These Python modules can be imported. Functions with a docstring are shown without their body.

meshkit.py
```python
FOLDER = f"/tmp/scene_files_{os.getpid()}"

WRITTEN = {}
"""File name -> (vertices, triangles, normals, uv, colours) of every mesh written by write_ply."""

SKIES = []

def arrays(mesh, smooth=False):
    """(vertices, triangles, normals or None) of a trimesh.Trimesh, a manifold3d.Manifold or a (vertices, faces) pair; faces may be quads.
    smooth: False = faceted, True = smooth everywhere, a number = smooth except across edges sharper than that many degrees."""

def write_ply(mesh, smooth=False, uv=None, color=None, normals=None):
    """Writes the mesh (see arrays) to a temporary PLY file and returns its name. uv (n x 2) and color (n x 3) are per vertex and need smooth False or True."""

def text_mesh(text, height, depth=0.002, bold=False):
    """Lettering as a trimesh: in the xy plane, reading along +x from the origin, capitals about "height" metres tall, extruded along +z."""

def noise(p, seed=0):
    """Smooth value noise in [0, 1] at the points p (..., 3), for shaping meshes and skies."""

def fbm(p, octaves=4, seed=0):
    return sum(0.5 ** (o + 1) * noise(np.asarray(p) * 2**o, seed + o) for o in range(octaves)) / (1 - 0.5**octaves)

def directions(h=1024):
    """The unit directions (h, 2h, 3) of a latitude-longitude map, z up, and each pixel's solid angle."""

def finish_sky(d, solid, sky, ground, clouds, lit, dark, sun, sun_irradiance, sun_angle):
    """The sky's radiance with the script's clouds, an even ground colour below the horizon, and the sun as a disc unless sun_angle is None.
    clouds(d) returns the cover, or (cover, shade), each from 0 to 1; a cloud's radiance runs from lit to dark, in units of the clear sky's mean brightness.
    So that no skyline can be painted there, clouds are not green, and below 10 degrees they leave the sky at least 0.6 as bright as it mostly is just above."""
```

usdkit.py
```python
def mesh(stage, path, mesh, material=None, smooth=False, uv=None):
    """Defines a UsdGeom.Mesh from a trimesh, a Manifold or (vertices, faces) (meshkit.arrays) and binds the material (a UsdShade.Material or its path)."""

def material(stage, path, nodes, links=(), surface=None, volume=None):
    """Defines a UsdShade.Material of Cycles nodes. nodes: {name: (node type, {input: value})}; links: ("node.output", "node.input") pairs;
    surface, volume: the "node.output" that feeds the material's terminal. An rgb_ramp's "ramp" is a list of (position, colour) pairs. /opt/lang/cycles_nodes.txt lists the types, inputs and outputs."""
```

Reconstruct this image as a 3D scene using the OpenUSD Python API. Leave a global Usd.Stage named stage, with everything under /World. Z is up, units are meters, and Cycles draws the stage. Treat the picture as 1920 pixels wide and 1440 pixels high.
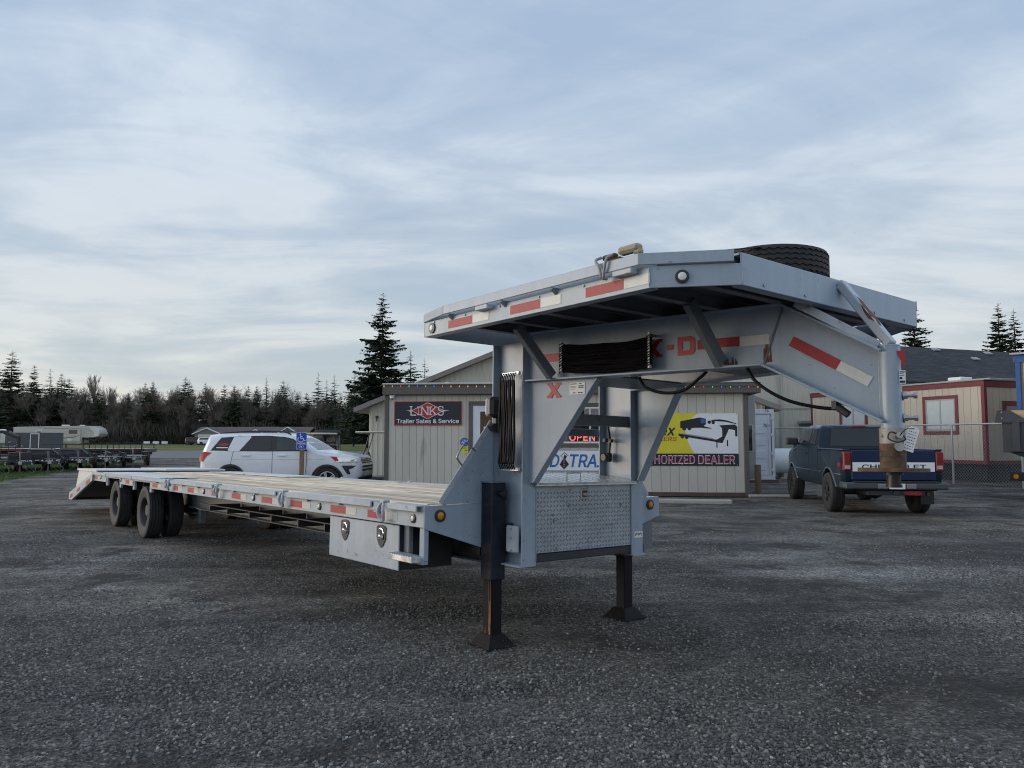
import math, random
import numpy as np, trimesh, usdkit, meshkit
import manifold3d as m3
from shapely.geometry import Polygon, Point, box as sbox
from shapely import affinity
from pxr import Usd, UsdGeom, UsdLux, UsdShade, Gf, Sdf, Vt

stage = Usd.Stage.CreateInMemory()
UsdGeom.SetStageUpAxis(stage, UsdGeom.Tokens.z)
world = UsdGeom.Xform.Define(stage, '/World')
stage.SetDefaultPrim(world.GetPrim())
UsdGeom.Scope.Define(stage, '/World/Looks')
PI = math.pi
RND = random.Random(7)
NPR = np.random.default_rng(11)

# ---------------------------------------------------------------- camera, sky, sun, exposure
EXPOSURE = 2.2
PITCH, CAM_H = 0.0703, 1.583
SUN_EL = math.radians(5.0)
SUN_DIR = np.array([-0.9976 * math.cos(SUN_EL), 0.07 * math.cos(SUN_EL), math.sin(SUN_EL)])
cam = UsdGeom.Camera.Define(stage, '/World/camera')
cam.CreateHorizontalApertureAttr(36.0)
cam.CreateVerticalApertureAttr(27.0)
cam.CreateFocalLengthAttr(36.0 * 1443.0 / 1920.0)
cam.CreateClippingRangeAttr(Gf.Vec2f(0.05, 5000.0))
cam.CreateExposureAttr(EXPOSURE)
cam.AddTranslateOp().Set(Gf.Vec3d(0, 0, CAM_H))
cam.AddRotateXOp().Set(90.0 + math.degrees(PITCH))

SKY_SUN_ROT = math.atan2(SUN_DIR[0], SUN_DIR[1])
sky_nodes = {
    'tc': ('texture_coordinate', {}),
    'sky': ('sky_texture', {'sky_type': 'single_scattering', 'sun_disc': False, 'sun_elevation': SUN_EL, 'sun_rotation': SKY_SUN_ROT,
                            'altitude': 100.0, 'air_density': 1.0, 'aerosol_density': 1.0, 'ozone_density': 1.0}),
    'sep': ('separate_xyz', {}),
    'zc': ('math', {'math_type': 'maximum', 'value2': 0.0}),
    'za': ('math', {'math_type': 'add', 'value2': 0.16}),
    'px': ('math', {'math_type': 'divide'}), 'py': ('math', {'math_type': 'divide'}),
    'cmb': ('combine_xyz', {'z': 0.0}),
    'map1': ('mapping', {'rotation': (0, 0, math.radians(-28)), 'scale': (0.95, 1.25, 1.0), 'location': (0.4, 5.2, 0)}),
    'n1': ('noise_texture', {'scale': 0.75, 'detail': 6.0, 'roughness': 0.55, 'distortion': 0.8}),
    'map2': ('mapping', {'rotation': (0, 0, math.radians(-36)), 'scale': (1.1, 2.3, 1.0), 'location': (2.3, 9.1, 0)}),
    'n2': ('noise_texture', {'scale': 1.0, 'detail': 7.0, 'roughness': 0.6, 'distortion': 0.7}),
    'mixn': ('math', {'math_type': 'multiply_add', 'value2': 0.38}),
    'sc1': ('math', {'math_type': 'multiply', 'value2': 0.69}),
    'cov': ('rgb_ramp', {'ramp': [(0.0, (0.0, 0, 0)), (0.44, (0.05, 0.05, 0.05)), (0.52, (0.35, 0.35, 0.35)), (0.60, (0.85, 0.85, 0.85)), (0.70, (1, 1, 1)), (1.0, (1, 1, 1))]}),
    # cloud tone: lilac-blue grey where thin and high, whiter where dense
    'low': ('rgb_ramp', {'ramp': [(0.0, (0.53, 0.525, 0.525)), (0.12, (0.515, 0.535, 0.555)), (0.35, (0.52, 0.575, 0.64)), (0.7, (0.47, 0.56, 0.66)), (1.0, (0.45, 0.54, 0.65))]}),
    'hi': ('rgb_ramp', {'ramp': [(0.0, (0.37, 0.41, 0.45)), (0.15, (0.31, 0.375, 0.455)), (0.4, (0.285, 0.37, 0.50)), (1.0, (0.27, 0.355, 0.51))]}),
    'cm': ('mix_color', {'blend_type': 'mix', 'fac': 0.5}),
    'sdot': ('vector_math', {'math_type': 'dot_product', 'vector2': tuple(SUN_DIR)}),
    'glow': ('map_range', {'from_min': 0.62, 'from_max': 1.0, 'to_min': 0.0, 'to_max': 1.0, 'clamp': True}),
    'glow2': ('math', {'math_type': 'power', 'value2': 3.4}),
    'lowz': ('map_range', {'from_min': 0.0, 'from_max': 0.24, 'to_min': 1.0, 'to_max': 0.0, 'clamp': True}),
    'gl3': ('math', {'math_type': 'multiply'}),
    'gcol': ('mix_color', {'blend_type': 'mix', 'b': (1.9, 1.35, 0.72), 'use_clamp_result': False, 'use_clamp': True}),
    'skyg': ('mix_color', {'blend_type': 'multiply', 'fac': 1.0, 'b': (0.5, 0.5, 0.5)}),
    'fin': ('mix_color', {'blend_type': 'mix', 'fac': 0.86}),
    'gain': ('mix_color', {'blend_type': 'multiply', 'fac': 1.0, 'b': (3.2, 3.2, 3.2)}),
    'bg': ('background_shader', {'strength': 0.1}),
}
sky_links = [('tc.generated', 'sep.vector'), ('sep.z', 'zc.value1'), ('zc.value', 'za.value1'), ('sep.x', 'px.value1'), ('sep.y', 'py.value1'),
             ('za.value', 'px.value2'), ('za.value', 'py.value2'), ('px.value', 'cmb.x'), ('py.value', 'cmb.y'),
             ('cmb.vector', 'map1.vector'), ('cmb.vector', 'map2.vector'), ('map1.vector', 'n1.vector'), ('map2.vector', 'n2.vector'),
             ('n1.fac', 'sc1.value1'), ('n2.fac', 'mixn.value1'), ('sc1.value', 'mixn.value3'), ('mixn.value', 'cov.fac'),
             ('sep.z', 'low.fac'), ('sep.z', 'hi.fac'), ('cov.color', 'cm.fac'), ('hi.color', 'cm.a'), ('low.color', 'cm.b'),
             ('tc.generated', 'sdot.vector1'), ('sdot.value', 'glow.value'), ('glow.result', 'glow2.value1'), ('sep.z', 'lowz.value'),
             ('glow2.value', 'gl3.value1'), ('lowz.result', 'gl3.value2'), ('gl3.value', 'gcol.fac'), ('cm.result', 'gain.a'), ('gain.result', 'gcol.a'),
             ('sky.color', 'skyg.a'), ('skyg.result', 'fin.a'), ('gcol.result', 'fin.b'), ('fin.result', 'bg.color')]
sky_nodes['cov_bw'] = ('rgb_to_bw', {})
sky_links = [l for l in sky_links if l != ('cov.color', 'cm.fac')] + [('cov.color', 'cov_bw.color'), ('cov_bw.val', 'cm.fac')]
sky_nodes['gcol'] = ('mix_color', {'blend_type': 'mix', 'b': (8.0, 5.6, 2.8), 'use_clamp_result': False, 'use_clamp': True})
sky_mat = usdkit.material(stage, '/World/Looks/sky_look', sky_nodes, sky_links, surface='bg.background')
dome = UsdLux.DomeLight.Define(stage, '/World/sky')
UsdShade.MaterialBindingAPI.Apply(dome.GetPrim()).Bind(sky_mat)
dome.GetPrim().SetCustomDataByKey('kind', 'structure')
sun = UsdLux.DistantLight.Define(stage, '/World/sun')
sun.CreateNormalizeAttr(True)
sun.CreateIntensityAttr(0.12)
sun.CreateAngleAttr(50.0)
sun.CreateColorAttr(Gf.Vec3f(1.0, 0.97, 0.92))
_zax = SUN_DIR / np.linalg.norm(SUN_DIR)
_xax = np.cross([0, 0, 1.0], _zax); _xax /= np.linalg.norm(_xax); _yax = np.cross(_zax, _xax)
sun.AddTransformOp().Set(Gf.Matrix4d(*_xax, 0, *_yax, 0, *_zax, 0, 0, 0, 30, 1))

# ---------------------------------------------------------------- materials
LOOK = {}
def mat(name, col, rough=0.5, metallic=0.0, var=0.12, scale=3.0, bump=0.0, bscale=60.0, dirt=None, spec=0.5, coat=0.0, stretch=None, rand=0.0, emit=None, bdist=0.004, rvar=0.0, streak=0.0):
    """Principled look: colour varied by noise, optional dirt (colour, threshold 0..1, scale), fine bump, optional per object variation."""
    n = {'p': ('principled_bsdf', {'roughness': rough, 'metallic': metallic, 'specular_ior_level': spec, 'coat_weight': coat, 'coat_roughness': 0.06}),
         'tc': ('texture_coordinate', {}), 'mp': ('mapping', {'scale': stretch or (1, 1, 1)}),
         'nz': ('noise_texture', {'scale': scale, 'detail': 6.0, 'roughness': 0.6}),
         'mr': ('map_range', {'from_min': 0.3, 'from_max': 0.7, 'to_min': 1 - var, 'to_max': 1 + var, 'clamp': True}),
         'vm': ('vector_math', {'math_type': 'scale', 'vector1': tuple(col)})}
    l = [('tc.object', 'mp.vector'), ('mp.vector', 'nz.vector'), ('nz.fac', 'mr.value'), ('mr.result', 'vm.scale')]
    last = 'vm.vector'
    if rand:
        n['oi'] = ('object_info', {})
        n['rr'] = ('map_range', {'from_min': 0.0, 'from_max': 1.0, 'to_min': 1 - rand, 'to_max': 1 + rand, 'clamp': True})
        n['vr'] = ('vector_math', {'math_type': 'scale'})
        n['of'] = ('vector_math', {'math_type': 'add'})
        n['o3'] = ('vector_math', {'math_type': 'scale', 'vector1': (31.0, 17.0, 23.0)})
        l += [('oi.random', 'rr.value'), (last, 'vr.vector1'), ('rr.result', 'vr.scale'), ('oi.random', 'o3.scale')]
        l = [x for x in l if x != ('mp.vector', 'nz.vector')] + [('mp.vector', 'of.vector1'), ('o3.vector', 'of.vector2'), ('of.vector', 'nz.vector')]
        last = 'vr.vector'
    if dirt:
        dc, th, ds = dirt
        n['dn'] = ('noise_texture', {'scale': ds, 'detail': 8.0, 'roughness': 0.65})
        n['dr'] = ('map_range', {'from_min': th, 'from_max': th + 0.09, 'to_min': 0.0, 'to_max': 1.0, 'clamp': True})
        n['dm'] = ('mix_color', {'blend_type': 'mix', 'b': tuple(dc)})
        l += [('mp.vector', 'dn.vector'), ('dn.fac', 'dr.value'), ('dr.result', 'dm.fac'), (last, 'dm.a')]
        last = 'dm.result'
    if streak:
        n['sm'] = ('mapping', {'scale': (1, 1, 0.06)})
        n['sn'] = ('noise_texture', {'scale': 13.0, 'detail': 3.0, 'roughness': 0.6})
        n['sr'] = ('map_range', {'from_min': 0.35, 'from_max': 0.68, 'to_min': 1 + streak * 0.4, 'to_max': 1 - streak, 'clamp': True})
        n['sv'] = ('vector_math', {'math_type': 'scale'})
        l += [('tc.object', 'sm.vector'), ('sm.vector', 'sn.vector'), ('sn.fac', 'sr.value'), (last, 'sv.vector1'), ('sr.result', 'sv.scale')]
        last = 'sv.vector'
    l.append((last, 'p.base_color'))
    if rvar:
        n['rv'] = ('map_range', {'from_min': 0.3, 'from_max': 0.7, 'to_min': max(0.02, rough - rvar), 'to_max': min(1, rough + rvar), 'clamp': True})
        l += [('nz.fac', 'rv.value'), ('rv.result', 'p.roughness')]
    if bump:
        n['bn'] = ('noise_texture', {'scale': bscale, 'detail': 4.0, 'roughness': 0.6})
        n['bp'] = ('bump', {'strength': bump, 'distance': bdist})
        l += [('mp.vector', 'bn.vector'), ('bn.fac', 'bp.height'), ('bp.normal', 'p.normal')]
    if emit:
        n['p'][1]['emission_color'] = tuple(emit[0]); n['p'][1]['emission_strength'] = emit[1]
    LOOK[name] = usdkit.material(stage, '/World/Looks/' + name, n, l, surface='p.BSDF')
    return LOOK[name]

RUST = (0.13, 0.055, 0.025)
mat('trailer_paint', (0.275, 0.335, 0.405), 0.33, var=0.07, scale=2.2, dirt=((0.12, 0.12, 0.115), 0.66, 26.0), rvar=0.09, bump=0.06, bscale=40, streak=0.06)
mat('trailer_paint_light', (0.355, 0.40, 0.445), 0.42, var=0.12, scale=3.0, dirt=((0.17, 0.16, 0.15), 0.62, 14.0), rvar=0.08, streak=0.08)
mat('trailer_paint_shaded', (0.13, 0.145, 0.165), 0.45, var=0.12, scale=2.0, dirt=((0.07, 0.065, 0.06), 0.6, 9.0))  # trailer grey darkened: the shade under the decks is put into this colour
mat('tread_plate', (0.33, 0.36, 0.40), 0.38, 0.25, var=0.2, scale=4.0, dirt=((0.10, 0.10, 0.10), 0.60, 12.0))
mat('tread_dash', (0.13, 0.145, 0.16), 0.45, 0.1, var=0.3, scale=8.0)
mat('aluminium', (0.62, 0.63, 0.64), 0.33, 0.85, var=0.12, scale=6.0, rvar=0.12)
mat('chrome', (0.75, 0.75, 0.76), 0.10, 1.0, var=0.03)
mat('steel_bolt', (0.36, 0.36, 0.36), 0.32, 0.9, var=0.2, scale=20)
mat('leg_black', (0.008, 0.011, 0.020), 0.32, spec=0.4, var=0.3, scale=5, rvar=0.1)
mat('leg_worn', (0.007, 0.007, 0.010), 0.5, spec=0.15, var=0.4, scale=5, dirt=((0.15, 0.062, 0.026), 0.66, 38.0), stretch=(1, 1, 0.07))
mat('foot_steel', (0.012, 0.011, 0.011), 0.6, 0.0, spec=0.15, var=0.4, scale=9, dirt=((0.10, 0.085, 0.07), 0.62, 30.0))
mat('rusty_steel', (0.095, 0.055, 0.032), 0.75, var=0.5, scale=14, dirt=((0.16, 0.075, 0.035), 0.55, 20.0), bump=0.3)
mat('worn_collar', (0.30, 0.29, 0.27), 0.55, 0.2, var=0.25, scale=18, dirt=((0.10, 0.06, 0.04), 0.58, 18.0))
mat('leg_rust', (0.20, 0.075, 0.028), 0.7, var=0.35, scale=30)
mat('rust_stain', RUST, 0.85, var=0.4, scale=30)
mat('frame_dark', (0.020, 0.022, 0.026), 0.55, var=0.3, scale=5)
mat('black_plastic', (0.012, 0.012, 0.013), 0.35, var=0.2)
mat('black_dirty', (0.014, 0.014, 0.015), 0.45, var=0.3, dirt=((0.06, 0.06, 0.06), 0.64, 9.0))
mat('rubber_strap', (0.005, 0.005, 0.006), 0.5, var=0.2, spec=0.2)
mat('tyre_rubber', (0.020, 0.020, 0.021), 0.72, var=0.25, scale=12, dirt=((0.065, 0.058, 0.047), 0.60, 5.0), bump=0.15, bscale=90)
mat('tyre_sidewall', (0.036, 0.033, 0.029), 0.8, var=0.35, scale=7, dirt=((0.105, 0.090, 0.066), 0.56, 4.0))
mat('rim_dark', (0.015, 0.016, 0.020), 0.5, var=0.3)
mat('rim_alloy', (0.55, 0.56, 0.58), 0.28, 0.8, var=0.05)
mat('tape_red', (0.33, 0.010, 0.016), 0.5, var=0.12, scale=20)
mat('tape_dark_red', (0.28, 0.010, 0.018), 0.5, var=0.12, scale=20)
mat('tape_white', (0.52, 0.52, 0.49), 0.35, var=0.10, scale=20, dirt=((0.30, 0.28, 0.24), 0.62, 12.0))
mat('decal_red', (0.38, 0.012, 0.014), 0.4, var=0.05)
mat('decal_white', (0.70, 0.70, 0.70), 0.45, var=0.04)
mat('decal_grey', (0.35, 0.35, 0.36), 0.45, var=0.04)
mat('ink_black', (0.012, 0.012, 0.014), 0.5, var=0.05)
mat('lens_clear', (0.62, 0.64, 0.64), 0.15, var=0.10, scale=60)
mat('lamp_deep_red', (0.17, 0.006, 0.010), 0.25, var=0.1, scale=40)
mat('lens_amber', (0.55, 0.20, 0.012), 0.15, var=0.2, scale=90)
mat('lens_red', (0.36, 0.012, 0.018), 0.15, var=0.1, scale=40)
mat('strap_tan', (0.33, 0.28, 0.20), 0.85, var=0.2, scale=40)
# weathered deck boards: stretched grain, each board its own tone
mat('deck_wood', (0.62, 0.505, 0.365), 0.75, var=0.45, scale=9.0, stretch=(0.12, 1.6, 1.6), rand=0.30, dirt=((0.30, 0.26, 0.21), 0.55, 5.0), bump=0.3, bscale=30)
mat('steel_cover', (0.52, 0.53, 0.535), 0.42, 0.3, var=0.12, scale=4, dirt=((0.30, 0.28, 0.26), 0.6, 6.0))

# ---------------------------------------------------------------- mesh helpers: everything is (vertices, triangles)
def cat(ms):
    vs, fs, k = [], [], 0
    for v, f in ms:
        vs.append(v); fs.append(np.asarray(f) + k); k += len(v)
    return np.vstack(vs), np.vstack(fs)

_BOXF = None
def bx(x0, x1, y0, y1, z0, z1, b=0.0):
    """Box; with b > 0 its edges are chamfered."""
    global _BOXF
    x0, x1 = sorted((x0, x1)); y0, y1 = sorted((y0, y1)); z0, z1 = sorted((z0, z1))
    if b <= 0:
        v = np.array([[x, y, z] for x in (x0, x1) for y in (y0, y1) for z in (z0, z1)], float)
        f = np.array([[0, 1, 3], [0, 3, 2], [4, 6, 7], [4, 7, 5], [0, 4, 5], [0, 5, 1], [2, 3, 7], [2, 7, 6], [0, 2, 6], [0, 6, 4], [1, 5, 7], [1, 7, 3]])
        return v, f
    b = min(b, 0.45 * min(x1 - x0, y1 - y0, z1 - z0))
    def pts(x0, x1, y0, y1, z0, z1, b):
        o = []
        for x, sx in ((x0, 1), (x1, -1)):
            for y, sy in ((y0, 1), (y1, -1)):
                for z, sz in ((z0, 1), (z1, -1)):
                    o += [[x, y + sy * b, z + sz * b], [x + sx * b, y, z + sz * b], [x + sx * b, y + sy * b, z]]
        return np.array(o, float)
    if _BOXF is None:
        p = pts(0, 1, 0, 1, 0, 1, 0.2)
        h = trimesh.convex.convex_hull(p)
        idx = [int(np.argmin(((p - q) ** 2).sum(1))) for q in h.vertices]
        _BOXF = np.array(idx)[h.faces]
    return pts(x0, x1, y0, y1, z0, z1, b), _BOXF.copy()

def xf(m, M):
    M = np.asarray(M, float)
    f = m[1] if np.linalg.det(M[:3, :3]) > 0 else np.asarray(m[1])[:, ::-1]
    return m[0] @ M[:3, :3].T + M[:3, 3], f

def frame_m(o, ex, ey, ez):
    M = np.eye(4); M[:3, 0] = ex; M[:3, 1] = ey; M[:3, 2] = ez; M[:3, 3] = o
    return M

def unit(v):
    v = np.asarray(v, float); return v / np.linalg.norm(v)

def mv(m, x=0, y=0, z=0, rz=0.0):
    c, s = math.cos(rz), math.sin(rz)
    return xf(m, frame_m((x, y, z), (c, s, 0), (-s, c, 0), (0, 0, 1)))

def bar(p0, p1, w, h, b=0.004, up=(0, 0, 1)):
    """Rectangular bar from p0 to p1, w wide and h high."""
    p0, p1 = np.asarray(p0, float), np.asarray(p1, float)
    ex = p1 - p0; L = np.linalg.norm(ex); ex /= L
    if abs(ex @ unit(up)) > 0.98: up = (1, 0, 0)
    ey = unit(np.cross(up, ex)); ez = np.cross(ex, ey)
    return xf(bx(0, L, -w / 2, w / 2, -h / 2, h / 2, b), frame_m(p0, ex, ey, ez))

def tube(pts, r, n=8, caps=True):
    p = np.asarray(pts, float); m = len(p)
    r = np.broadcast_to(np.asarray(r, float), (m,))
    t = np.gradient(p, axis=0); t /= np.linalg.norm(t, axis=1, keepdims=True) + 1e-12
    a = np.cross(t[0], [0, 0, 1.0] if abs(t[0][2]) < 0.9 else [1.0, 0, 0]); a = unit(a)
    vs = []
    ang = np.arange(n) * 2 * PI / n
    for i in range(m):
        a = a - (a @ t[i]) * t[i]; a = unit(a); bb = np.cross(t[i], a)
        vs.append(p[i] + r[i] * (np.cos(ang)[:, None] * a + np.sin(ang)[:, None] * bb))
    v = np.vstack(vs); f = []
    for i in range(m - 1):
        for j in range(n):
            k = (j + 1) % n
            A, B, Cc, D = i * n + j, i * n + k, (i + 1) * n + k, (i + 1) * n + j
            f += [[A, B, Cc], [A, Cc, D]]
    if caps:
        v = np.vstack([v, p[0], p[-1]]); c0, c1 = m * n, m * n + 1
        for j in range(n):
            k = (j + 1) % n
            f += [[c0, k, j], [c1, (m - 1) * n + j, (m - 1) * n + k]]
    return v, np.array(f)

def cyl(p0, p1, r, n=20, r2=None):
    return tube([p0, p1], [r, r if r2 is None else r2], n)

def bend(pts, k=6):
    """Catmull-Rom curve through the points."""
    p = np.asarray(pts, float); q = np.vstack([2 * p[0] - p[1], p, 2 * p[-1] - p[-2]]); o = []
    for i in range(1, len(q) - 2):
        for t in np.linspace(0, 1, k, endpoint=False):
            a, b, c, d = q[i - 1], q[i], q[i + 1], q[i + 2]
            o.append(0.5 * (2 * b + (c - a) * t + (2 * a - 5 * b + 4 * c - d) * t ** 2 + (3 * b - a - 3 * c + d) * t ** 3))
    o.append(p[-1]); return np.array(o)

def lathe(prof, n=32, closed=True, wob=None):
    """prof: (radius, axial) points, revolved about the local x axis."""
    pr = np.asarray(prof, float); m = len(pr); ang = np.arange(n) * 2 * PI / n
    v = np.zeros((n, m, 3))
    v[..., 0] = pr[None, :, 1]; v[..., 1] = pr[None, :, 0] * np.cos(ang)[:, None]; v[..., 2] = pr[None, :, 0] * np.sin(ang)[:, None]
    if wob is not None: v = wob(v, ang)
    f = []
    for i in range(n):
        i2 = (i + 1) % n
        for j in range(m if closed else m - 1):
            j2 = (j + 1) % m
            A, B, Cc, D = i * m + j, i * m + j2, i2 * m + j2, i2 * m + j
            f += [[A, Cc, B], [A, D, Cc]]
    return v.reshape(-1, 3), np.array(f)

def extr(poly, h):
    """Polygon (shapely or point list) extruded along +z."""
    if not hasattr(poly, 'exterior') and not hasattr(poly, 'geoms'): poly = Polygon(poly)
    if not poly.is_valid: poly = poly.buffer(0)
    gs = [g for g in getattr(poly, 'geoms', [poly]) if g.area > 1e-9]
    o = []
    for g in gs:
        t = trimesh.creation.extrude_polygon(g, h, engine='earcut'); o.append((np.array(t.vertices), np.array(t.faces)))
    return cat(o)

def plate(o, ex, ey, poly, t):
    """Plate of thickness t whose outline is given in the plane at o spanned by ex, ey; it thickens along ex x ey."""
    ex, ey = unit(ex), unit(ey)
    return xf(extr(poly, t), frame_m(o, ex, ey, np.cross(ex, ey)))

def rect(x0, x1, y0, y1): return [(x0, y0), (x1, y0), (x1, y1), (x0, y1)]

_TX = {}
def text2d(s, height, bold=True):
    if (s, bold) not in _TX:
        t = meshkit.text_mesh(s, 1.0, 1.0, bold); _TX[(s, bold)] = (np.array(t.vertices), np.array(t.faces))
    v, f = _TX[(s, bold)]
    return v * [height, height, 1.0], f

def text(s, height, o, ex, ey, width=None, depth=0.002, bold=True, shear=0.0):
    """Lettering in the plane (ex, ey) with its lower left corner at o; width fixes the length of the line."""
    v, f = text2d(s, height, bold); v = v.copy()
    v[:, 0] -= v[:, 0].min()
    if width: v[:, 0] *= width / v[:, 0].max()
    v[:, 0] += shear * v[:, 1]
    v[:, 2] *= depth
    ex, ey = unit(ex), unit(ey)
    return xf((v, f), frame_m(o, ex, ey, np.cross(ex, ey)))

# ---------------------------------------------------------------- prims
_used = {}
def path_for(parent, name):
    k = _used.get((parent, name), 0); _used[(parent, name)] = k + 1
    return f'{parent}/{name}' if k == 0 else f'{parent}/{name}_{k:03d}'

def info(prim, label=None, cat_=None, group=None, kind=None):
    for k, x in (('label', label), ('category', cat_), ('group', group), ('kind', kind)):
        if x: prim.SetCustomDataByKey(k, x)

def P(x): return str(x.GetPath()) if hasattr(x, 'GetPath') else x

def thing(name, label, cat_, loc=(0, 0, 0), rz=0.0, group=None, matrix=None):
    x = UsdGeom.Xform.Define(stage, path_for('/World', name))
    if matrix is not None:
        m = np.asarray(matrix, float).T
        x.AddTransformOp().Set(Gf.Matrix4d(*m.ravel().tolist()))
    else:
        x.AddTranslateOp().Set(Gf.Vec3d(*map(float, loc)))
        x.AddRotateZOp().Set(math.degrees(rz))
    info(x.GetPrim(), label, cat_, group)
    return str(x.GetPath())

def part(parent, name, mesh, look, smooth=False, label=None, kind=None):
    p = path_for(P(parent), name)
    m = usdkit.mesh(stage, p, (np.asarray(mesh[0], float), np.asarray(mesh[1], int)), LOOK[look] if isinstance(look, str) else look, smooth)
    info(m.GetPrim(), label, None, None, kind)
    return p

def solo(name, mesh, look, label=None, cat_=None, group=None, kind=None, smooth=False):
    p = path_for('/World', name)
    m = usdkit.mesh(stage, p, (np.asarray(mesh[0], float), np.asarray(mesh[1], int)), LOOK[look] if isinstance(look, str) else look, smooth)
    info(m.GetPrim(), label, cat_, group, kind)
    return p

def proto(name):
    c = stage.CreateClassPrim('/' + name) if False else stage.DefinePrim('/World/' + name, 'Xform')
    return c
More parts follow.
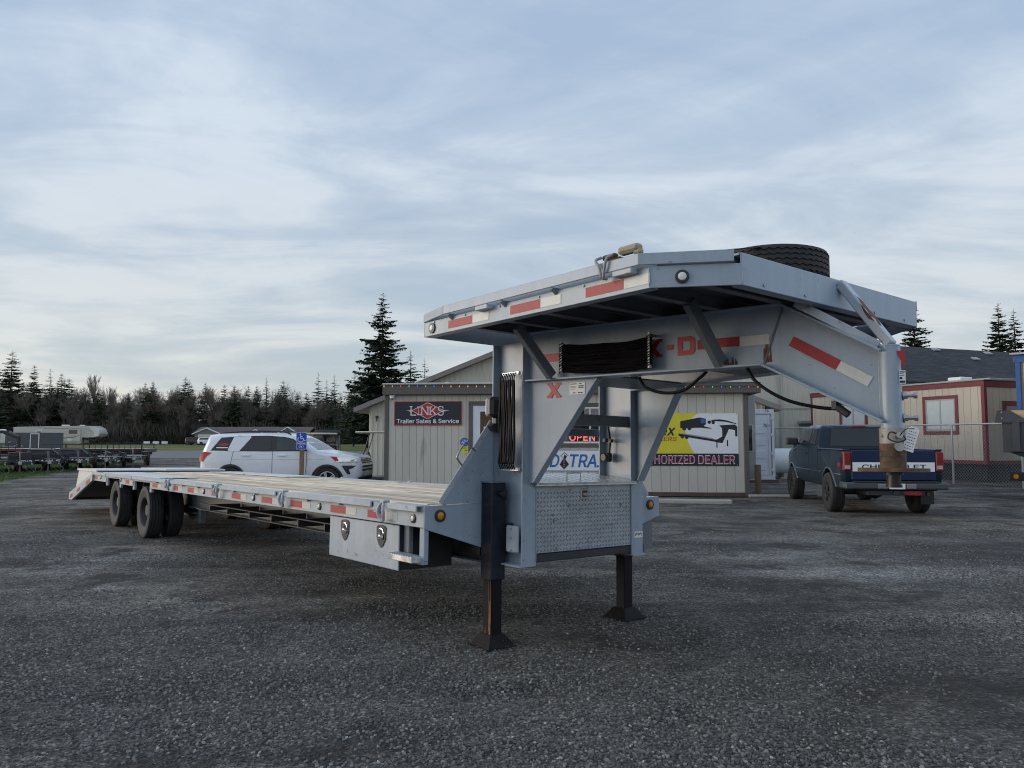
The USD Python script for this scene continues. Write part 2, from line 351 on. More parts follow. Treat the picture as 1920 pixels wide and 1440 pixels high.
# ---------------------------------------------------------------- ground
def ground_mats():
    n = {'tc': ('texture_coordinate', {}), 'p': ('principled_bsdf', {'roughness': 0.86, 'specular_ior_level': 0.3}),
         'vo': ('voronoi_texture', {'scale': 58.0, 'feature': 'f1', 'randomness': 1.0}),
         'vo2': ('voronoi_texture', {'scale': 23.0, 'feature': 'f1', 'randomness': 1.0}),
         'sepc': ('separate_color', {'color_type': 'rgb'}),
         'tone': ('rgb_ramp', {'ramp': [(0.0, (0.040, 0.038, 0.036)), (0.35, (0.078, 0.075, 0.071)), (0.70, (0.132, 0.127, 0.120)), (0.90, (0.182, 0.176, 0.166)), (0.97, (0.25, 0.243, 0.23)), (1.0, (0.34, 0.33, 0.31))]}),
         # broad tone: packed wheel lanes, washed out lighter gravel, damp dark patches
         'big': ('noise_texture', {'scale': 0.33, 'detail': 6.0, 'roughness': 0.62, 'distortion': 0.5}),
         'bigr': ('map_range', {'from_min': 0.38, 'from_max': 0.62, 'to_min': 0.52, 'to_max': 1.55, 'clamp': True}),
         'mid': ('noise_texture', {'scale': 2.4, 'detail': 6.0, 'roughness': 0.65}),
         'midr': ('map_range', {'from_min': 0.3, 'from_max': 0.7, 'to_min': 0.62, 'to_max': 1.32, 'clamp': True}),
         'tmap': ('mapping', {'rotation': (0, 0, math.radians(-18)), 'scale': (0.10, 1.25, 1.0)}),
         'tn': ('noise_texture', {'scale': 1.0, 'detail': 4.0, 'roughness': 0.55, 'distortion': 0.35}),
         'tr': ('map_range', {'from_min': 0.40, 'from_max': 0.60, 'to_min': 0.62, 'to_max': 1.2, 'clamp': True}),
         'mm': ('math', {'math_type': 'multiply'}), 'mm2': ('math', {'math_type': 'multiply'}), 'sc': ('vector_math', {'math_type': 'scale'}),
         'dn': ('noise_texture', {'scale': 0.95, 'detail': 7.0, 'roughness': 0.68, 'distortion': 0.3}),
         'dr': ('map_range', {'from_min': 0.525, 'from_max': 0.61, 'to_min': 0.0, 'to_max': 0.88, 'clamp': True}),
         'dmix': ('mix_color', {'blend_type': 'mix', 'b': (0.030, 0.026, 0.023)}),
         'wn': ('noise_texture', {'scale': 0.16, 'detail': 3.0}), 'wr': ('map_range', {'from_min': 0.42, 'from_max': 0.6, 'to_min': 0.0, 'to_max': 1.0, 'clamp': True}),
         'warm': ('mix_color', {'blend_type': 'multiply', 'b': (1.12, 1.02, 0.90), 'use_clamp': True, 'use_clamp_result': False}),
         'hs': ('math', {'math_type': 'multiply_add', 'value2': 0.6}),
         'bp': ('bump', {'strength': 1.0, 'distance': 0.016})}
    l = [('tc.object', 'vo.vector'), ('tc.object', 'vo2.vector'), ('tc.object', 'big.vector'), ('tc.object', 'mid.vector'), ('tc.object', 'dn.vector'), ('tc.object', 'tmap.vector'), ('tmap.vector', 'tn.vector'),
         ('vo.color', 'sepc.color'), ('sepc.r', 'tone.fac'), ('big.fac', 'bigr.value'), ('mid.fac', 'midr.value'), ('bigr.result', 'mm.value1'), ('midr.result', 'mm.value2'), ('tn.fac', 'tr.value'), ('mm.value', 'mm2.value1'), ('tr.result', 'mm2.value2'),
         ('tone.color', 'sc.vector1'), ('mm2.value', 'sc.scale'), ('dn.fac', 'dr.value'), ('dr.result', 'dmix.fac'), ('sc.vector', 'dmix.a'),
         ('tc.object', 'wn.vector'), ('wn.fac', 'wr.value'), ('wr.result', 'warm.fac'), ('dmix.result', 'warm.a'), ('warm.result', 'p.base_color'),
         ('vo.distance', 'hs.value1'), ('vo2.distance', 'hs.value3'), ('hs.value', 'bp.height'), ('bp.normal', 'p.normal')]
    LOOK['gravel'] = usdkit.material(stage, '/World/Looks/gravel', n, l, surface='p.BSDF')
ground_mats()
mat('lot_surface', (0.11, 0.11, 0.112), 0.75, var=0.18, scale=0.35, bump=0.2, bscale=30, bdist=0.01)
mat('field_grass', (0.095, 0.115, 0.032), 0.9, var=0.3, scale=0.22, dirt=((0.17, 0.155, 0.065), 0.52, 0.06), spec=0.1)
mat('verge_grass', (0.060, 0.100, 0.022), 0.9, var=0.4, scale=1.2)
mat('earth', (0.05, 0.055, 0.03), 0.95, var=0.3, scale=0.05)
mat('stone_dark', (0.090, 0.086, 0.081), 0.8, var=0.35, scale=30, rand=0.5)
mat('stone_mid', (0.165, 0.158, 0.149), 0.8, var=0.3, scale=30, rand=0.45)
mat('stone_pale', (0.30, 0.295, 0.28), 0.75, var=0.2, scale=30, rand=0.4)

def sheet(x0, x1, y0, y1, z, nx=2, ny=2, h=None):
    X, Y = np.meshgrid(np.linspace(x0, x1, nx), np.linspace(y0, y1, ny), indexing='ij')
    Z = np.full_like(X, z) if h is None else z + h(X, Y)
    v = np.stack([X, Y, Z], -1).reshape(-1, 3); f = []
    for i in range(nx - 1):
        for j in range(ny - 1):
            a, b, c, d = i * ny + j, (i + 1) * ny + j, (i + 1) * ny + j + 1, i * ny + j + 1
            f += [[a, b, c], [a, c, d]]
    return v, np.array(f)
def surf(name, mesh, look, smooth=False): return solo(name, mesh, look, kind='structure', smooth=smooth)
surf('terrain', sheet(-1500, 1500, -300, 2500, -0.05, 4, 4), 'earth')
def lumps(X, Y):
    p = np.stack([X * 0.7, Y * 0.7, np.zeros_like(X)], -1)
    q = np.stack([X * 2.3, Y * 2.3, np.ones_like(X)], -1)
    fade = np.clip((17.0 - Y) / 6.0, 0, 1)
    return ((meshkit.fbm(p, 3, 5) - 0.5) * 0.035 + (meshkit.fbm(q, 2, 8) - 0.5) * 0.016) * fade
# the gravel: fine grid close by, one plain sheet beyond
GX0, GX1, GY0, GY1 = -14.0, 14.0, 1.0, 18.0
gv, gf = sheet(GX0, GX1, GY0, GY1, 0.0, 281, 171, lumps)
ex_ = np.clip(np.minimum.reduce([gv[:, 0] - GX0, GX1 - gv[:, 0], gv[:, 1] - GY0, GY1 - gv[:, 1]]) / 1.5, 0, 1)
gv[:, 2] *= ex_
xs = [-110.0, GX0, GX1, 110.0]; ys = [-30.0, GY0, GY1, 62.0]
ring = []
for i in range(3):
    for j in range(3):
        if (i, j) != (1, 1): ring.append(sheet(xs[i], xs[i + 1], ys[j], ys[j + 1], 0.0))
surf('gravel_lot', cat([(gv, gf)] + ring), 'gravel', True)
def hills(X, Y): return (meshkit.fbm(np.stack([X * 0.02, Y * 0.02, 0 * X], -1), 3, 2) - 0.5) * 0.0
surf('far_lot', plate((0, 0, 0.0), (1, 0, 0), (0, 1, 0), [(-110, 62.0), (110, 62.0), (110, 99), (-20, 97.0), (-45, 98.0), (-110, 100.0)], 0.004), 'lot_surface')
surf('grass_field', sheet(-420, 420, 96.0, 560, -0.012), 'field_grass')
# grass verge below the row of trailers on the left
vp = [(-60, 25.0), (-17.8, 26.4), (-18.7, 28.6), (-20.3, 33.5), (-21.6, 39.0), (-24.0, 47.5), (-30.0, 50), (-60, 52)]
surf('grass_verge', plate((0, 0, 0.002), (1, 0, 0), (0, 1, 0), vp, 0.006), 'verge_grass')
VP = Polygon(vp)

# gravel stones that can be told apart close to the camera
def stone(seed):
    s = trimesh.creation.icosphere(subdivisions=1); r = np.random.default_rng(seed)
    v = np.array(s.vertices); v *= 1 + r.uniform(-0.28, 0.28, (len(v), 1)); v *= [1.0, r.uniform(0.6, 0.95), r.uniform(0.45, 0.75)]
    return v, np.array(s.faces)
def scatter(name, looks, n, sizes, seed, region, kindname):
    pi = UsdGeom.PointInstancer.Define(stage, '/World/' + name)
    info(pi.GetPrim(), kind='stuff', label=kindname)
    paths = []
    for k, lk in enumerate(looks):
        pp = f'/World/{name}/stone_{k:03d}'
        usdkit.mesh(stage, pp, stone(seed * 10 + k), LOOK[lk]); paths.append(pp)
    pi.CreatePrototypesRel().SetTargets(paths)
    r = np.random.default_rng(seed)
    x, y, s = region(r, n)
    n = len(x)
    z = lumps(x, y)
    sc = r.uniform(sizes[0], sizes[1], n) * s
    pos = np.stack([x, y, z + sc * 0.12], -1)
    q = r.normal(size=(n, 4)) * [1, 0.25, 0.25, 1]; q /= np.linalg.norm(q, axis=1, keepdims=True)
    pi.CreatePositionsAttr(Vt.Vec3fArray.FromNumpy(pos.astype(np.float32)))
    pi.CreateScalesAttr(Vt.Vec3fArray.FromNumpy(np.repeat(sc[:, None], 3, 1).astype(np.float32)))
    pi.CreateOrientationsAttr(Vt.QuathArray([Gf.Quath(*map(float, a)) for a in q]))
    pi.CreateProtoIndicesAttr(Vt.IntArray.FromNumpy(r.integers(0, len(looks), n).astype(np.int32)))
def near_region(r, n):
    y = 3.2 + 11.0 * r.random(n) ** 1.6
    x = (r.random(n) * 2 - 1) * (0.72 * y + 0.6)
    keep = meshkit.fbm(np.stack([x * 0.55, y * 0.8, 0 * x], -1), 4, 21) > 0.38 + r.random(n) * 0.24
    return x[keep], y[keep], np.ones(keep.sum())
scatter('gravel_stones', ['stone_dark', 'stone_dark', 'stone_mid', 'stone_dark', 'stone_mid', 'stone_dark'], 170000, (0.005, 0.0125), 3, near_region, 'loose grey gravel spread over the lot')
scatter('pale_stones', ['stone_pale', 'stone_mid', 'stone_pale'], 8000, (0.004, 0.013), 4, near_region, 'scattered pale stones in the dark gravel')
# ---------------------------------------------------------------- the gooseneck trailer
# local axes: u forward (to the coupler), v across (0 = near side), z up; z = 0 is the deck; it stands a little nose high
TR = np.array([[0.62173, 0.78398, 0.00801], [-0.78389, 0.62142, 0.02431], [0.01407, -0.02137, 0.99967]])
D0, W = 1.0825, 2.59
TO = np.array([-0.65026, 5.72376, 1.08248])
TM = np.eye(4); TM[:3, :3] = TR; TM[:3, 3] = TO - TR @ [0, 0, D0]
TRAILER = thing('gooseneck_trailer', 'long grey gooseneck flatbed trailer with timber deck and raised neck, in the foreground', 'trailer', matrix=TM)
def up(m): return m[0] + [0, 0, D0], m[1]
def tp(name, mesh, look, smooth=False, label=None, parent=None, kind=None):
    return part(parent or TRAILER, name, up(mesh), look, smooth, label, kind)
def mir(m): return m[0] * [1, -1, 1] + [0, W, 0], np.asarray(m[1])[:, ::-1]
def both(name, mesh, look, smooth=False):
    tp(name, mesh, look, smooth); return tp(name, mir(mesh), look, smooth)
def ground_z(u, v): return -(TO[2] + TR[2, 0] * u + TR[2, 1] * v) / TR[2, 2]
def local(m):   # trailer coordinates to world, for things that stand or hang on the trailer
    return xf(up(m), TM)

REAR = -12.25
DR = [-0.53, -2.55, -4.57, -6.68]
# deck planks lie lengthwise between the side rails
vb, k = 0.075, 0
NB = 15
bw = (W - 0.15) / NB
for i in range(NB):
    v0 = 0.075 + i * bw
    cuts = [REAR + 0.05] + sorted(RND.uniform(-9.5, -2.0) for _ in range(2)) + [-0.02]
    if cuts[2] - cuts[1] < 1.0: cuts.pop(1)
    for a, b_ in zip(cuts[:-1], cuts[1:]):
        dz = RND.uniform(-0.003, 0.003)
        tp('plank', bx(a + 0.003, b_ - 0.003, v0 + 0.004, v0 + bw - 0.004, -0.045 + dz, -0.004 + dz, 0.004), 'deck_wood')
# side channels, broken above the wheels
WU = [-8.46, -10.55]
segs = [(-7.92, 0.0), (-10.0, -9.02), (REAR, -11.12)]
for s0, s1 in segs:
    ch = cat([bx(s0, s1, 0.0, 0.012, -0.160, -0.010, 0.003), bx(s0, s1, 0.012, 0.07, -0.160, -0.148), bx(s0, s1, 0.012, 0.07, -0.030, -0.010)])
    both('side_channel', ch, 'trailer_paint_light')
for s0, s1 in [(-9.02, -7.92), (-11.12, -10.0)]:
    both('fender_rail', bx(s0, s1, 0.0, 0.05, -0.075, -0.012, 0.003), 'trailer_paint_light')
    for e in (s0, s1):
        both('fender_bracket', cat([bx(e - 0.05, e + 0.05, 0.012, 0.05, -0.22, -0.075, 0.004)]), 'trailer_paint_light')
# rub rails in lengths between the tie-down rings
edges = [-0.03] + sum([[d + 0.06, d - 0.20] for d in DR], []) + [-8.9, -8.95, -10.9, -10.95, REAR]
for a, b_ in zip(edges[0::2], edges[1::2]):
    both('rub_rail', bx(b_, a, -0.050, -0.034, -0.044, 0.004, 0.004), 'trailer_paint_light')
    both('rail_cap', bx(b_, a, -0.033, 0.072, -0.008, 0.003, 0.002), 'trailer_paint_light')
for d in DR:
    both('stake_pocket', cat([bx(d - 0.19, d - 0.10, -0.030, -0.001, -0.085, 0.0, 0.004), bx(d - 0.10, d + 0.05, -0.012, 0.0, -0.04, -0.004)]), 'trailer_paint')
    ring = [(d + 0.045 * math.cos(t) * (1 if math.sin(t) < 0 else 0.9), -0.058 - 0.012 * math.cos(t * 2), -0.065 + 0.072 * math.sin(t)) for t in np.linspace(-PI, PI, 22)]
    both('tie_down_ring', tube(ring, 0.0125, 8), 'trailer_paint_light', 60)
    both('ring_lug', bx(d - 0.035, d + 0.035, -0.062, -0.001, 0.0, 0.022, 0.006), 'trailer_paint_light')
for u in np.arange(-7.5, -0.2, 0.68):
    both('rail_spacer', bx(u - 0.05, u + 0.05, -0.032, -0.001, -0.062, -0.036, 0.003), 'trailer_paint_light')
# reflective tape and marker lamps on the near side
for a, b_ in [(-0.865, -0.575), (-1.56, -1.26), (-2.465, -2.185), (-3.24, -2.94), (-4.18, -3.88), (-4.92, -4.655), (-5.935, -5.65), (-6.60, -6.385), (-7.765, -7.46), (-9.54, -9.27), (-12.2, -11.89)]:
    both('red_tape', bx(a, b_, -0.0025, -0.0005, -0.135, -0.072), 'tape_red')
    both('white_tape', bx(b_ + 0.002, b_ + 0.19, -0.0025, -0.0005, -0.135, -0.072), 'tape_white')
def lamp(name, c, nrm, r=0.03, look='lens_clear'):
    n = unit(nrm); c = np.asarray(c, float)
    p = tp(name, cat([tube([c - n * 0.004, c + n * 0.010, c + n * 0.012], [r * 1.3, r * 1.3, r * 1.05], 20)]), 'black_plastic', 40)
    part(p, 'lens', up(tube([c + n * 0.0125, c + n * 0.016, c + n * 0.019], [r * 0.80, r * 0.74, r * 0.4], 20)), look, 40)
for u in (-0.14, -1.79, -3.47, -5.22, -7.05 + 0.03, -9.9, -11.6):
    lamp('marker_lamp', (u, -0.0, -0.098 if u > -7 else -0.085), (0, -1, 0), 0.026, 'lens_amber' if abs(u + 7.02) < 0.1 else 'lens_clear')
    lamp('marker_lamp', (u, W, -0.098), (0, 1, 0), 0.026)

# frame under the deck
for v in (0.72, W - 0.72):
    ib = cat([bx(-12.2, 0.0, v - 0.07, v + 0.07, -0.175, -0.160), bx(-12.2, 0.0, v - 0.006, v + 0.006, -0.46, -0.175), bx(-12.2, 0.0, v - 0.07, v + 0.07, -0.475, -0.46)])
    tp('main_beam', ib, 'trailer_paint_shaded')
for u in np.arange(-12.0, -0.2, 0.42):
    tp('cross_member', cat([bx(u - 0.004, u + 0.004, 0.07, W - 0.07, -0.148, -0.05), bx(u - 0.03, u + 0.03, 0.07, W - 0.07, -0.158, -0.148)]), 'frame_dark')
tp('torque_tube', cyl((-7.2, W / 2, -0.33), (-1.0, W / 2, -0.33), 0.11, 16), 'frame_dark', 40)
for v0 in (0.30,):
    rods = cat([bar((-6.35, v0, -0.315), (-2.0, v0, -0.300), 0.028, 0.016), bar((-6.5, v0, -0.395), (-2.0, v0, -0.390), 0.028, 0.016)])
    tp('storage_rack_rail', rods, 'black_dirty')
    for u in (-5.9, -5.2, -4.4, -3.7, -2.95, -2.3):
        tp('storage_rack_strut', bx(u - 0.012, u + 0.012, v0 - 0.012, v0 + 0.4, -0.385, -0.305), 'frame_dark')
# running gear
def tyre(r, w, rim, zig=0.0, ngroove=4, n=56):
    g = 0.010
    tread = []
    xs = np.linspace(-w * 0.40, w * 0.40, ngroove * 4 + 1)
    for j, x in enumerate(xs):
        groove = (j % 4) == 2
        if groove: tread += [(r, x - 0.0055), (r - g, x - 0.0045), (r - g, x + 0.0045), (r, x + 0.0055)]
        else: tread.append((r - 0.006 * (abs(x) / (w * 0.4)) ** 3, x))
    sh = [(r - 0.012, w * 0.455), (r - 0.035, w * 0.492), (r - 0.07, w * 0.5), ((r + rim) / 2, w * 0.49), (rim + 0.025, w * 0.44), (rim, w * 0.41)]
    left = [(a, -x) for a, x in reversed(sh)]
    prof = left + tread + sh
    nt = len(left)
    def wob(v, ang):
        if zig:
            t = np.abs(((ang / (2 * PI) * 44) % 1) * 2 - 1) * 2 - 1
            v[:, nt:nt + len(tread), 0] += zig * t[:, None]
        return v
    prof_in = [(rim, w * 0.38), (rim + 0.01, 0.0), (rim, -w * 0.38)]
    return lathe(prof + prof_in, n, True, wob), nt, len(tread)
def rim_dish(r, depth, w):
    """Deep dish wheel seen from outside; the face looks along -x."""
    prof = [(r + 0.008, -w * 0.43), (r, -w * 0.40), (r * 0.93, -w * 0.33), (r * 0.88, -w * 0.43 + depth * 0.6), (r * 0.72, -w * 0.43 + depth), (r * 0.5, -w * 0.43 + depth * 0.92), (r * 0.46, -w * 0.43 + depth * 0.55), (r * 0.30, -w * 0.43 + depth * 0.5), (0.001, -w * 0.43 + depth * 0.48)]
    m = [lathe(prof, 32, False)]
    for a in np.arange(8) * PI / 4:
        c = np.array([0, r * 0.60 * math.cos(a), r * 0.60 * math.sin(a)])
        m.append(cyl(c + [-w * 0.43 + depth - 0.03, 0, 0], c + [-w * 0.43 + depth + 0.01, 0, 0], 0.014, 6))
    return cat(m)
WR = 0.412
TYRE = tyre(WR, 0.225, 0.235)[0]
DISH = rim_dish(0.236, 0.13, 0.225)
def wheel_at(u, v, face, name='dual_wheel'):
    z = ground_z(u, v) + WR - 0.006
    s = 1 if face < 0 else -1
    # wheel axis x -> trailer v
    M = frame_m((u, v, z), (0, s, 0), (-s, 0, 0), (0, 0, 1))
    p = tp(name, xf(TYRE, M), 'tyre_rubber', 35)
    part(p, 'rim', up(xf(DISH, M)), 'rim_dark', 40)
for u in WU:
    for v, fc in ((0.155, -1), (0.455, 1), (W - 0.155, 1), (W - 0.455, -1)):
        wheel_at(u, v, fc)
    z = ground_z(u, W / 2) + WR
    tp('axle', cat([cyl((u, 0.30, z), (u, W - 0.30, z), 0.065, 12), cyl((u, 0.10, z), (u, 0.30, z), 0.085, 16), cyl((u, W - 0.30, z), (u, W - 0.1, z), 0.085, 16)]), 'frame_dark', 40)
    for v in (0.78, W - 0.78):
        tp('spring_hanger', cat([bx(u + 0.55, u + 0.67, v - 0.05, v + 0.05, -0.72, -0.47, 0.01), bar((u - 0.55, v, -0.60), (u + 0.6, v, -0.66), 0.08, 0.05)]), 'trailer_paint_shaded')
# steel covers above the wheels
for u in WU:
    both('wheel_cover_plate', bx(u - 0.98, u + 1.0, 0.02, 0.60, 0.004, 0.016, 0.003), 'steel_cover')
# sloping tail and the two flip over ramps
TAIL = -14.75
for mm in (lambda m: m, mir):
    tp('tail_channel', mm(plate((0, 0.012, 0), (1, 0, 0), (0, 0, 1), [(REAR, -0.012), (REAR, -0.16), (TAIL + 0.35, -0.64), (TAIL, -0.64), (TAIL, -0.50)], 0.05)), 'trailer_paint_light')
    tp('ramp_side', mm(plate((0, 0.10, 0), (1, 0, 0), (0, 0, 1), [(REAR - 0.06, 0.0), (-14.35, 0.02), (-14.68, -0.44), (-14.30, -0.42)], 0.03)), 'steel_cover')
    for a, b_, c in ((-12.5, -12.85, 'tape_red'), (-13.5, -13.8, 'tape_red'), (-14.3, -14.55, 'tape_red')):
        za, zb = -0.05 - (abs(a) - 12.25) * 0.2, -0.05 - (abs(b_) - 12.25) * 0.2
        tp('tail_tape', mm(plate((0, -0.042, 0), (1, 0, 0), (0, 0, 1), [(a, za - 0.03), (a, za - 0.10), (b_, zb - 0.10), (b_, zb - 0.03)], 0.003)), c)
tp('tail_bumper', bx(TAIL - 0.04, TAIL + 0.03, 0.0, W, -0.66, -0.52, 0.01), 'frame_dark')
tp('tail_pan', plate((0, W - 0.05, 0), (1, 0, 0), (0, 0, 1), [(REAR, -0.13), (TAIL, -0.62), (TAIL, -0.58), (REAR, -0.09)], W - 0.1), 'frame_dark')
tp('ramp', cat([bx(-14.4, -12.30, 0.04, 1.25, 0.0, 0.045, 0.006), bx(-14.4, -14.3, 0.1, 1.2, -0.40, 0.0, 0.006)]), 'steel_cover')
tp('ramp', cat([bx(-14.4, -12.25, 1.33, W - 0.04, 0.005, 0.055, 0.006), bx(-14.4, -14.3, 1.4, W - 0.1, -0.40, 0.0, 0.006)]), 'steel_cover')
tp('ramp_hinge', cyl((REAR + 0.02, 0.05, -0.005), (REAR + 0.02, W - 0.05, -0.005), 0.03, 10), 'frame_dark')

# front of the deck: headboard plates either side of the posts
for mm in (lambda m: m, mir):
    tp('wing_plate', mm(plate((0, 0, 0), (0, 1, 0), (0, 0, 1), [(0.0, 0.0), (0.0, -0.165), (0.55, -0.340), (0.63, -0.340), (0.63, 0.012)], 0.012)), 'trailer_paint')
    tp('wing_gusset', mm(cat([plate((-0.004, 0, 0), (0, 1, 0), (0, 0, 1), [(0.16, 0.014), (0.63, 0.014), (0.63, 0.628)], 0.012)])), 'trailer_paint')
    tp('gusset_flange', mm(bar((-0.004, 0.157, 0.012), (-0.004, 0.63, 0.636), 0.07, 0.012, 0.003, up=(1, 0, 0))), 'trailer_paint_light')
lamp('wing_lamp', (0.012, 0.134, -0.074), (1, 0, 0), 0.036, 'lens_amber')
lamp('wing_lamp', (0.012, 2.46, -0.064), (1, 0, 0), 0.036, 'lens_amber')
tp('grab_handle', tube(bend([(0.0, 0.335, 0.30), (0.0, 0.29, 0.345), (0.0, 0.285, 0.38), (0.0, 0.345, 0.465), (0.0, 0.375, 0.475), (0.0, 0.415, 0.42)][0:1] + [(0.0, 0.30, 0.34), (0.0, 0.29, 0.37), (0.0, 0.35, 0.46), (0.0, 0.38, 0.47), (0.0, 0.46, 0.41)], 4), 0.008, 8), 'steel_bolt', 60)
# uprights: I section posts, web set back between the flanges
ZT = 1.262
for mm in (lambda m: m, mir):
    tp('post', mm(cat([bx(-0.014, 0.0, 0.63, 0.77, -0.44, ZT, 0.003), bx(0.0, 0.360, 0.694, 0.706, -0.44, ZT), bx(0.360, 0.374, 0.630, 0.770, -0.445, ZT, 0.003)])), 'trailer_paint')
    tp('post_foot', mm(bx(-0.02, 0.38, 0.60, 0.76, -0.452, -0.44)), 'trailer_paint')
# neck beams run together to the coupler
S0, V0, SL = 0.374, 0.70, 0.2327
def nb(u): return V0 + SL * (u - S0)
ed = unit((1, SL, 0)); en = np.array([-ed[1], ed[0], 0])    # along the beam, towards the inside
nl = math.hypot(1, SL)
def su(u): return (u - S0) * nl
zb0, zt0 = 0.952, 1.300
UB, UT, UE = 2.150, 2.270, 2.81
prof_web = [(su(S0) + 0.0, zb0), (su(UB), zb0), (su(UE), 0.585), (su(UE), 0.972), (su(UT), zt0), (su(S0), zt0)]
for mm in (lambda m: m, mir):
    tp('neck_beam', mm(plate((S0, V0, 0) + en * 0.006, ed, (0, 0, 1), prof_web, 0.012)), 'trailer_paint')
    def fl(a, b_, z0, z1, w=0.14, ext=0.0):
        p0 = np.array([a, nb(a), z0]); p1 = np.array([b_, nb(b_), z1]); d = unit(p1 - p0)
        return bar(p0 - d * ext, p1 + d * ext, w, 0.014, 0.003)
    tp('beam_flange', mm(fl(S0 + 0.001, UB, zb0 - 0.007, zb0 - 0.007)), 'trailer_paint')
    tp('beam_flange', mm(fl(UB, UE, zb0 - 0.007, 0.578)), 'trailer_paint')
    tp('beam_flange', mm(fl(S0 + 0.001, UT, zt0 + 0.007, zt0 + 0.007)), 'trailer_paint')
    tp('beam_flange', mm(fl(UT, UE, zt0 + 0.007, 0.979)), 'trailer_paint')
    # bend seam with rust
    tp('weld_seam', mm(tube([np.array([UB, nb(UB), zb0]) - en * 0.008, np.array([UT, nb(UT), zt0]) - en * 0.008], 0.007, 6)), 'trailer_paint_shaded')
    # gusset below the beam, in front of the post
    g0 = np.array([S0, V0, 0])
    tp('neck_gusset', mm(plate(g0 + en * 0.006, ed, (0, 0, 1), [(0.0, 0.935), (0.0, 0.16), (0.065, 0.19), (su(0.985), 0.935)], 0.012)), 'trailer_paint')
    tp('gusset_flange', mm(bar(g0 + ed * 0.055 + [0, 0, 0.175], g0 + ed * (su(0.985) - 0.004) + [0, 0, 0.936], 0.075, 0.014, 0.004)), 'trailer_paint')
    # braces up to the deck edge
    tp('brace', mm(bar((0.634, 0.690, 0.965), (0.634, 0.36, 1.30), 0.075, 0.05, 0.004, up=(1, 0, 0))), 'trailer_paint_shaded')
    tp('brace', mm(bar((1.90, 1.01, 0.97), (1.90, 0.70, 1.33), 0.09, 0.05, 0.004, up=(1, 0, 0))), 'trailer_paint_shaded')
# rust at the foot of the second brace and at the bend
def onweb(s, z, out=0.0075): return g0 + ed * s + np.array([0, 0, z]) - en * out
def streak(s, z, w, h, seed):
    r = np.random.default_rng(seed); o = []
    for i in range(16):
        x = s + r.uniform(-w / 2, w / 2); hh = h * r.uniform(0.2, 1.0); ww = r.uniform(0.002, 0.007)
        o.append(plate(onweb(x, z, 0.0072 + i * 1e-4), ed, (0, 0, 1), [(-ww, 0.0), (ww, 0.0), (ww * 0.4, hh), (-ww * 0.4, hh * 0.9)], 0.0005))
    return cat([(xf(m, np.eye(4))) for m in o])
tp('rust_patch', streak(su(1.93), 0.962, 0.11, 0.06, 3), 'rust_stain')
tp('rust_patch', streak(su(2.17), 0.962, 0.05, 0.13, 4), 'rust_stain')
# tape and lettering on the near neck
EDW = -ed   # reading direction seen from the near side is along +u
def webtape(s0, s1, z0, z1, look, name, slope=0.0):
    h = z1 - z0
    tp(name, plate(onweb(s0, z0, 0.0095), ed, (0, 0, 1), [(0, 0), (s1 - s0, slope * (s1 - s0)), (s1 - s0, slope * (s1 - s0) + h), (0, h)], 0.001), look)
webtape(su(0.45), su(0.74), 1.082, 1.142, 'decal_red', 'red_tape')
webtape(su(1.722), su(2.00), 1.078, 1.140, 'tape_dark_red', 'red_tape')
webtape(su(2.002), su(2.187), 1.075, 1.137, 'tape_white', 'white_tape')
a0 = onweb(su(2.300), 1.055, 0.0095); sl = unit(np.array([ed[0], ed[1], -0.0]) + np.array([0, 0, -0.62])); un = unit(np.cross(np.cross(ed, [0, 0, 1]), sl))
un = un if un[2] > 0 else -un
tp('red_tape', plate(a0, sl, un, rect(0, 0.315, 0, 0.062), 0.001), 'tape_dark_red')
tp('white_tape', plate(a0 + sl * 0.317, sl, un, rect(0, 0.20, 0, 0.062), 0.001), 'tape_white')
def block(ch, w, h, t):
    """Heavy square-cut capitals."""
    c = 0.022
    B = lambda x0, x1, y0, y1: sbox(x0, y0, x1, y1)
    D_ = lambda a, b_: Polygon([(a[0] - t * .55, a[1]), (a[0] + t * .55, a[1]), (b_[0] + t * .55, b_[1]), (b_[0] - t * .55, b_[1])])
    if ch == 'D': return Polygon([(0, 0), (w - c, 0), (w, c), (w, h - c), (w - c, h), (0, h)]).difference(Polygon([(t, t * .9), (w - t - .006, t * .9), (w - t, t * .9 + .008), (w - t, h - t * .9 - .008), (w - t - .006, h - t * .9), (t, h - t * .9)]))
    if ch == 'A': return B(0, t, 0, h - c).union(B(w - t, w, 0, h - c)).union(Polygon([(0, h - c), (c, h), (w - c, h), (w, h - c), (w, h - t), (0, h - t)])).union(B(0, w, h * .3, h * .3 + t * .8))
    if ch == 'M': return B(0, t, 0, h).union(B(w - t, w, 0, h)).union(D_((t * .7, h), (w / 2, h * .35)).buffer(0)).union(D_((w - t * .7, h), (w / 2, h * .35)).buffer(0))
    if ch == 'X': return D_((t * .6, 0), (w - t * .6, h)).buffer(0).union(D_((w - t * .6, 0), (t * .6, h)).buffer(0)).union(B(0, t * 1.1, 0, h * .16)).union(B(w - t * 1.1, w, 0, h * .16)).union(B(0, t * 1.1, h * .84, h)).union(B(w - t * 1.1, w, h * .84, h))
    return B(0, w, h * .36, h * .36 + t * .9)
lm = []
for ch, u0, u1 in (('M', 0.94, 1.085), ('A', 1.11, 1.235), ('X', 1.335, 1.475), ('-', 1.508, 1.555), ('D', 1.583, 1.705)):
    lm.append(plate(onweb(su(u0), 1.048, 0.0095), ed, (0, 0, 1), block(ch, su(u1) - su(u0), 0.125, 0.036), 0.0012))
    tp('maker_letter', lm[-1], 'decal_red')
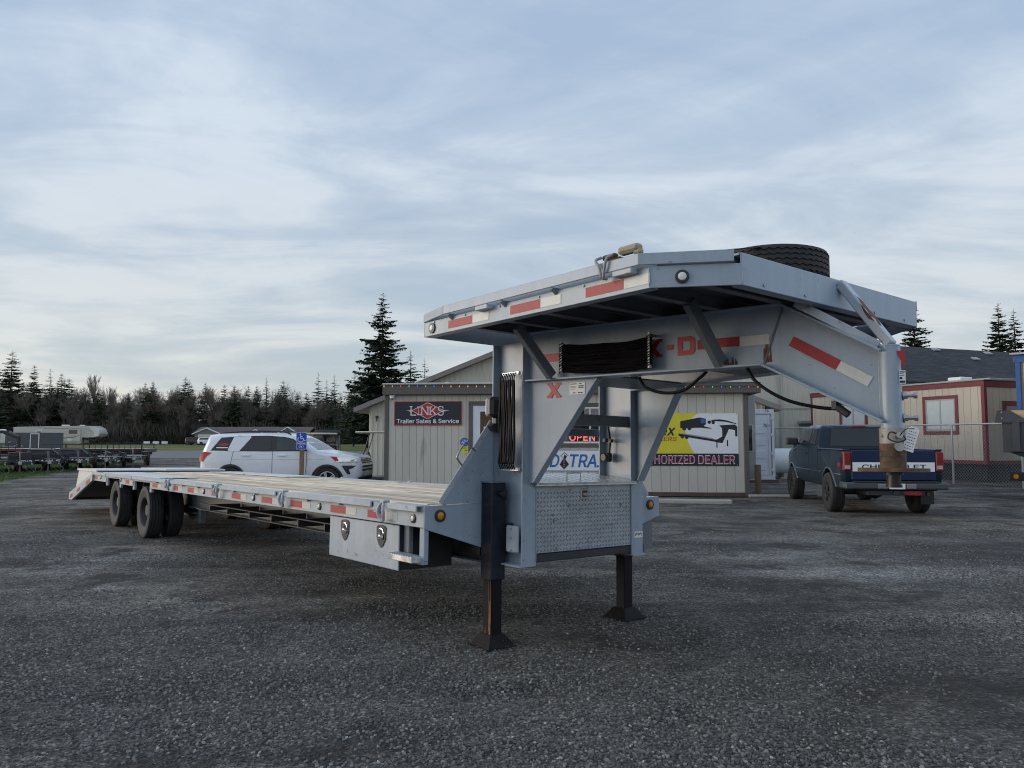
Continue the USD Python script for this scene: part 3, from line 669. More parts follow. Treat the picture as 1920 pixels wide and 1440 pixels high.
for sx in (0,):
    xc = onweb(su(0.60), 0.865, 0.0085)
    arm = lambda a: plate(xc, np.cos(a) * ed + np.array([0, 0, math.sin(a)]), -math.sin(a) * ed + np.array([0, 0, math.cos(a)]), [(-0.062, -0.017), (0.062, -0.017), (0.062, 0.017), (-0.062, 0.017)], 0.0012)
    m2 = arm(math.radians(50)); m3_ = arm(math.radians(-50)); m3_ = (m3_[0] - en * 0.0009, m3_[1])
    tp('x_emblem', cat([m2, m3_] + [plate(onweb(su(0.60) + sx_ * 0.040, 0.865 + sz_ * 0.047, 0.0102), ed, (0, 0, 1), rect(-0.022, 0.022, -0.009, 0.009), 0.001) for sx_ in (-1, 1) for sz_ in (-1, 1)]), 'decal_red')
pl = tp('data_plate', plate(onweb(su(0.735), 0.826, 0.0085), ed, (0, 0, 1), rect(0, 0.135, 0, 0.088), 0.001), 'decal_white')
part(pl, 'print', up(cat([plate(onweb(su(0.735) + x0, 0.826 + z0, 0.0098), ed, (0, 0, 1), rect(0, w_, 0, h_), 0.0004) for x0, z0, w_, h_ in
     [(0.008, 0.074, 0.055, 0.006), (0.085, 0.074, 0.022, 0.006), (0.008, 0.058, 0.045, 0.003), (0.08, 0.056, 0.045, 0.008), (0.008, 0.048, 0.05, 0.003), (0.08, 0.045, 0.042, 0.006), (0.008, 0.038, 0.042, 0.003), (0.03, 0.008, 0.022, 0.007), (0.075, 0.008, 0.018, 0.007), (0.097, 0.008, 0.018, 0.007)]])), 'ink_black')
# upper deck
UF, UR, UZ0, UZ1 = 2.56, -0.044, 1.264, 1.440
oct_ = [(UR, 0.0), (2.20, 0.0), (UF, 0.306), (UF, 2.284), (2.20, W), (UR, W)]
inn = Polygon(oct_).buffer(-0.06, join_style=2)
tp('upper_deck_floor', xf(extr(inn, 0.03), frame_m((0, 0, UZ1 - 0.045), (1, 0, 0), (0, 1, 0), (0, 0, 1))), 'trailer_paint_shaded')
def wall(a, b_, z0, z1, t=0.012, b=0.002):
    a, b_ = np.array(a, float), np.array(b_, float); d = unit(b_ - a); n = np.array([d[1], -d[0]])
    m = (a + b_) / 2 - n * t / 2
    return bar([*(m - (b_ - a) / 2), (z0 + z1) / 2], [*(m + (b_ - a) / 2), (z0 + z1) / 2], t, z1 - z0, b)
for mm in (lambda m: m, mir):
    tp('upper_side_channel', mm(cat([wall((UR, 0), (2.20, 0), UZ0, 1.372), bx(UR, 2.2, 0.012, 0.07, UZ0, UZ0 + 0.010), bx(UR, 2.2, 0.05, 0.062, 1.372, UZ1)])), 'trailer_paint_light')
    tp('upper_rub_rail', mm(cat([bx(0.293, 2.17, -0.052, -0.040, 1.386, 1.449, 0.003)])), 'trailer_paint')
    tp('upper_rub_rail', mm(bar((UR, 0.0, 1.405), (0.293, -0.046, 1.4175), 0.012, 0.063, 0.003)), 'trailer_paint_light')
    tp('chamfer_rail', mm(wall((2.17, -0.050), (2.545, 0.262), 1.386, 1.449)), 'trailer_paint')
    tp('chamfer_plate', mm(cat([wall((2.20, 0.0), (UF, 0.306), UZ0, 1.380), bx(2.1, 2.2, 0.0, 0.05, 1.372, 1.38)])), 'trailer_paint')
    for u in (0.738, 2.03):
        tp('rail_spacer', mm(bx(u - 0.05, u + 0.09, -0.055, 0.0, 1.352, 1.384, 0.004)), 'trailer_paint_light')
    for u in (0.33, 0.95, 1.45):
        tp('rail_bracket', mm(plate((u, 0, 0), (0, 1, 0), (0, 0, 1), [(-0.04, 1.386), (-0.04, 1.375), (0.0, 1.345), (0.05, 1.345), (0.05, 1.386)], 0.02)), 'trailer_paint_shaded')
    for a, b_ in ((0.29, 0.589), (1.013, 1.313), (1.717, 2.016)):
        tp('red_tape', mm(bx(a, b_, -0.0025, -0.0005, 1.288, 1.345)), 'tape_red')
        tp('white_tape', mm(bx(b_ + 0.002, b_ + 0.19, -0.0025, -0.0005, 1.288, 1.345)), 'tape_white')
tp('front_plate', cat([wall((UF, 0.306), (UF, 2.284), UZ0, UZ1 - 0.004, 0.012, 0.003), bx(UF - 0.07, UF - 0.012, 0.32, 2.27, UZ0, UZ0 + 0.01), bx(UF - 0.10, UF - 0.012, 0.30, 2.29, UZ1 - 0.016, UZ1 - 0.004)]), 'trailer_paint')
tp('rear_channel', wall((UR, W), (UR, 0), UZ0, UZ1, 0.012), 'trailer_paint_light')
for u in (0.30, 0.70, 1.10, 1.50, 1.90, 2.28):
    v_a = 0.07 if u < 2.1 else 0.16
    tp('upper_cross_member', cat([bx(u - 0.004, u + 0.004, v_a, W - v_a, 1.318, 1.392), bx(u - 0.03, u + 0.03, v_a, W - v_a, 1.311, 1.318)]), 'trailer_paint_shaded')
lamp('upper_lamp', (0.076, -0.0, 1.318), (0, -1, 0), 0.030)
cn = unit((0.306, -0.36, 0)); cc = np.array([2.20, 0, 0]) + np.array([0.36, 0.306, 0]) * 0.36
lamp('upper_lamp', (cc[0], cc[1], 1.318), cn, 0.028)
# coupler
PC = (2.832, 1.295)
tp('coupler_tube', cyl((*PC, 0.545), (*PC, 1.005), 0.058, 36), 'trailer_paint', 40)
tp('coupler_cap', cyl((*PC, 1.005), (*PC, 1.012), 0.060, 36), 'trailer_paint_light', 40)
tp('coupler_collar', cyl((*PC, 0.458), (*PC, 0.5449), 0.0665, 36), 'worn_collar', 40)
tp('coupler_sleeve', cat([cyl((*PC, 0.385), (*PC, 0.4579), 0.068, 36), cyl((*PC, 0.322), (*PC, 0.3842), 0.0675, 36)]), 'rusty_steel', 40)
tp('coupler_disc', cyl((*PC, 0.303), (*PC, 0.322), 0.182, 40), 'rusty_steel', 40)
tp('coupler_socket', cat([cyl((*PC, 0.285), (*PC, 0.3029), 0.052, 28), cyl((*PC, 0.232), (*PC, 0.285), 0.036, 28), cyl((*PC, 0.215), (*PC, 0.232), 0.042, 28)]), 'black_plastic', 40)
def bolt(c, d, L):
    c, d = np.asarray(c, float), unit(d)
    return cat([cyl(c, c + d * L, 0.010, 12), cyl(c + d * 0.008, c + d * 0.026, 0.020, 6), cyl(c + d * (L - 0.018), c + d * L, 0.018, 6), cyl(c + d * 0.0, c + d * 0.008, 0.026, 14)])
bd = unit((0.86, 0.5, 0))
for z in (0.725, 0.600):
    tp('set_bolt', bolt((PC[0] + bd[0] * 0.058, PC[1] + bd[1] * 0.058, z), bd, 0.075), 'steel_bolt', 30)
ld = unit((-0.10, -1.0, 0))      # looking at the camera side of the coupler
fd = unit((0.75, -0.66, 0))
pc = np.array([PC[0], PC[1], 0])
q0 = pc + fd * 0.066
tp('latch_pin', cat([cyl(q0 + [0, 0, 0.505], q0 + fd * 0.03 + [0, 0, 0.505], 0.018, 14), cyl(q0 + [0, 0, 0.44], q0 + fd * 0.022 + [0, 0, 0.44], 0.026, 14)]), 'steel_bolt', 30)
tdir = unit((0.66, 0.75, 0))
tp('latch_wire', cat([tube(bend([q0 + fd * 0.02 - tdir * 0.0 + [0, 0, 0.505], q0 - tdir * 0.045 + fd * 0.02 + [0, 0, 0.52], q0 - tdir * 0.055 + fd * 0.012 + [0, 0, 0.485], q0 - tdir * 0.01 + fd * 0.026 + [0, 0, 0.465], q0 + tdir * 0.03 + fd * 0.024 + [0, 0, 0.478], q0 + tdir * 0.02 + fd * 0.028 + [0, 0, 0.50]], 5), 0.004, 6)]), 'black_dirty', 60)
# rusty strut from the upper deck down to the coupler
s_a, s_b = np.array([UF + 0.004, 1.285, 1.418]), np.array([2.845, 1.295, 1.015])
sd = unit(s_b - s_a)
tp('coupler_strut', bar(s_a, s_b, 0.075, 0.05, 0.006), 'trailer_paint_light')
sn = np.cross(sd, (0, 1, 0)); sn = sn if sn[2] > 0 else -sn
rg = np.random.default_rng(5)
poly = [(0.13, -0.033)] + [(x, -0.036 + rg.uniform(0, 0.03)) for x in np.linspace(0.14, 0.36, 12)] + [(0.37, 0.0)] + [(x, 0.010 + rg.uniform(0, 0.018)) for x in np.linspace(0.34, 0.15, 8)]
tp('rusty_dent', plate(s_a + sn * 0.0255, sd, np.cross(sn, sd), poly, 0.001), 'rust_stain')
tp('rusty_dent', plate(s_a + np.array([0, -0.0385, 0]) , sd, sn, [(0.20, 0.024), (0.34, 0.024), (0.30, 0.006), (0.25, 0.012)], 0.001), 'rust_stain')
tp('strut_side', bar((2.40, 1.06, 1.295), (2.80, 1.245, 1.012), 0.012, 0.05, 0.003), 'trailer_paint_light')
# warning stickers on the coupler
tdw = unit((0.62, 0.785, 0)); ndw = unit((0.785, -0.62, 0))
st0 = pc + ndw * 0.0592
tp('warning_sticker', plate(st0 + tdw * 0.012 + [0, 0, 0.885], tdw, (0, 0, 1), [(0.0, 0.09), (0.045, 0.09), (0.045, 0.0), (0.035, 0.0)], 0.0012), 'decal_red')
tp('warning_sticker', plate(st0 + tdw * 0.022 + [0, 0, 0.79], tdw, (0, 0, 1), rect(0, 0.036, 0, 0.075), 0.0012), 'decal_white')
tp('sticker_print', cat([plate(st0 + tdw * 0.024 + ndw * 0.0014 + [0, 0, z], tdw, (0, 0, 1), rect(0, w_, 0, h_), 0.0006) for z, w_, h_ in ((0.795, 0.03, 0.012), (0.815, 0.014, 0.012), (0.835, 0.026, 0.003), (0.845, 0.022, 0.003), (0.853, 0.03, 0.006))]), 'ink_black')
# boxes between the posts
BV0, BV1 = 0.745, W - 0.745
tp('front_toolbox', bx(0.0, 0.362, BV0, BV1, -0.36, 0.148, 0.004), 'tread_plate')
dm = []
pit = 0.0335
for i in range(int((BV1 - BV0) / pit)):
    for j in range(int(0.50 / pit)):
        v = BV0 + 0.016 + i * pit; z = -0.345 + j * pit
        a = math.radians(52 if (i + j) % 2 else -38)
        dm.append(plate((0.3615, v, z), (0, math.cos(a), math.sin(a)), (0, -math.sin(a), math.cos(a)), [(-0.0155, 0), (0, -0.0045), (0.0155, 0), (0, 0.0045)], 0.0025))
tp('tread_pattern', cat(dm), 'tread_dash', kind='stuff')
lid = xf(bx(-0.55, 0.015, BV0 - 0.005, BV1 + 0.005, -0.008, 0.008, 0.003), frame_m((0.40, 0, 0.165), unit((1, 0, -0.10)), (0, 1, 0), unit((0.10, 0, 1))))
tp('toolbox_lid', cat([lid, bx(0.392, 0.412, BV0 - 0.005, BV1 + 0.005, 0.146, 0.172, 0.003)]), 'aluminium')
rb = []
for i in range(22):
    for j in range(10):
        x = -0.53 + j * 0.052 + (i % 2) * 0.026; v = BV0 + 0.03 + i * 0.048; a = 0.8 if i % 2 else -0.8
        rb.append(xf(plate((x, v, 0.0085), (math.cos(a), math.sin(a), 0), (-math.sin(a), math.cos(a), 0), [(-0.016, 0), (0, -0.005), (0.016, 0), (0, 0.005)], 0.002), frame_m((0.40, 0, 0.165), unit((1, 0, -0.10)), (0, 1, 0), unit((0.10, 0, 1)))))
tp('lid_tread_pattern', cat(rb), 'aluminium', kind='stuff')
tp('lid_handle', tube(bend([(0.31, 1.14, 0.17), (0.31, 1.14, 0.235), (0.31, 1.152, 0.243), (0.31, 1.275, 0.243), (0.31, 1.287, 0.235), (0.31, 1.287, 0.17)], 3), 0.006, 8), 'steel_bolt', 60)
lt = tp('box_latch', bx(0.362, 0.369, 1.243, 1.322, 0.030, 0.118, 0.004), 'chrome')
part(lt, 'recess', up(bx(0.3692, 0.371, 1.256, 1.309, 0.052, 0.105, 0.001)), 'black_plastic')
part(lt, 'handle', up(bx(0.3712, 0.378, 1.262, 1.303, 0.062, 0.088, 0.003)), 'chrome')
tp('number_sticker', bx(0.3742, 0.3752, 1.855, 1.957, -0.304, -0.254), 'decal_white')
tp('sticker_print', cat([bx(0.3754, 0.3758, 1.862 + i * 0.013, 1.870 + i * 0.013, -0.290 + (i % 3) * 0.006, -0.268 + (i % 2) * 0.006) for i in range(7)]), 'ink_black')
for z0, z1, u in ((0.630, 0.722, 0.28), (0.555, 0.620, -0.09)):
    tp('post_crossbar', bx(u - 0.03, u + 0.03, 0.706, W - 0.706, z0, z1, 0.004), 'trailer_paint_shaded')
tp('winch_bar', cyl((-0.02, 0.9, 0.765), (-0.02, 1.62, 0.765), 0.03, 12), 'black_dirty', 40)
tp('inner_lamp', cat([bx(0.06, 0.12, 1.80, 1.86, 0.33, 0.41, 0.01), cyl((0.09, 1.80, 0.37), (0.09, 1.77, 0.37), 0.03, 14)]), 'black_plastic')
tp('wiring', tube(bend([(0.10, 1.84, 0.41), (0.11, 1.84, 0.52), (0.10, 1.83, 0.63), (0.12, 1.82, 0.70), (0.11, 1.78, 0.72), (0.0, 1.5, 0.70)], 5), 0.008, 6), 'rubber_strap', 60)
tp('wiring_clip', cat([bx(0.09, 0.13, 1.83, 1.86, 0.50, 0.53), cyl((0.11, 1.80, 0.52), (0.11, 1.76, 0.52), 0.018, 10)]), 'black_plastic')
tp('lower_cross_beam', bx(-0.02, 0.36, 0.70, W - 0.60, -0.43, -0.365, 0.006), 'frame_dark')
tp('neck_cross_plate', plate((0, 0, 0.944), (1, 0, 0), (0, 1, 0), [(0.45, 0.80), (1.05, 0.93), (1.05, W - 0.93), (0.45, W - 0.80)], 0.01), 'trailer_paint_shaded')
tp('neck_cross_plate', plate((0, 0, 0.944), (1, 0, 0), (0, 1, 0), [(1.72, 1.09), (2.14, 1.18), (2.14, W - 1.18), (1.72, W - 1.09)], 0.01), 'trailer_paint_shaded')
# landing legs
for u, v, jt in ((0.09, 0.575, 0.165), (0.07, 2.05, 0.02)):
    gz = ground_z(u, v)
    near = v < 1
    lg = tp('landing_leg', bx(u - 0.068, u + 0.068, v - 0.068, v + 0.068, -0.565 if near else -0.50, jt, 0.006), 'leg_black')
    part(lg, 'leg_cap', up(bx(u - 0.072, u + 0.072, v - 0.072, v + 0.072, jt, jt + 0.012, 0.003)), 'trailer_paint_shaded')
    part(lg, 'inner_leg', up(bx(u - 0.052, u + 0.052, v - 0.052, v + 0.052, gz + 0.02, -0.40, 0.005)), 'leg_worn')
    hs = np.array([[x, y, 0] for x in (-1, 1) for y in (-1, 1)], float)
    top = hs * 0.066 + [u, v, gz + 0.10]; bot = hs * 0.125 + [u, v, gz + 0.018]
    h = trimesh.convex.convex_hull(np.vstack([top, bot]))
    part(lg, 'foot_cone', up((np.array(h.vertices), np.array(h.faces))), 'foot_steel')
    part(lg, 'foot_plate', up(bx(u - 0.14, u + 0.14, v - 0.14, v + 0.14, gz - 0.004, gz + 0.018, 0.004)), 'foot_steel')
    if near:
        for a_, w_, z0_, z1_ in ((0.036, 0.010, -0.98, -0.70), (0.020, 0.003, -0.95, -0.57), (0.045, 0.003, -0.90, -0.565), (-0.02, 0.004, -1.0, -0.9)):
            part(lg, 'rust_streak', up(plate((u + a_, v - 0.0523, 0), (1, 0, 0), (0, 0, 1), [(-w_, z0_), (w_, z0_ + 0.01), (w_ * 0.6, (z0_ + z1_) / 2), (w_ * 0.9, z1_), (-w_ * 0.5, z1_ - 0.03), (-w_ * 0.9, (z0_ + z1_) / 2)], 0.0008)), 'leg_rust')
        part(lg, 'crank_shaft', up(cyl((u + 0.068, v + 0.01, 0.085), (u + 0.12, v + 0.01, 0.085), 0.022, 14)), 'black_plastic', 40)
        tp('leg_bracket', cat([bx(0.15, 0.20, 0.628, 0.690, -0.36, -0.14, 0.006)]), 'black_dirty')
        tp('leg_bracket', cat([bx(0.21, 0.352, 0.600, 0.628, -0.352, -0.150, 0.012)]), 'trailer_paint_light')
    else:
        tp('leg_bracket', bx(-0.02, 0.20, v - 0.14, v + 0.06, -0.45, -0.38, 0.006), 'frame_dark')
# side toolbox, step, and what hangs below the deck
tp('side_toolbox', bx(-1.60, -0.387, 0.03, 0.52, -0.512, -0.172, 0.006), 'black_dirty')
sb = tp('toolbox_door', bx(-1.605, -0.384, 0.018, 0.030, -0.516, -0.170, 0.004), 'trailer_paint_light')
for u in (-1.294, -0.652):
    sh = [(-0.075, 0.07), (-0.05, 0.085), (0.0, 0.09), (0.05, 0.085), (0.075, 0.07), (0.07, -0.02), (0.035, -0.07), (0.0, -0.092), (-0.035, -0.07), (-0.07, -0.02)]
    l1 = tp('door_latch', plate((u, 0.0178, -0.272), (1, 0, 0), (0, 0, 1), sh, 0.008), 'rim_dark')
    part(l1, 'latch_bowl', up(cat([xf(lathe([(0.048, -0.003), (0.040, -0.006), (0.030, -0.002), (0.001, 0.0)], 20, False), frame_m((u, 0.0078, -0.255), (0, 1, 0), (-1, 0, 0), (0, 0, 1)))])), 'chrome', 50)
    part(l1, 'latch_handle', up(cat([bar((u - 0.045, 0.004, -0.285), (u + 0.045, 0.004, -0.285), 0.010, 0.022, 0.004), bar((u, 0.004, -0.285), (u, 0.004, -0.22), 0.018, 0.010, 0.003, up=(0, 1, 0))])), 'chrome')
tp('step_hanger', cat([bx(-0.385, -0.30, 0.06, 0.10, -0.42, -0.16, 0.006)]), 'trailer_paint_shaded')
tp('step_hanger', cat([bx(-0.07, 0.0, 0.01, 0.05, -0.405, -0.16, 0.006), bar((-0.01, 0.03, -0.405), (-0.34, 0.03, -0.405), 0.05, 0.05, 0.005)]), 'trailer_paint')
tp('step_tread', bx(-0.385, -0.035, -0.075, 0.03, -0.415, -0.372, 0.004), 'aluminium')
tp('step_ribs', cat([bx(-0.38 + i * 0.035, -0.368 + i * 0.035, -0.073, 0.028, -0.372, -0.366, 0.002) for i in range(10)]), 'aluminium')
tp('fluid_tank', bx(-0.30, -0.02, 0.52, 0.62, -0.40, -0.18, 0.01), 'black_dirty')
tp('mud_flap', bx(-0.03, -0.015, 2.36, 2.52, -0.48, -0.20), 'trailer_paint_shaded')
# cables along the neck
tp('neck_cable', tube(bend([(1.20, 1.02, 0.935), (1.26, 1.02, 0.86), (1.40, 1.05, 0.815), (1.54, 1.08, 0.825), (1.66, 1.10, 0.90), (1.72, 1.10, 0.938)], 6), 0.011, 8), 'rubber_strap', 60)
tp('neck_cable', tube(bend([(2.02, 1.12, 0.938), (2.08, 1.11, 0.855), (2.19, 1.11, 0.775), (2.30, 1.15, 0.715), (2.43, 1.20, 0.678), (2.53, 1.235, 0.665), (2.58, 1.245, 0.67)], 6), 0.011, 8), 'rubber_strap', 60)
tp('cable_socket', cat([cyl((2.56, 1.215, 0.672), (2.62, 1.225, 0.625), 0.022, 12), bx(2.53, 2.56, 1.20, 1.26, 0.66, 0.71)]), 'frame_dark', 30)
# work lamp on the near post
wl = tp('work_lamp', bx(0.02, 0.09, 0.545, 0.685, 0.675, 0.840, 0.025), 'black_plastic', 30)
part(wl, 'lamp_glass', up(bx(-0.012, 0.018, 0.556, 0.674, 0.687, 0.828, 0.012)), 'lens_clear')
part(wl, 'lamp_bracket', up(cat([bx(0.03, 0.08, 0.60, 0.63, 0.625, 0.675, 0.005), plate((0.0, 0, 0), (0, 1, 0), (0, 0, 1), [(0.57, 0.61), (0.69, 0.66), (0.69, 0.56), (0.60, 0.57)], 0.05)])), 'black_dirty')
# strap racks on the post and on the beam
for z in (1.005, 0.275):
    rk = tp('strap_rack', bx(0.155, 0.36, 0.598, 0.622, z - 0.014, z + 0.014, 0.003), 'aluminium')
ra, rb_ = su(0.725), su(1.423)
for s, z0, z1 in ((ra, 0.985, 1.205), (rb_, 0.968, 1.215)):
    tp('strap_rack', bar(onweb(s, z0, 0.095), onweb(s, z1, 0.095), 0.024, 0.016, 0.003, up=(1, 0, 0)), 'decal_white')
    for z in (z0 + 0.03, z1 - 0.02): tp('rack_arm', bar(onweb(s, z, 0.09), onweb(s, z, 0.006), 0.012, 0.02, 0.002), 'trailer_paint_shaded')

# weld beads and bolt heads where the plates meet
def bead(p0, p1, r=0.004, seed=1):
    p0, p1 = np.asarray(p0, float), np.asarray(p1, float); k_ = max(4, int(np.linalg.norm(p1 - p0) / 0.014))
    rr_ = np.random.default_rng(seed)
    return tube([p0 + (p1 - p0) * t for t in np.linspace(0, 1, k_)], r * (0.8 + 0.4 * rr_.random(k_)), 5)
wb = [bead((0.376, 0.632, 0.20), (0.376, 0.632, 0.93), 0.003, 1), bead((-0.005, 0.634, 0.02), (-0.005, 0.634, 0.62), 0.004, 2),
      bead(onweb(su(2.79), 0.60, 0.008), onweb(su(2.79), 0.965, 0.008), 0.006, 3), bead((UF + 0.003, 0.306, UZ0 + 0.01), (UF + 0.003, 0.306, 1.375), 0.004, 4),
      bead((2.20, -0.002, UZ0 + 0.01), (2.20, -0.002, 1.37), 0.004, 5), bead((0.376, 0.765, 0.16), (0.376, 0.765, -0.42), 0.004, 6), bead((0.364, 0.76, -0.358), (0.364, 1.83, -0.358), 0.004, 7),
      bead((0.0135, 0.02, 0.012), (0.0135, 0.60, 0.012), 0.003, 8), bead((UF + 0.004, 1.247, 1.40), (UF + 0.004, 1.323, 1.40), 0.006, 9), bead((2.79, 1.262, 1.013), (2.86, 1.33, 1.013), 0.006, 10)]
tp('weld_bead', cat(wb), 'trailer_paint', True, kind='stuff')
bh = []
for z in (-0.40, -0.25, 0.05, 0.30, 0.50, 0.72): bh.append(cyl((0.374, 0.655, z), (0.381, 0.655, z), 0.010, 6))
for z in (-0.33, -0.24, -0.17): bh.append(cyl((0.28, 0.5995, z), (0.28, 0.590, z), 0.009, 6))
for u in (0.10, 0.5, 0.9, 1.3, 1.7): bh.append(cyl((u, -0.001, 1.360), (u, -0.007, 1.360), 0.008, 6))
for v in (0.5, 0.9, 1.7, 2.1): bh.append(cyl((UF, v, 1.29), (UF + 0.006, v, 1.29), 0.009, 6))
tp('bolt_heads', cat(bh), 'trailer_paint', kind='stuff')
rrs = np.random.default_rng(31)
sp_ = []
for i in range(70):   # road grit on the headboard, small chips of dark
    v_, z_ = rrs.uniform(0.03, 0.6), rrs.uniform(-0.28, 0.5)
    if z_ > 0.0 and z_ > (v_ - 0.18) * 1.28: continue
    if z_ < -0.16 - 0.3 * v_: continue
    r__ = rrs.uniform(0.0012, 0.0035); x_ = 0.0126 if z_ < 0.01 else 0.0086
    sp_.append(plate((x_, v_, z_), (0, 1, 0), (0, 0, 1), [(-r__, -r__ * 1.4), (r__, -r__), (r__ * .8, r__ * 1.5), (-r__ * .6, r__)], 0.0003))
tp('paint_chips', cat(sp_), 'rim_dark', kind='stuff')

# ---- loose things that hang or lie on the trailer
for i in range(9):
    u = 0.170 + i * 0.0215
    rr = np.random.default_rng(40 + i)
    pts = [(u, 0.585, 1.01), (u - 0.006, 0.572, 0.96)] + [(u - 0.010 + rr.uniform(-0.006, 0.006), 0.578 + rr.uniform(-0.012, 0.006), z) for z in (0.85, 0.65, 0.48, 0.36)] + [(u - 0.012, 0.574, 0.31), (u - 0.006, 0.588, 0.272)]
    solo('rubber_strap', local(cat([tube(bend(pts, 4), [0.005] * 5 + [0.010] * 19 + [0.005] * 5, 6)])), 'rubber_strap', 'black rubber tie-down strap hanging upright in the row on the near post', 'strap', 'straps hung on the near post', smooth=60)
bun = []
rr = np.random.default_rng(77)
for i in range(64):
    z = 0.985 + (i / 63.0) * 0.195; out = 0.062 + rr.uniform(-0.035, 0.045)
    sag = rr.uniform(0.0, 0.012)
    top = 0.012 if i > 54 else 0.0
    p = [onweb(ra - 0.008, z * 0.9 + 0.11, 0.095), onweb(ra + 0.05, z, out)] + [onweb(ra + (rb_ - ra) * t, z - sag * 4 * t * (1 - t) + rr.uniform(-0.006, 0.006) - (0.012 * t), out + rr.uniform(-0.006, 0.006)) for t in (0.25, 0.5, 0.75)] + [onweb(rb_ - 0.05, z - 0.008, out), onweb(rb_ + 0.01, z * 0.9 + 0.11, 0.095)]
    bun.append(tube(bend(p, 3), 0.0075, 5))
for s in (ra, rb_):
    for i in range(12):
        z = 0.99 + i * 0.018 + rr.uniform(-0.005, 0.005)
        bun.append(tube([onweb(s + 0.02 * math.cos(t), z + 0.008 * math.sin(2 * t), 0.095 + 0.016 * math.sin(t)) for t in np.linspace(0, 2 * PI, 9)], 0.0035, 5))
solo('rubber_straps', local(cat(bun)), 'rubber_strap', 'tangle of black rubber tie-down straps stretched between two white racks on the neck', 'straps', kind='stuff', smooth=60)
# spare wheel lying on the upper deck
SP = np.array([1.66, 1.95]); SR = 0.415
tzig = tyre(SR, 0.235, 0.235, 0.006, 5, 176)[0]
Ms = frame_m((SP[0], SP[1], 1.752), (0, 0, 1), (1, 0, 0), (0, 1, 0))
spare = thing('spare_tyre', 'black spare tyre with zigzag tread lying flat on the raised front deck', 'tyre', loc=TM[:3, :3] @ [SP[0], SP[1], 1.752 + D0] + TM[:3, 3])
off = -(TM[:3, :3] @ [SP[0], SP[1], 1.752 + D0] + TM[:3, 3])
def sp(m): v, f = local(m); return v + off, f
part(spare, 'tyre', sp(xf(tzig, Ms)), 'tyre_rubber', 35)
part(spare, 'rim', sp(xf(DISH, Ms)), 'rim_dark', 40)
part(spare, 'mount', sp(cyl((SP[0], SP[1], 1.425), (SP[0], SP[1], 1.65), 0.09, 16)), 'frame_dark', 40)
# ratchet hook over the upper rail and its webbing
hk = thing('strap_hook', 'tan ratchet with bent steel hook gripping the upper near rail', 'strap hook', loc=(0, 0, 0))
part(hk, 'hook', local(tube(bend([(1.965, -0.035, 1.485), (1.95, -0.066, 1.462), (1.935, -0.068, 1.41), (1.92, -0.060, 1.362), (1.915, -0.03, 1.358), (1.905, -0.062, 1.366), (1.895, -0.068, 1.42), (1.865, -0.066, 1.465), (1.875, -0.03, 1.487)], 5), 0.0085, 8)), 'worn_collar', 60)
part(hk, 'ratchet_frame', local(cat([bx(1.87, 1.97, -0.025, 0.015, 1.470, 1.500, 0.008), bx(1.90, 2.0, -0.015, 0.06, 1.455, 1.475, 0.004)])), 'rusty_steel')
part(hk, 'ratchet_handle', local(cat([bx(1.99, 2.14, -0.03, 0.03, 1.478, 1.522, 0.014), bx(2.10, 2.15, -0.02, 0.02, 1.462, 1.49, 0.008)])), 'strap_tan')
solo('webbing_strap', local(cat([bar((2.0, 0.05, 1.475), (1.80, 1.66, 1.868), 0.045, 0.004, 0), bar((1.80, 1.66, 1.868), (1.76, 2.3, 1.872), 0.045, 0.004, 0)])), 'black_dirty', 'dark webbing strap pulled from the near rail up over the spare tyre', 'strap')
# paper tag tied to the coupler
tg = thing('paper_tag', 'white handwritten paper tag wired to the coupler tube', 'tag', loc=(0, 0, 0))
t0 = pc + fd * 0.074 + tdir * 0.03
tex, tey = unit(tdir * 0.93 + np.array([0, 0, -0.30]) + fd * 0.1), unit(np.array([0, 0, 1.0]) + tdir * 0.33)
tey = unit(tey - (tey @ tex) * tex)
tb = t0 + np.array([0, 0, 0.425]) - tdir * 0.012
part(tg, 'card', local(plate(tb, tex, tey, [(0, 0), (0.058, 0), (0.058, 0.125), (0.045, 0.14), (0.012, 0.14), (0, 0.125)], 0.001)), 'decal_white')
lines = []
rr = np.random.default_rng(9)
for i in range(7):
    x = 0.006
    while x < 0.048:
        w_ = rr.uniform(0.003, 0.010)
        lines.append(plate(tb + np.cross(tex, tey) * 0.0012 + tex * x + tey * (0.012 + i * 0.016 + rr.uniform(-0.001, 0.001)), tex, tey, rect(0, min(w_, 0.052 - x), 0, rr.uniform(0.002, 0.005)), 0.0002)); x += w_ + rr.uniform(0.002, 0.006)
part(tg, 'handwriting', local(cat(lines)), 'ink_black')
part(tg, 'wire', local(tube(bend([q0 + fd * 0.03 + [0, 0, 0.50], q0 + fd * 0.035 + tdir * 0.03 + [0, 0, 0.535], tb + tex * 0.03 + tey * 0.13 + np.cross(tex, tey) * 0.002], 5), 0.0022, 5)), 'rubber_strap')
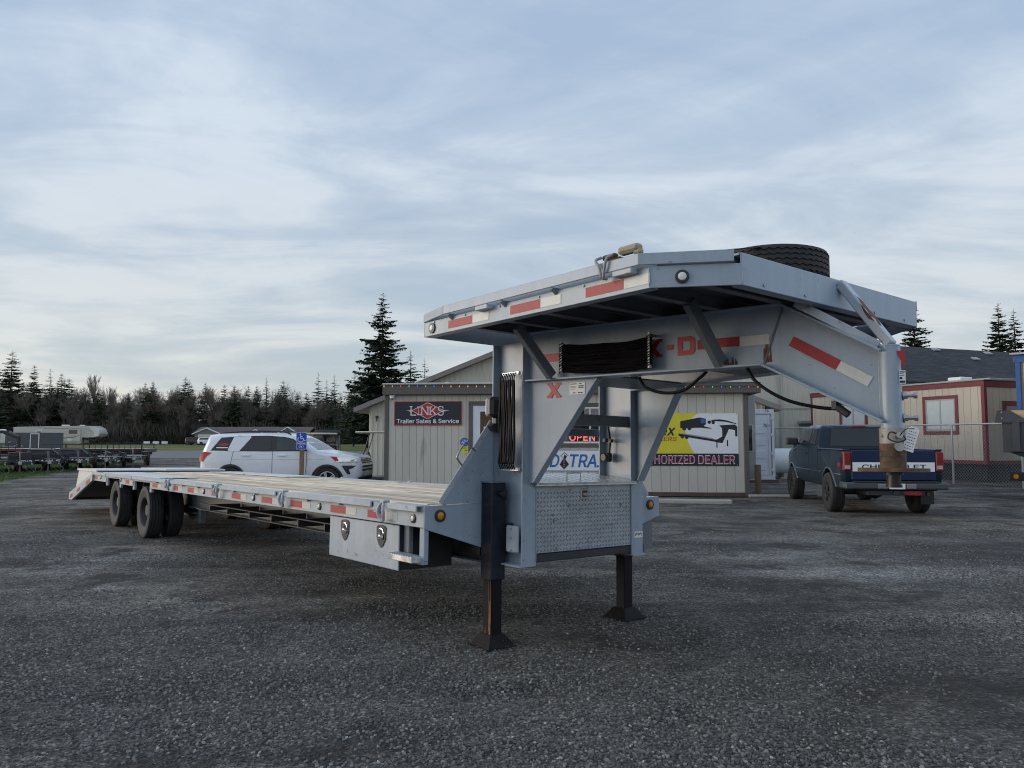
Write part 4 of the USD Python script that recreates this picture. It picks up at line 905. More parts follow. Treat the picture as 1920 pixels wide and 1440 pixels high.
# ---------------------------------------------------------------- buildings
EX, EZ = (1, 0, 0), (0, 0, 1)
mat('siding', (0.50, 0.475, 0.425), 0.7, var=0.05, scale=1.2, rand=0.035, stretch=(1, 1, 0.15), dirt=((0.33, 0.31, 0.28), 0.64, 1.5))
mat('groove_dark', (0.16, 0.15, 0.135), 0.9)
mat('trim_brown', (0.10, 0.09, 0.08), 0.6, var=0.1)
mat('skirt_brown', (0.085, 0.055, 0.045), 0.7, var=0.2)
mat('roof_edge', (0.50, 0.50, 0.50), 0.5, var=0.15)
mat('white_door', (0.62, 0.67, 0.74), 0.4, var=0.03)
mat('white_paint', (0.72, 0.73, 0.74), 0.4, var=0.04)
mat('sign_black', (0.012, 0.014, 0.022), 0.35, var=0.1)
mat('sign_red', (0.40, 0.020, 0.035), 0.4, var=0.05)
mat('sign_silver', (0.60, 0.60, 0.60), 0.4, var=0.25, scale=9)
mat('sign_blue', (0.012, 0.06, 0.42), 0.4, var=0.05)
mat('banner_white', (0.72, 0.74, 0.78), 0.5, var=0.03, bump=0.5, bscale=3.0, bdist=0.02)
mat('banner_blue', (0.018, 0.13, 0.36), 0.5, var=0.04)
mat('banner_yellow', (0.66, 0.58, 0.035), 0.5, var=0.04, bump=0.5, bscale=2.5, bdist=0.02)
mat('banner_orange', (0.42, 0.09, 0.015), 0.5)
mat('banner_pink', (0.42, 0.03, 0.14), 0.5)
mat('sticker_yellow', (0.55, 0.58, 0.06), 0.5)
mat('pane_dark', (0.030, 0.028, 0.026), 0.06, var=0.3, scale=3, spec=0.8)
mat('room_brown', (0.10, 0.055, 0.028), 0.8, var=0.5, scale=4)
mat('blind_white', (0.50, 0.54, 0.55), 0.25, var=0.05)
mat('neon_red', (0.9, 0.1, 0.08), 0.5, emit=((1.0, 0.10, 0.09), 0.42))
for nm, c in (('bulb_warm', (1.0, 0.45, 0.12)), ('bulb_red', (1.0, 0.10, 0.06)), ('bulb_blue', (0.12, 0.16, 1.0)), ('bulb_green', (0.15, 0.7, 0.3))):
    mat(nm, tuple(0.5 * q for q in c), 0.3, emit=(c, 0.14))
mat('metal_wall', (0.58, 0.555, 0.465), 0.5, 0.0, var=0.06, scale=0.5, rand=0.03)
mat('metal_roof', (0.20, 0.185, 0.175), 0.5, var=0.12, scale=2)
mat('maroon_trim', (0.15, 0.022, 0.030), 0.6, var=0.12)
mat('portable_wall', (0.50, 0.44, 0.36), 0.75, var=0.06, scale=1.0, rand=0.04, stretch=(1, 1, 0.2))
mat('grey_metal', (0.33, 0.34, 0.345), 0.45, 0.3, var=0.1)
mat('container_white', (0.56, 0.60, 0.66), 0.45, var=0.06, dirt=((0.36, 0.36, 0.35), 0.66, 3.0))
mat('post_wood', (0.20, 0.135, 0.085), 0.85, var=0.3, scale=12, stretch=(1, 1, 0.1))
mat('fresh_wood', (0.50, 0.36, 0.22), 0.7, var=0.2, scale=9, stretch=(0.15, 1, 1))
mat('concrete', (0.34, 0.33, 0.30), 0.85, var=0.15, scale=6)
mat('tank_white', (0.66, 0.68, 0.70), 0.4, var=0.04)
mat('galvanised', (0.42, 0.43, 0.44), 0.40, 0.5, var=0.1)
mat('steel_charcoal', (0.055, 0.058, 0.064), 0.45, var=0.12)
mat('blue_trim', (0.035, 0.105, 0.30), 0.5, var=0.06)
# shingles: courses read as rows on a far roof
n = {'tc': ('texture_coordinate', {}), 'mp': ('mapping', {'scale': (1, 1, 1)}), 'bk': ('brick_texture', {'scale': 1.0, 'brick_width': 0.62, 'row_height': 0.19, 'mortar_size': 0.018, 'mortar_smooth': 0.3, 'bias': 0.0,
     'color1': (0.016, 0.017, 0.020), 'color2': (0.042, 0.044, 0.050), 'mortar': (0.010, 0.010, 0.012)}), 'bp': ('bump', {'strength': 0.6, 'distance': 0.02}), 'p': ('principled_bsdf', {'roughness': 0.85}),
     'nz': ('noise_texture', {'scale': 0.7, 'detail': 3.0}), 'mr': ('map_range', {'from_min': 0.3, 'from_max': 0.7, 'to_min': 0.8, 'to_max': 1.25}), 'sc': ('vector_math', {'math_type': 'scale'})}
LOOK['shingles'] = usdkit.material(stage, '/World/Looks/shingles', n, [('tc.object', 'mp.vector'), ('mp.vector', 'bk.vector'), ('bk.fac', 'bp.height'), ('bp.normal', 'p.normal'), ('tc.object', 'nz.vector'), ('nz.fac', 'mr.value'), ('bk.color', 'sc.vector1'), ('mr.result', 'sc.scale'), ('sc.vector', 'p.base_color')], surface='p.BSDF')
n = {'t': ('transparent_bsdf', {}), 'g': ('glossy_bsdf', {'roughness': 0.02, 'color': (0.9, 0.95, 1.0)}), 'f': ('fresnel', {'IOR': 1.5}), 'm': ('mix_closure', {})}
LOOK['window_glass'] = usdkit.material(stage, '/World/Looks/window_glass', n, [('f.fac', 'm.fac'), ('t.BSDF', 'm.closure1'), ('g.BSDF', 'm.closure2')], surface='m.closure')

def fp(o, poly, t=0.004): return plate(o, EX, EZ, poly, t)     # flat panel that faces the camera side of a wall
def fr_(x0, x1, z0, z1, y=0.0, t=0.004): return fp((0, y, 0), rect(x0, x1, z0, z1), t)

OA, ORZ = (-3.57, 21.7, 0.0), math.radians(-5.59)
OFF = thing('office_building', 'low beige office with vertical siding and brown fascia behind the trailer', 'building', OA, ORZ)
OL, OD = 9.96, 6.0
def op(name, mesh, look, **k): return part(OFF, name, mesh, look, **k)
op('wall', cat([bx(0.0, OL, 0.012, OD, 0.1, 2.80)]), 'groove_dark')
x = 0.10
while x < OL - 0.10:
    wd = 0.2 if x < 4.6 else 0.245
    x2 = min(x + wd, OL - 0.10)
    op('siding_board', bx(x + 0.004, x2 - 0.004, 0.0, 0.013, 0.13, 2.79, 0.002), 'siding'); x = x2
y = 0.0
while y < OD - 0.1:
    op('siding_board', bx(OL - 0.001, OL + 0.012, y + 0.10, min(y + 0.60, OD) - 0.004, 0.13, 2.79, 0.002), 'siding'); y += 0.5
op('corner_trim', bx(-0.02, 0.10, -0.022, 0.1, 0.05, 2.80, 0.004), 'trim_brown')
op('corner_trim', bx(OL - 0.10, OL + 0.02, -0.022, 0.1, 0.05, 2.80, 0.004), 'trim_brown')
op('fascia', bx(-0.04, OL + 0.33, -0.16, -0.11, 2.80, 3.08, 0.006), 'trim_brown')
op('fascia', bx(OL + 0.28, OL + 0.33, -0.108, OD, 2.80, 3.08, 0.006), 'trim_brown')
op('soffit', bx(-0.03, OL + 0.28, -0.11, 0.3, 2.79, 2.815), 'trim_brown')
op('roof', cat([bx(-0.05, OL + 0.35, -0.18, OD, 3.08, 3.125, 0.006)]), 'roof_edge')
op('skirt_board', bx(0.0, OL, -0.018, 0.02, 0.02, 0.128, 0.003), 'skirt_brown')
op('vent', cat([bx(1.62, 1.74, 0.3, 0.42, 3.12, 3.17, 0.01)]), 'white_paint')
# door
op('door_trim', cat([bx(2.375, 2.49, -0.03, 0.0, 0.05, 2.60, 0.003), bx(3.42, 3.535, -0.03, 0.0, 0.05, 2.60, 0.003), bx(2.375, 3.535, -0.034, 0.0, 2.49, 2.61, 0.003)]), 'trim_brown')
dr = op('door', bx(2.492, 3.418, -0.016, 0.0, 0.10, 2.488, 0.003), 'white_door')
part(dr, 'door_window', cat([bx(2.70, 3.21, -0.0185, -0.016, 0.95, 2.32)]), 'room_brown')
part(dr, 'window_frame', cat([bx(2.665, 2.70, -0.026, -0.016, 0.92, 2.35), bx(3.21, 3.245, -0.026, -0.016, 0.92, 2.35), bx(2.70, 3.21, -0.026, -0.016, 2.32, 2.35), bx(2.70, 3.21, -0.026, -0.016, 0.92, 0.95)]), 'white_door')
part(dr, 'door_notice', cat([fr_(2.80, 3.10, 1.62, 1.90, -0.0187, 0.001)]), 'white_paint')
part(dr, 'deadbolt', cyl((2.565, -0.016, 1.36), (2.565, -0.04, 1.36), 0.028, 12), 'steel_bolt')
part(dr, 'handle', cat([cyl((2.565, -0.016, 1.20), (2.565, -0.06, 1.20), 0.02, 10), bx(2.55, 2.67, -0.07, -0.055, 1.19, 1.21, 0.004)]), 'steel_bolt')
# window with the lit sign
wx0, wx1, wz0, wz1 = 4.93, 6.55, 1.445, 2.44
op('window_trim', cat([bx(wx0 - 0.11, wx1 + 0.11, -0.03, 0.0, wz1, wz1 + 0.11, 0.003), bx(wx0 - 0.11, wx1 + 0.11, -0.03, 0.0, wz0 - 0.11, wz0, 0.003), bx(wx0 - 0.11, wx0, -0.029, 0.0, wz0, wz1), bx(wx1, wx1 + 0.11, -0.029, 0.0, wz0, wz1)]), 'trim_brown')
wn = op('window', cat([bx(wx0, wx1, -0.022, -0.002, wz1 - 0.045, wz1), bx(wx0, wx1, -0.022, -0.002, wz0, wz0 + 0.045), bx(wx0, wx0 + 0.04, -0.022, -0.002, wz0, wz1), bx(wx1 - 0.04, wx1, -0.022, -0.002, wz0, wz1), bx(5.72, 5.755, -0.022, -0.002, wz0, wz1)]), 'white_paint')
part(wn, 'pane', fr_(wx0 + 0.04, wx1 - 0.04, wz0 + 0.045, wz1 - 0.045, -0.010, 0.0015), 'window_glass')
part(wn, 'backing', fr_(wx0 + 0.04, wx1 - 0.04, wz0 + 0.045, wz1 - 0.045, -0.0005, 0.001), 'pane_dark')
bl = []
rr = np.random.default_rng(12)
for i in range(26):
    x = rr.uniform(wx0 + 0.08, wx1 - 0.12); z = rr.uniform(2.12, 2.33)
    bl.append(fr_(x, x + rr.uniform(0.03, 0.10), z, z + rr.uniform(0.02, 0.07), -0.0020 - i * 1e-5, 0.0004))
part(wn, 'window_display', cat(bl), 'decal_grey')
neon = thing('open_sign', 'red lit neon OPEN sign in the office window', 'sign', OA, ORZ)
part(neon, 'lettering', text('OPEN', 0.20, (5.17, -0.0040, 1.515), EX, EZ, width=0.70, depth=0.002, bold=False), 'neon_red')
part(neon, 'sign_back', fr_(5.12, 5.92, 1.49, 1.74, -0.0028, 0.0006), 'black_plastic')

# main sign on the left of the wall
S1 = thing('business_sign', 'black rectangular sign with red diamond and white lettering, left of the door', 'sign', OA, ORZ)
sx0, sx1, sz0, sz1 = 0.262, 2.182, 1.945, 2.615
part(S1, 'sign_board', bx(sx0, sx1, -0.022, -0.001, sz0, sz1, 0.003), 'sign_black')
part(S1, 'sign_border', cat([bx(sx0, sx1, -0.026, -0.0221, sz1 - 0.022, sz1), bx(sx0, sx1, -0.026, -0.0221, sz0, sz0 + 0.022), bx(sx0, sx0 + 0.022, -0.026, -0.0221, sz0 + 0.022, sz1 - 0.022), bx(sx1 - 0.022, sx1, -0.026, -0.0221, sz0 + 0.022, sz1 - 0.022)]), 'sign_red')
cx, cz = 1.215, 2.352
dia = Polygon([(cx - 0.44, cz), (cx - 0.03, cz + 0.205), (cx + 0.03, cz + 0.205), (cx + 0.44, cz), (cx + 0.03, cz - 0.205), (cx - 0.03, cz - 0.205)])
spk = Polygon([(cx - 0.62, cz), (cx - 0.2, cz + 0.055), (cx + 0.2, cz + 0.055), (cx + 0.62, cz), (cx + 0.2, cz - 0.055), (cx - 0.2, cz - 0.055)])
part(S1, 'diamond_edge', fp((0, -0.0222, 0), dia.buffer(0.016, join_style=2).union(spk), 0.001), 'sign_silver')
part(S1, 'diamond', fp((0, -0.0234, 0), dia, 0.001), 'sign_red')
lt_ = []
for ch, x0, w in (('L', 0.725, 0.165), ('I', 0.925, 0.060), ('N', 1.025, 0.215), ('K', 1.275, 0.20), ('S', 1.50, 0.175)):
    h = 0.27 if ch in 'LS' else 0.235
    z0 = cz - h / 2 - 0.005
    lt_.append(text(ch, h, (x0, -0.0246, z0), EX, EZ, width=w, depth=0.002, bold=False))
    if ch in 'LINK':
        st = {'L': [0.02], 'I': [0.03], 'N': [0.02, w - 0.02], 'K': [0.02, w - 0.03]}[ch]
        for j, s in enumerate(st):
            if not (ch == 'N' and j == 0 and False): lt_.append(fr_(x0 + s - 0.042, x0 + s + 0.042, z0 + h - 0.022, z0 + h + 0.002, -0.0268, 0.0008))
            if not (ch == 'L' or (ch == 'N' and j == 1)): lt_.append(fr_(x0 + s - 0.042, x0 + s + 0.042, z0 - 0.002, z0 + 0.020, -0.0268, 0.0008))
part(S1, 'name_lettering', cat(lt_), 'sign_silver')
part(S1, 'lettering', cat([text('Trailer Sales & Service', 0.112, (0.335, -0.0225, 2.005), EX, EZ, width=1.77, depth=0.002)]), 'decal_white')
# alarm notice and yellow sticker
octa = [(2.258 + 0.125 * math.cos(PI / 8 + i * PI / 4), 1.478 + 0.125 * math.sin(PI / 8 + i * PI / 4)) for i in range(8)]
AD = thing('alarm_sign', 'small blue octagonal alarm notice beside the office door', 'sign', OA, ORZ)
part(AD, 'sign_panel', fp((0, -0.001, 0), octa, 0.006), 'sign_blue')
part(AD, 'lettering', cat([text('ADT', 0.082, (2.165, -0.0072, 1.44), EX, EZ, width=0.18, depth=0.001, shear=0.25), fr_(2.19, 2.32, 1.555, 1.562, -0.0072, 0.001), fr_(2.20, 2.31, 1.40, 1.406, -0.0072, 0.001)]), 'decal_white')
YS = thing('yellow_notice', 'square yellow notice below the blue octagon', 'notice', OA, ORZ)
part(YS, 'notice_card', fr_(2.142, 2.362, 1.175, 1.345, -0.001, 0.004), 'sticker_yellow')
part(YS, 'print', cat([fr_(2.165, 2.30, 1.300, 1.318, -0.0052, 0.001), fp((0, -0.0052, 0), [(2.25, 1.235), (2.33, 1.262), (2.345, 1.25), (2.30, 1.228)], 0.001)]), 'ink_black')
# road banner below the window
B1 = thing('white_banner', 'white vinyl banner with blue lettering and road logo below the office window', 'banner', OA, ORZ)
part(B1, 'banner_cloth', bx(3.75, 6.50, -0.012, -0.004, 0.68, 1.272, 0.002), 'banner_white')
part(B1, 'banner_edge', cat([bx(3.75, 6.50, -0.014, -0.0122, 1.250, 1.268), bx(3.75, 6.50, -0.014, -0.0122, 0.684, 0.700)]), 'banner_blue')
for wd_, x0_, w_ in (('LOAD', 3.87, 0.99), ('TRAIL', 5.13, 1.17)): part(B1, 'lettering', text(wd_, 0.335, (x0_, -0.0125, 0.80), EX, EZ, width=w_, depth=0.002, shear=0.18), 'banner_blue')
part(B1, 'road_logo', cat([fp((0, -0.0125, 0), [(4.90, 0.86), (5.02, 0.73), (5.16, 0.87), (5.06, 1.0), (5.10, 1.09), (5.03, 1.14), (5.015, 1.06), (4.97, 0.98)], 0.002)] + [bar((a[0], -0.013, a[1]), (b_[0], -0.013, b_[1]), 0.004, 0.014, 0) for a, b_ in (((4.93, 1.10), (5.03, 1.19)), ((5.03, 1.19), (5.14, 1.10)), ((4.93, 1.10), (4.99, 1.06)))]), 'ink_black')
part(B1, 'road_dashes', cat([bar((5.02, -0.0152, 0.80 + i * 0.05), (5.02 + 0.006 * (i % 2), -0.0152, 0.825 + i * 0.05), 0.002, 0.012, 0) for i in range(5)]), 'decal_white')
# dealer banner on the right
B2 = thing('dealer_banner', 'yellow and white dealer banner with pictured trailers over a black strip', 'banner', OA, ORZ)
bx0, bx1, bz0, bz1 = 6.69, 9.705, 0.84, 2.258
part(B2, 'banner_cloth', bx(bx0, bx1, -0.012, -0.004, bz0, bz1, 0.002), 'banner_yellow')
part(B2, 'white_field', fp((0, -0.0122, 0), sbox(8.0, 1.17, bx1 - 0.006, bz1 - 0.004).intersection(Point(9.62, 1.95).buffer(1.33, 48).union(sbox(9.2, 1.17, 9.8, 2.3))).difference(Polygon([(7.9, 1.9), (7.9, 2.3), (8.72, 2.3), (8.42, 2.08), (8.3, 1.95)])), 0.001), 'banner_white')
part(B2, 'black_strip', fr_(bx0, bx1, bz0, 1.17, -0.0122, 0.001), 'sign_black')
AW = 2.66
for wd_, x0_, w_ in (('AUTHORIZED', 6.945, 1.60), ('DEALER', 8.635, 0.97)):
    part(B2, 'strip_outline', text(wd_, 0.225, (x0_, -0.0134, 0.895), EX, EZ, width=w_, depth=0.001), 'decal_white')
    part(B2, 'strip_lettering', text(wd_, 0.205, (x0_ + 0.011, -0.0146, 0.905), EX, EZ, width=w_ - 0.022, depth=0.001, bold=False), 'banner_pink')
part(B2, 'name_lettering', text('BigTex', 0.27, (6.80, -0.0134, 1.66), EX, EZ, width=1.20, depth=0.001, shear=0.22), 'ink_black')
part(B2, 'name_lettering', text('TRAILERS', 0.11, (7.13, -0.0134, 1.51), EX, EZ, width=0.93, depth=0.001, shear=0.2), 'banner_orange')
def pic(o, s, polys, y=-0.0136): return cat([fp((0, y - 0.0002 * i, 0), [(o[0] + s * a, o[1] + s * b_) for a, b_ in p], 0.0008) for i, p in enumerate(polys)])
circ = lambda x, z, r: [(x + r * math.cos(t), z + r * math.sin(t)) for t in np.linspace(0, 2 * PI, 12, endpoint=False)]
part(B2, 'pictured_trailer', pic((8.17, 1.82), 0.72, [[(0, 0.05), (0, 0.30), (0.06, 0.32), (0.72, 0.45), (0.95, 0.40), (0.95, 0.20), (0.80, 0.06)], circ(0.15, 0.04, 0.08), circ(0.34, 0.05, 0.08), [(0.7, 0.07), (1.15, 0.02), (1.15, 0.05), (0.8, 0.14)]]), 'ink_black')
part(B2, 'pictured_trailer', pic((8.88, 1.97), 0.62, [[(0.0, 0.08), (0.3, 0.12), (0.85, 0.08), (1.25, -0.02), (1.25, 0.02), (0.85, 0.15), (0.55, 0.20), (0.28, 0.18)], circ(0.10, 0.07, 0.075), circ(0.27, 0.06, 0.075)]), 'ink_black')
part(B2, 'pictured_trailer', pic((8.12, 1.33), 1.0, [[(0.0, 0.38), (0.95, 0.22), (1.02, 0.22), (1.16, 0.30), (1.16, 0.52), (1.08, 0.60), (1.5, 0.62), (1.56, 0.56), (1.56, 0.30), (1.50, 0.30), (1.50, 0.47), (1.34, 0.50), (1.22, 0.24), (1.16, 0.12), (1.02, 0.14), (0.95, 0.16), (0.0, 0.32)], [(1.0, 0.0), (1.03, 0.0), (1.03, 0.2), (1.0, 0.2)], [(1.28, 0.04), (1.31, 0.04), (1.31, 0.2), (1.28, 0.2)], circ(0.10, 0.30, 0.05), circ(0.22, 0.28, 0.05)]), 'ink_black')
part(B2, 'pictured_dump_side', pic((8.17, 1.82), 0.72, [[(0.74, 0.40), (0.93, 0.38), (0.93, 0.24), (0.78, 0.22)]], -0.0150), 'banner_blue')
part(B2, 'pictured_deck', pic((8.12, 1.33), 1.0, [[(0.05, 0.375), (0.95, 0.222), (0.9, 0.26), (0.1, 0.395)]], -0.0152), 'decal_grey')
part(B2, 'grommets', cat([cyl((x_, -0.012, z_), (x_, -0.015, z_), 0.013, 10) for x_ in (7.4, 8.2, 9.0, 9.67) for z_ in (0.87, 2.235)]), 'steel_bolt')
# fairy lights along the fascia
SLT = thing('string_lights', 'string of small coloured lights along the office fascia', 'string lights', OA, ORZ)
cols = ['bulb_warm', 'bulb_red', 'bulb_green', 'bulb_warm', 'bulb_warm', 'bulb_blue', 'bulb_red']
pw = []
nB = 44
for i in range(nB):
    x = 0.0 + i * (OL + 0.25) / (nB - 1); z = 3.035 - 0.085 * i / (nB - 1) * (1 if i > 3 else 1)
    pw.append((x, -0.170, z + 0.03)); pw.append((x + 0.115, -0.170, z + 0.018))
    part(SLT, 'bulb', tube([(x, -0.172, z + 0.022), (x, -0.172, z - 0.004), (x, -0.172, z - 0.024)], [0.010, 0.015, 0.004], 6), cols[(i * 3 + i // 5) % 7])
part(SLT, 'wire', tube(pw, 0.004, 4), 'black_plastic')
cm_ = thing('security_camera', 'small white dome security camera at the top left of the office wall', 'camera', OA, ORZ)
part(cm_, 'housing', cat([bx(0.125, 0.29, -0.11, -0.001, 2.755, 2.79, 0.01), cyl((0.205, -0.07, 2.755), (0.205, -0.07, 2.70), 0.06, 16)]), 'white_paint', smooth=40)
part(cm_, 'lens_dome', cyl((0.205, -0.07, 2.70), (0.205, -0.07, 2.665), 0.045, 16, 0.02), 'black_plastic', smooth=40)
# wheel stop
ws = solo('wheel_stop', mv(bx(-0.95, 0.95, -0.09, 0.09, 0.0, 0.125, 0.03), 4.30, 18.62, 0, math.radians(-9)), 'concrete', 'long concrete wheel stop on the gravel in front of the dealer banner', 'wheel stop')
solo('wheel_stop', mv(bx(-0.9, 0.9, -0.06, 0.06, 0.0, 0.09, 0.03), 7.2, 20.6, 0, math.radians(-4)), 'concrete', 'low concrete kerb piece beside the right corner of the office', 'kerb')
# grey cabinet on the right end of the office
DU = thing('wall_cabinet', 'tall grey metal duct cabinet on the right end of the office', 'cabinet', (6.52, 22.2, 0), ORZ)
part(DU, 'cabinet', bx(0.03, 0.48, 0.0, 0.7, 0.42, 3.20, 0.01), 'grey_metal')
part(DU, 'vent_panel', bx(0.15, 0.38, -0.012, -0.0005, 1.22, 1.95, 0.004), 'pane_dark')
part(DU, 'panel_frame', cat([bx(0.12, 0.15, -0.02, -0.0005, 1.19, 1.98), bx(0.38, 0.41, -0.02, -0.0005, 1.19, 1.98), bx(0.15, 0.38, -0.02, -0.0005, 1.95, 1.98), bx(0.15, 0.38, -0.02, -0.0005, 1.19, 1.22)]), 'galvanised')
part(DU, 'conduit', tube(bend([(0.06, -0.02, 1.4), (0.05, -0.03, 0.9), (0.06, -0.05, 0.4), (0.12, -0.2, 0.03), (0.5, -0.35, 0.02)], 5), 0.012, 6), 'black_plastic')
solo('timber_bollard', mv(cyl((0, 0, 0), (0, 0, 0.86), 0.085, 14), 6.72, 21.15), 'post_wood', 'short round timber bollard at the right corner of the office', 'bollard', smooth=40)

# large metal shed behind
MB_ = thing('metal_shed', 'large cream ribbed metal building with low gable roof behind the office', 'building', (-6.0, 32.4, 0), ORZ)
MW, ME, MS, MDp = 16.2, 2.87, 0.396, 16.0
gz_ = lambda x: ME + MS * min(x, MW - x)
npan = 18
for i in range(npan):
    a, b_ = i * MW / npan, (i + 1) * MW / npan
    mid = [(b_, 0.0), (b_, gz_(b_))] + ([(MW / 2, gz_(MW / 2))] if a < MW / 2 < b_ else []) + [(a, gz_(a)), (a, 0.0)]
    ms = [fp((0, 0, 0), mid, 0.02)]
    for j in range(4):
        x = a + (j + 0.5) * (b_ - a) / 4
        ms.append(bx(x - 0.022, x + 0.022, -0.050, -0.019, 0.0, min(gz_(x - 0.022), gz_(x + 0.022)) - 0.01))
    part(MB_, 'wall_panel', cat(ms), 'metal_wall')
part(MB_, 'side_wall', cat([bx(-0.02, 0.0, 0.02, MDp, 0, ME), bx(MW, MW + 0.02, 0.02, MDp, 0, ME)]), 'metal_wall')
sl_ = math.atan(MS)
for s in (0, 1):
    pl_ = [(-0.55, ME - 0.55 * MS), (MW / 2, gz_(MW / 2)), (MW / 2, gz_(MW / 2) + 0.20), (-0.55, ME - 0.55 * MS + 0.20)]
    if s: pl_ = [(MW - a, b_) for a, b_ in pl_][::-1]
    part(MB_, 'roof', plate((0, MDp, 0), EX, EZ, pl_, MDp + 0.45), 'metal_roof')
part(MB_, 'wall_lamp', cat([bx(0.28, 0.40, -0.10, -0.05, 2.42, 2.52, 0.01), cyl((0.34, -0.09, 2.42), (0.34, -0.12, 2.28), 0.03, 8)]), 'black_plastic')

# taller cream building further back on the right
MC = thing('metal_building', 'tall cream ribbed metal building with downpipe beyond the container and fence', 'building', (11.3, 39.2, 0), ORZ)
CW, CH = 6.6, 5.5
for i in range(7):
    a, b_ = i * CW / 7, (i + 1) * CW / 7
    part(MC, 'wall_panel', cat([fr_(a, b_, 0, CH, 0.0, 0.02)] + [bx(a + (j + .5) * (b_ - a) / 4 - .022, a + (j + .5) * (b_ - a) / 4 + .022, -.05, -.019, 0, CH) for j in range(4)]), 'metal_wall')
part(MC, 'side_wall', cat([bx(-.02, 0, .02, 9, 0, CH), bx(CW, CW + .02, .02, 9, 0, CH)]), 'metal_wall')
part(MC, 'roof', bx(-.3, CW + .3, -.3, 9.2, CH + .002, CH + .18, .02), 'metal_roof')
part(MC, 'seam_strip', bx(0, CW, -.056, -.051, 3.05, 3.10), 'grey_metal')
part(MC, 'downpipe', cyl((2.25, -.10, 0), (2.25, -.10, CH), .05, 10), 'grey_metal')
part(MC, 'door', bx(3.35, 4.3, -.07, -.052, .05, 2.2, .004), 'white_paint')
part(MC, 'door_canopy', bx(3.1, 4.5, -.7, -.052, 2.3, 2.46, .02), 'grey_metal')

# white container beside the shed
CN = thing('shipping_container', 'white shipping container with double doors beyond the office corner', 'container', (6.85, 27.5, 0), ORZ)
part(CN, 'container_box', bx(0, 2.44, 0.06, 6.0, 0.12, 2.60, 0.02), 'container_white')
part(CN, 'end_frame', cat([bx(0, 2.44, 0.0, 0.06, 2.44, 2.60, 0.01), bx(0, 2.44, 0.0, 0.06, 0.12, 0.27, 0.01), bx(0, 0.10, 0.0, 0.06, 0.27, 2.44), bx(2.34, 2.44, 0.0, 0.06, 0.27, 2.44)]), 'container_white')
for a, b_ in ((0.11, 1.21), (1.23, 2.33)):
    d_ = part(CN, 'door', bx(a, b_, 0.02, 0.058, 0.29, 2.42, 0.004), 'container_white')
    part(d_, 'door_ribs', cat([bx(a + 0.12, b_ - 0.22, 0.005, 0.0195, z, z + 0.26, 0.01) for z in (0.45, 0.88, 1.32, 1.75)]), 'container_white')
    part(d_, 'lock_rod', cat([cyl((x, 0.0, 0.30), (x, 0.0, 2.40), 0.017, 8) for x in (b_ - 0.08, a + 0.3)]), 'container_white')
part(CN, 'hinges', cat([bx(2.31, 2.40, -0.02, 0.0, z, z + 0.10, 0.005) for z in (0.42, 1.0, 1.66, 2.24)]), 'container_white')
part(CN, 'door_gasket', bx(2.332, 2.345, -0.004, 0.0195, 0.30, 2.41), 'ink_black')
part(CN, 'lettering', cat([text('74 B', 0.11, (2.06, 0.0045, 1.98), EX, EZ, width=0.22, depth=0.001), text('74', 0.09, (2.12, -0.0002, 2.50), EX, EZ, width=0.14, depth=0.001)]), 'ink_black')
part(CN, 'skid', bx(-0.02, 2.55, 0.0, 0.25, 0.0, 0.115), 'skirt_brown')

# propane tank
PT = thing('gas_tank', 'white horizontal gas tank standing behind the dark pickup', 'tank', (11.3, 30.6, 0), 0.0)
cap = [(0.001, 1.95)] + [(0.50 * math.sin(t), 1.62 + 0.33 * math.cos(t)) for t in np.linspace(0.2, PI / 2, 7)]
tpf = [(r_, -x_) for r_, x_ in cap] + [(r_, x_) for r_, x_ in reversed(cap)]
part(PT, 'tank_shell', mv(lathe(tpf, 32, False), 0.55, 0, 0.68), 'tank_white', smooth=50)
part(PT, 'tank_lid', cat([cyl((0.05, 0, 1.16), (0.05, 0, 1.36), 0.19, 18)]), 'steel_charcoal', smooth=40)
for x in (-0.6, 1.7):
    part(PT, 'tank_foot', cat([bx(x - 0.08, x + 0.08, -0.35, 0.35, 0.05, 0.22, 0.01), bx(x - 0.2, x + 0.2, -0.4, 0.4, 0.0, 0.05)]), 'concrete')

# portable building with maroon trim
PA, PRZ = (14.0, 36.0, 0.0), math.radians(-70.95)
PO = thing('portable_building', 'tan portable building with maroon trim behind the chain-link fence', 'building', PA, PRZ)
PL, PD = 8.95, 3.7
part(PO, 'wall', bx(0, PL, 0.012, PD, 0.70, 3.62), 'groove_dark')
x = 0.0
i = 0
while x < PL - 0.13:
    x2 = min(x + 0.30, PL - 0.12)
    part(PO, 'siding_board', bx(x + 0.005, x2 - 0.005, -0.004, 0.013, 0.78, 3.46, 0.002), 'portable_wall'); x = x2
y = 0.11
while y < PD:
    part(PO, 'siding_board', bx(PL - 0.013, PL + 0.006, y + 0.005, min(y + 0.30, PD) - 0.005, 0.78, 3.46, 0.002), 'portable_wall'); y += 0.30
part(PO, 'corner_trim', bx(PL - 0.12, PL + 0.02, -0.022, 0.11, 0.70, 3.46, 0.004), 'maroon_trim')
part(PO, 'corner_trim', bx(-0.02, 0.10, -0.022, 0.1, 0.70, 3.46, 0.004), 'maroon_trim')
part(PO, 'fascia', cat([bx(-0.03, PL + 0.03, -0.03, 0.02, 3.462, 3.66, 0.004)]), 'maroon_trim')
part(PO, 'fascia', cat([bx(PL - 0.02, PL + 0.028, 0.021, PD, 3.42, 3.655, 0.004)]), 'maroon_trim')
part(PO, 'skirt_board', cat([bx(0, PL, -0.02, 0.0, 0.64, 0.778, 0.004), bx(PL, PL + 0.018, 0, PD, 0.64, 0.778, 0.004)]), 'maroon_trim')
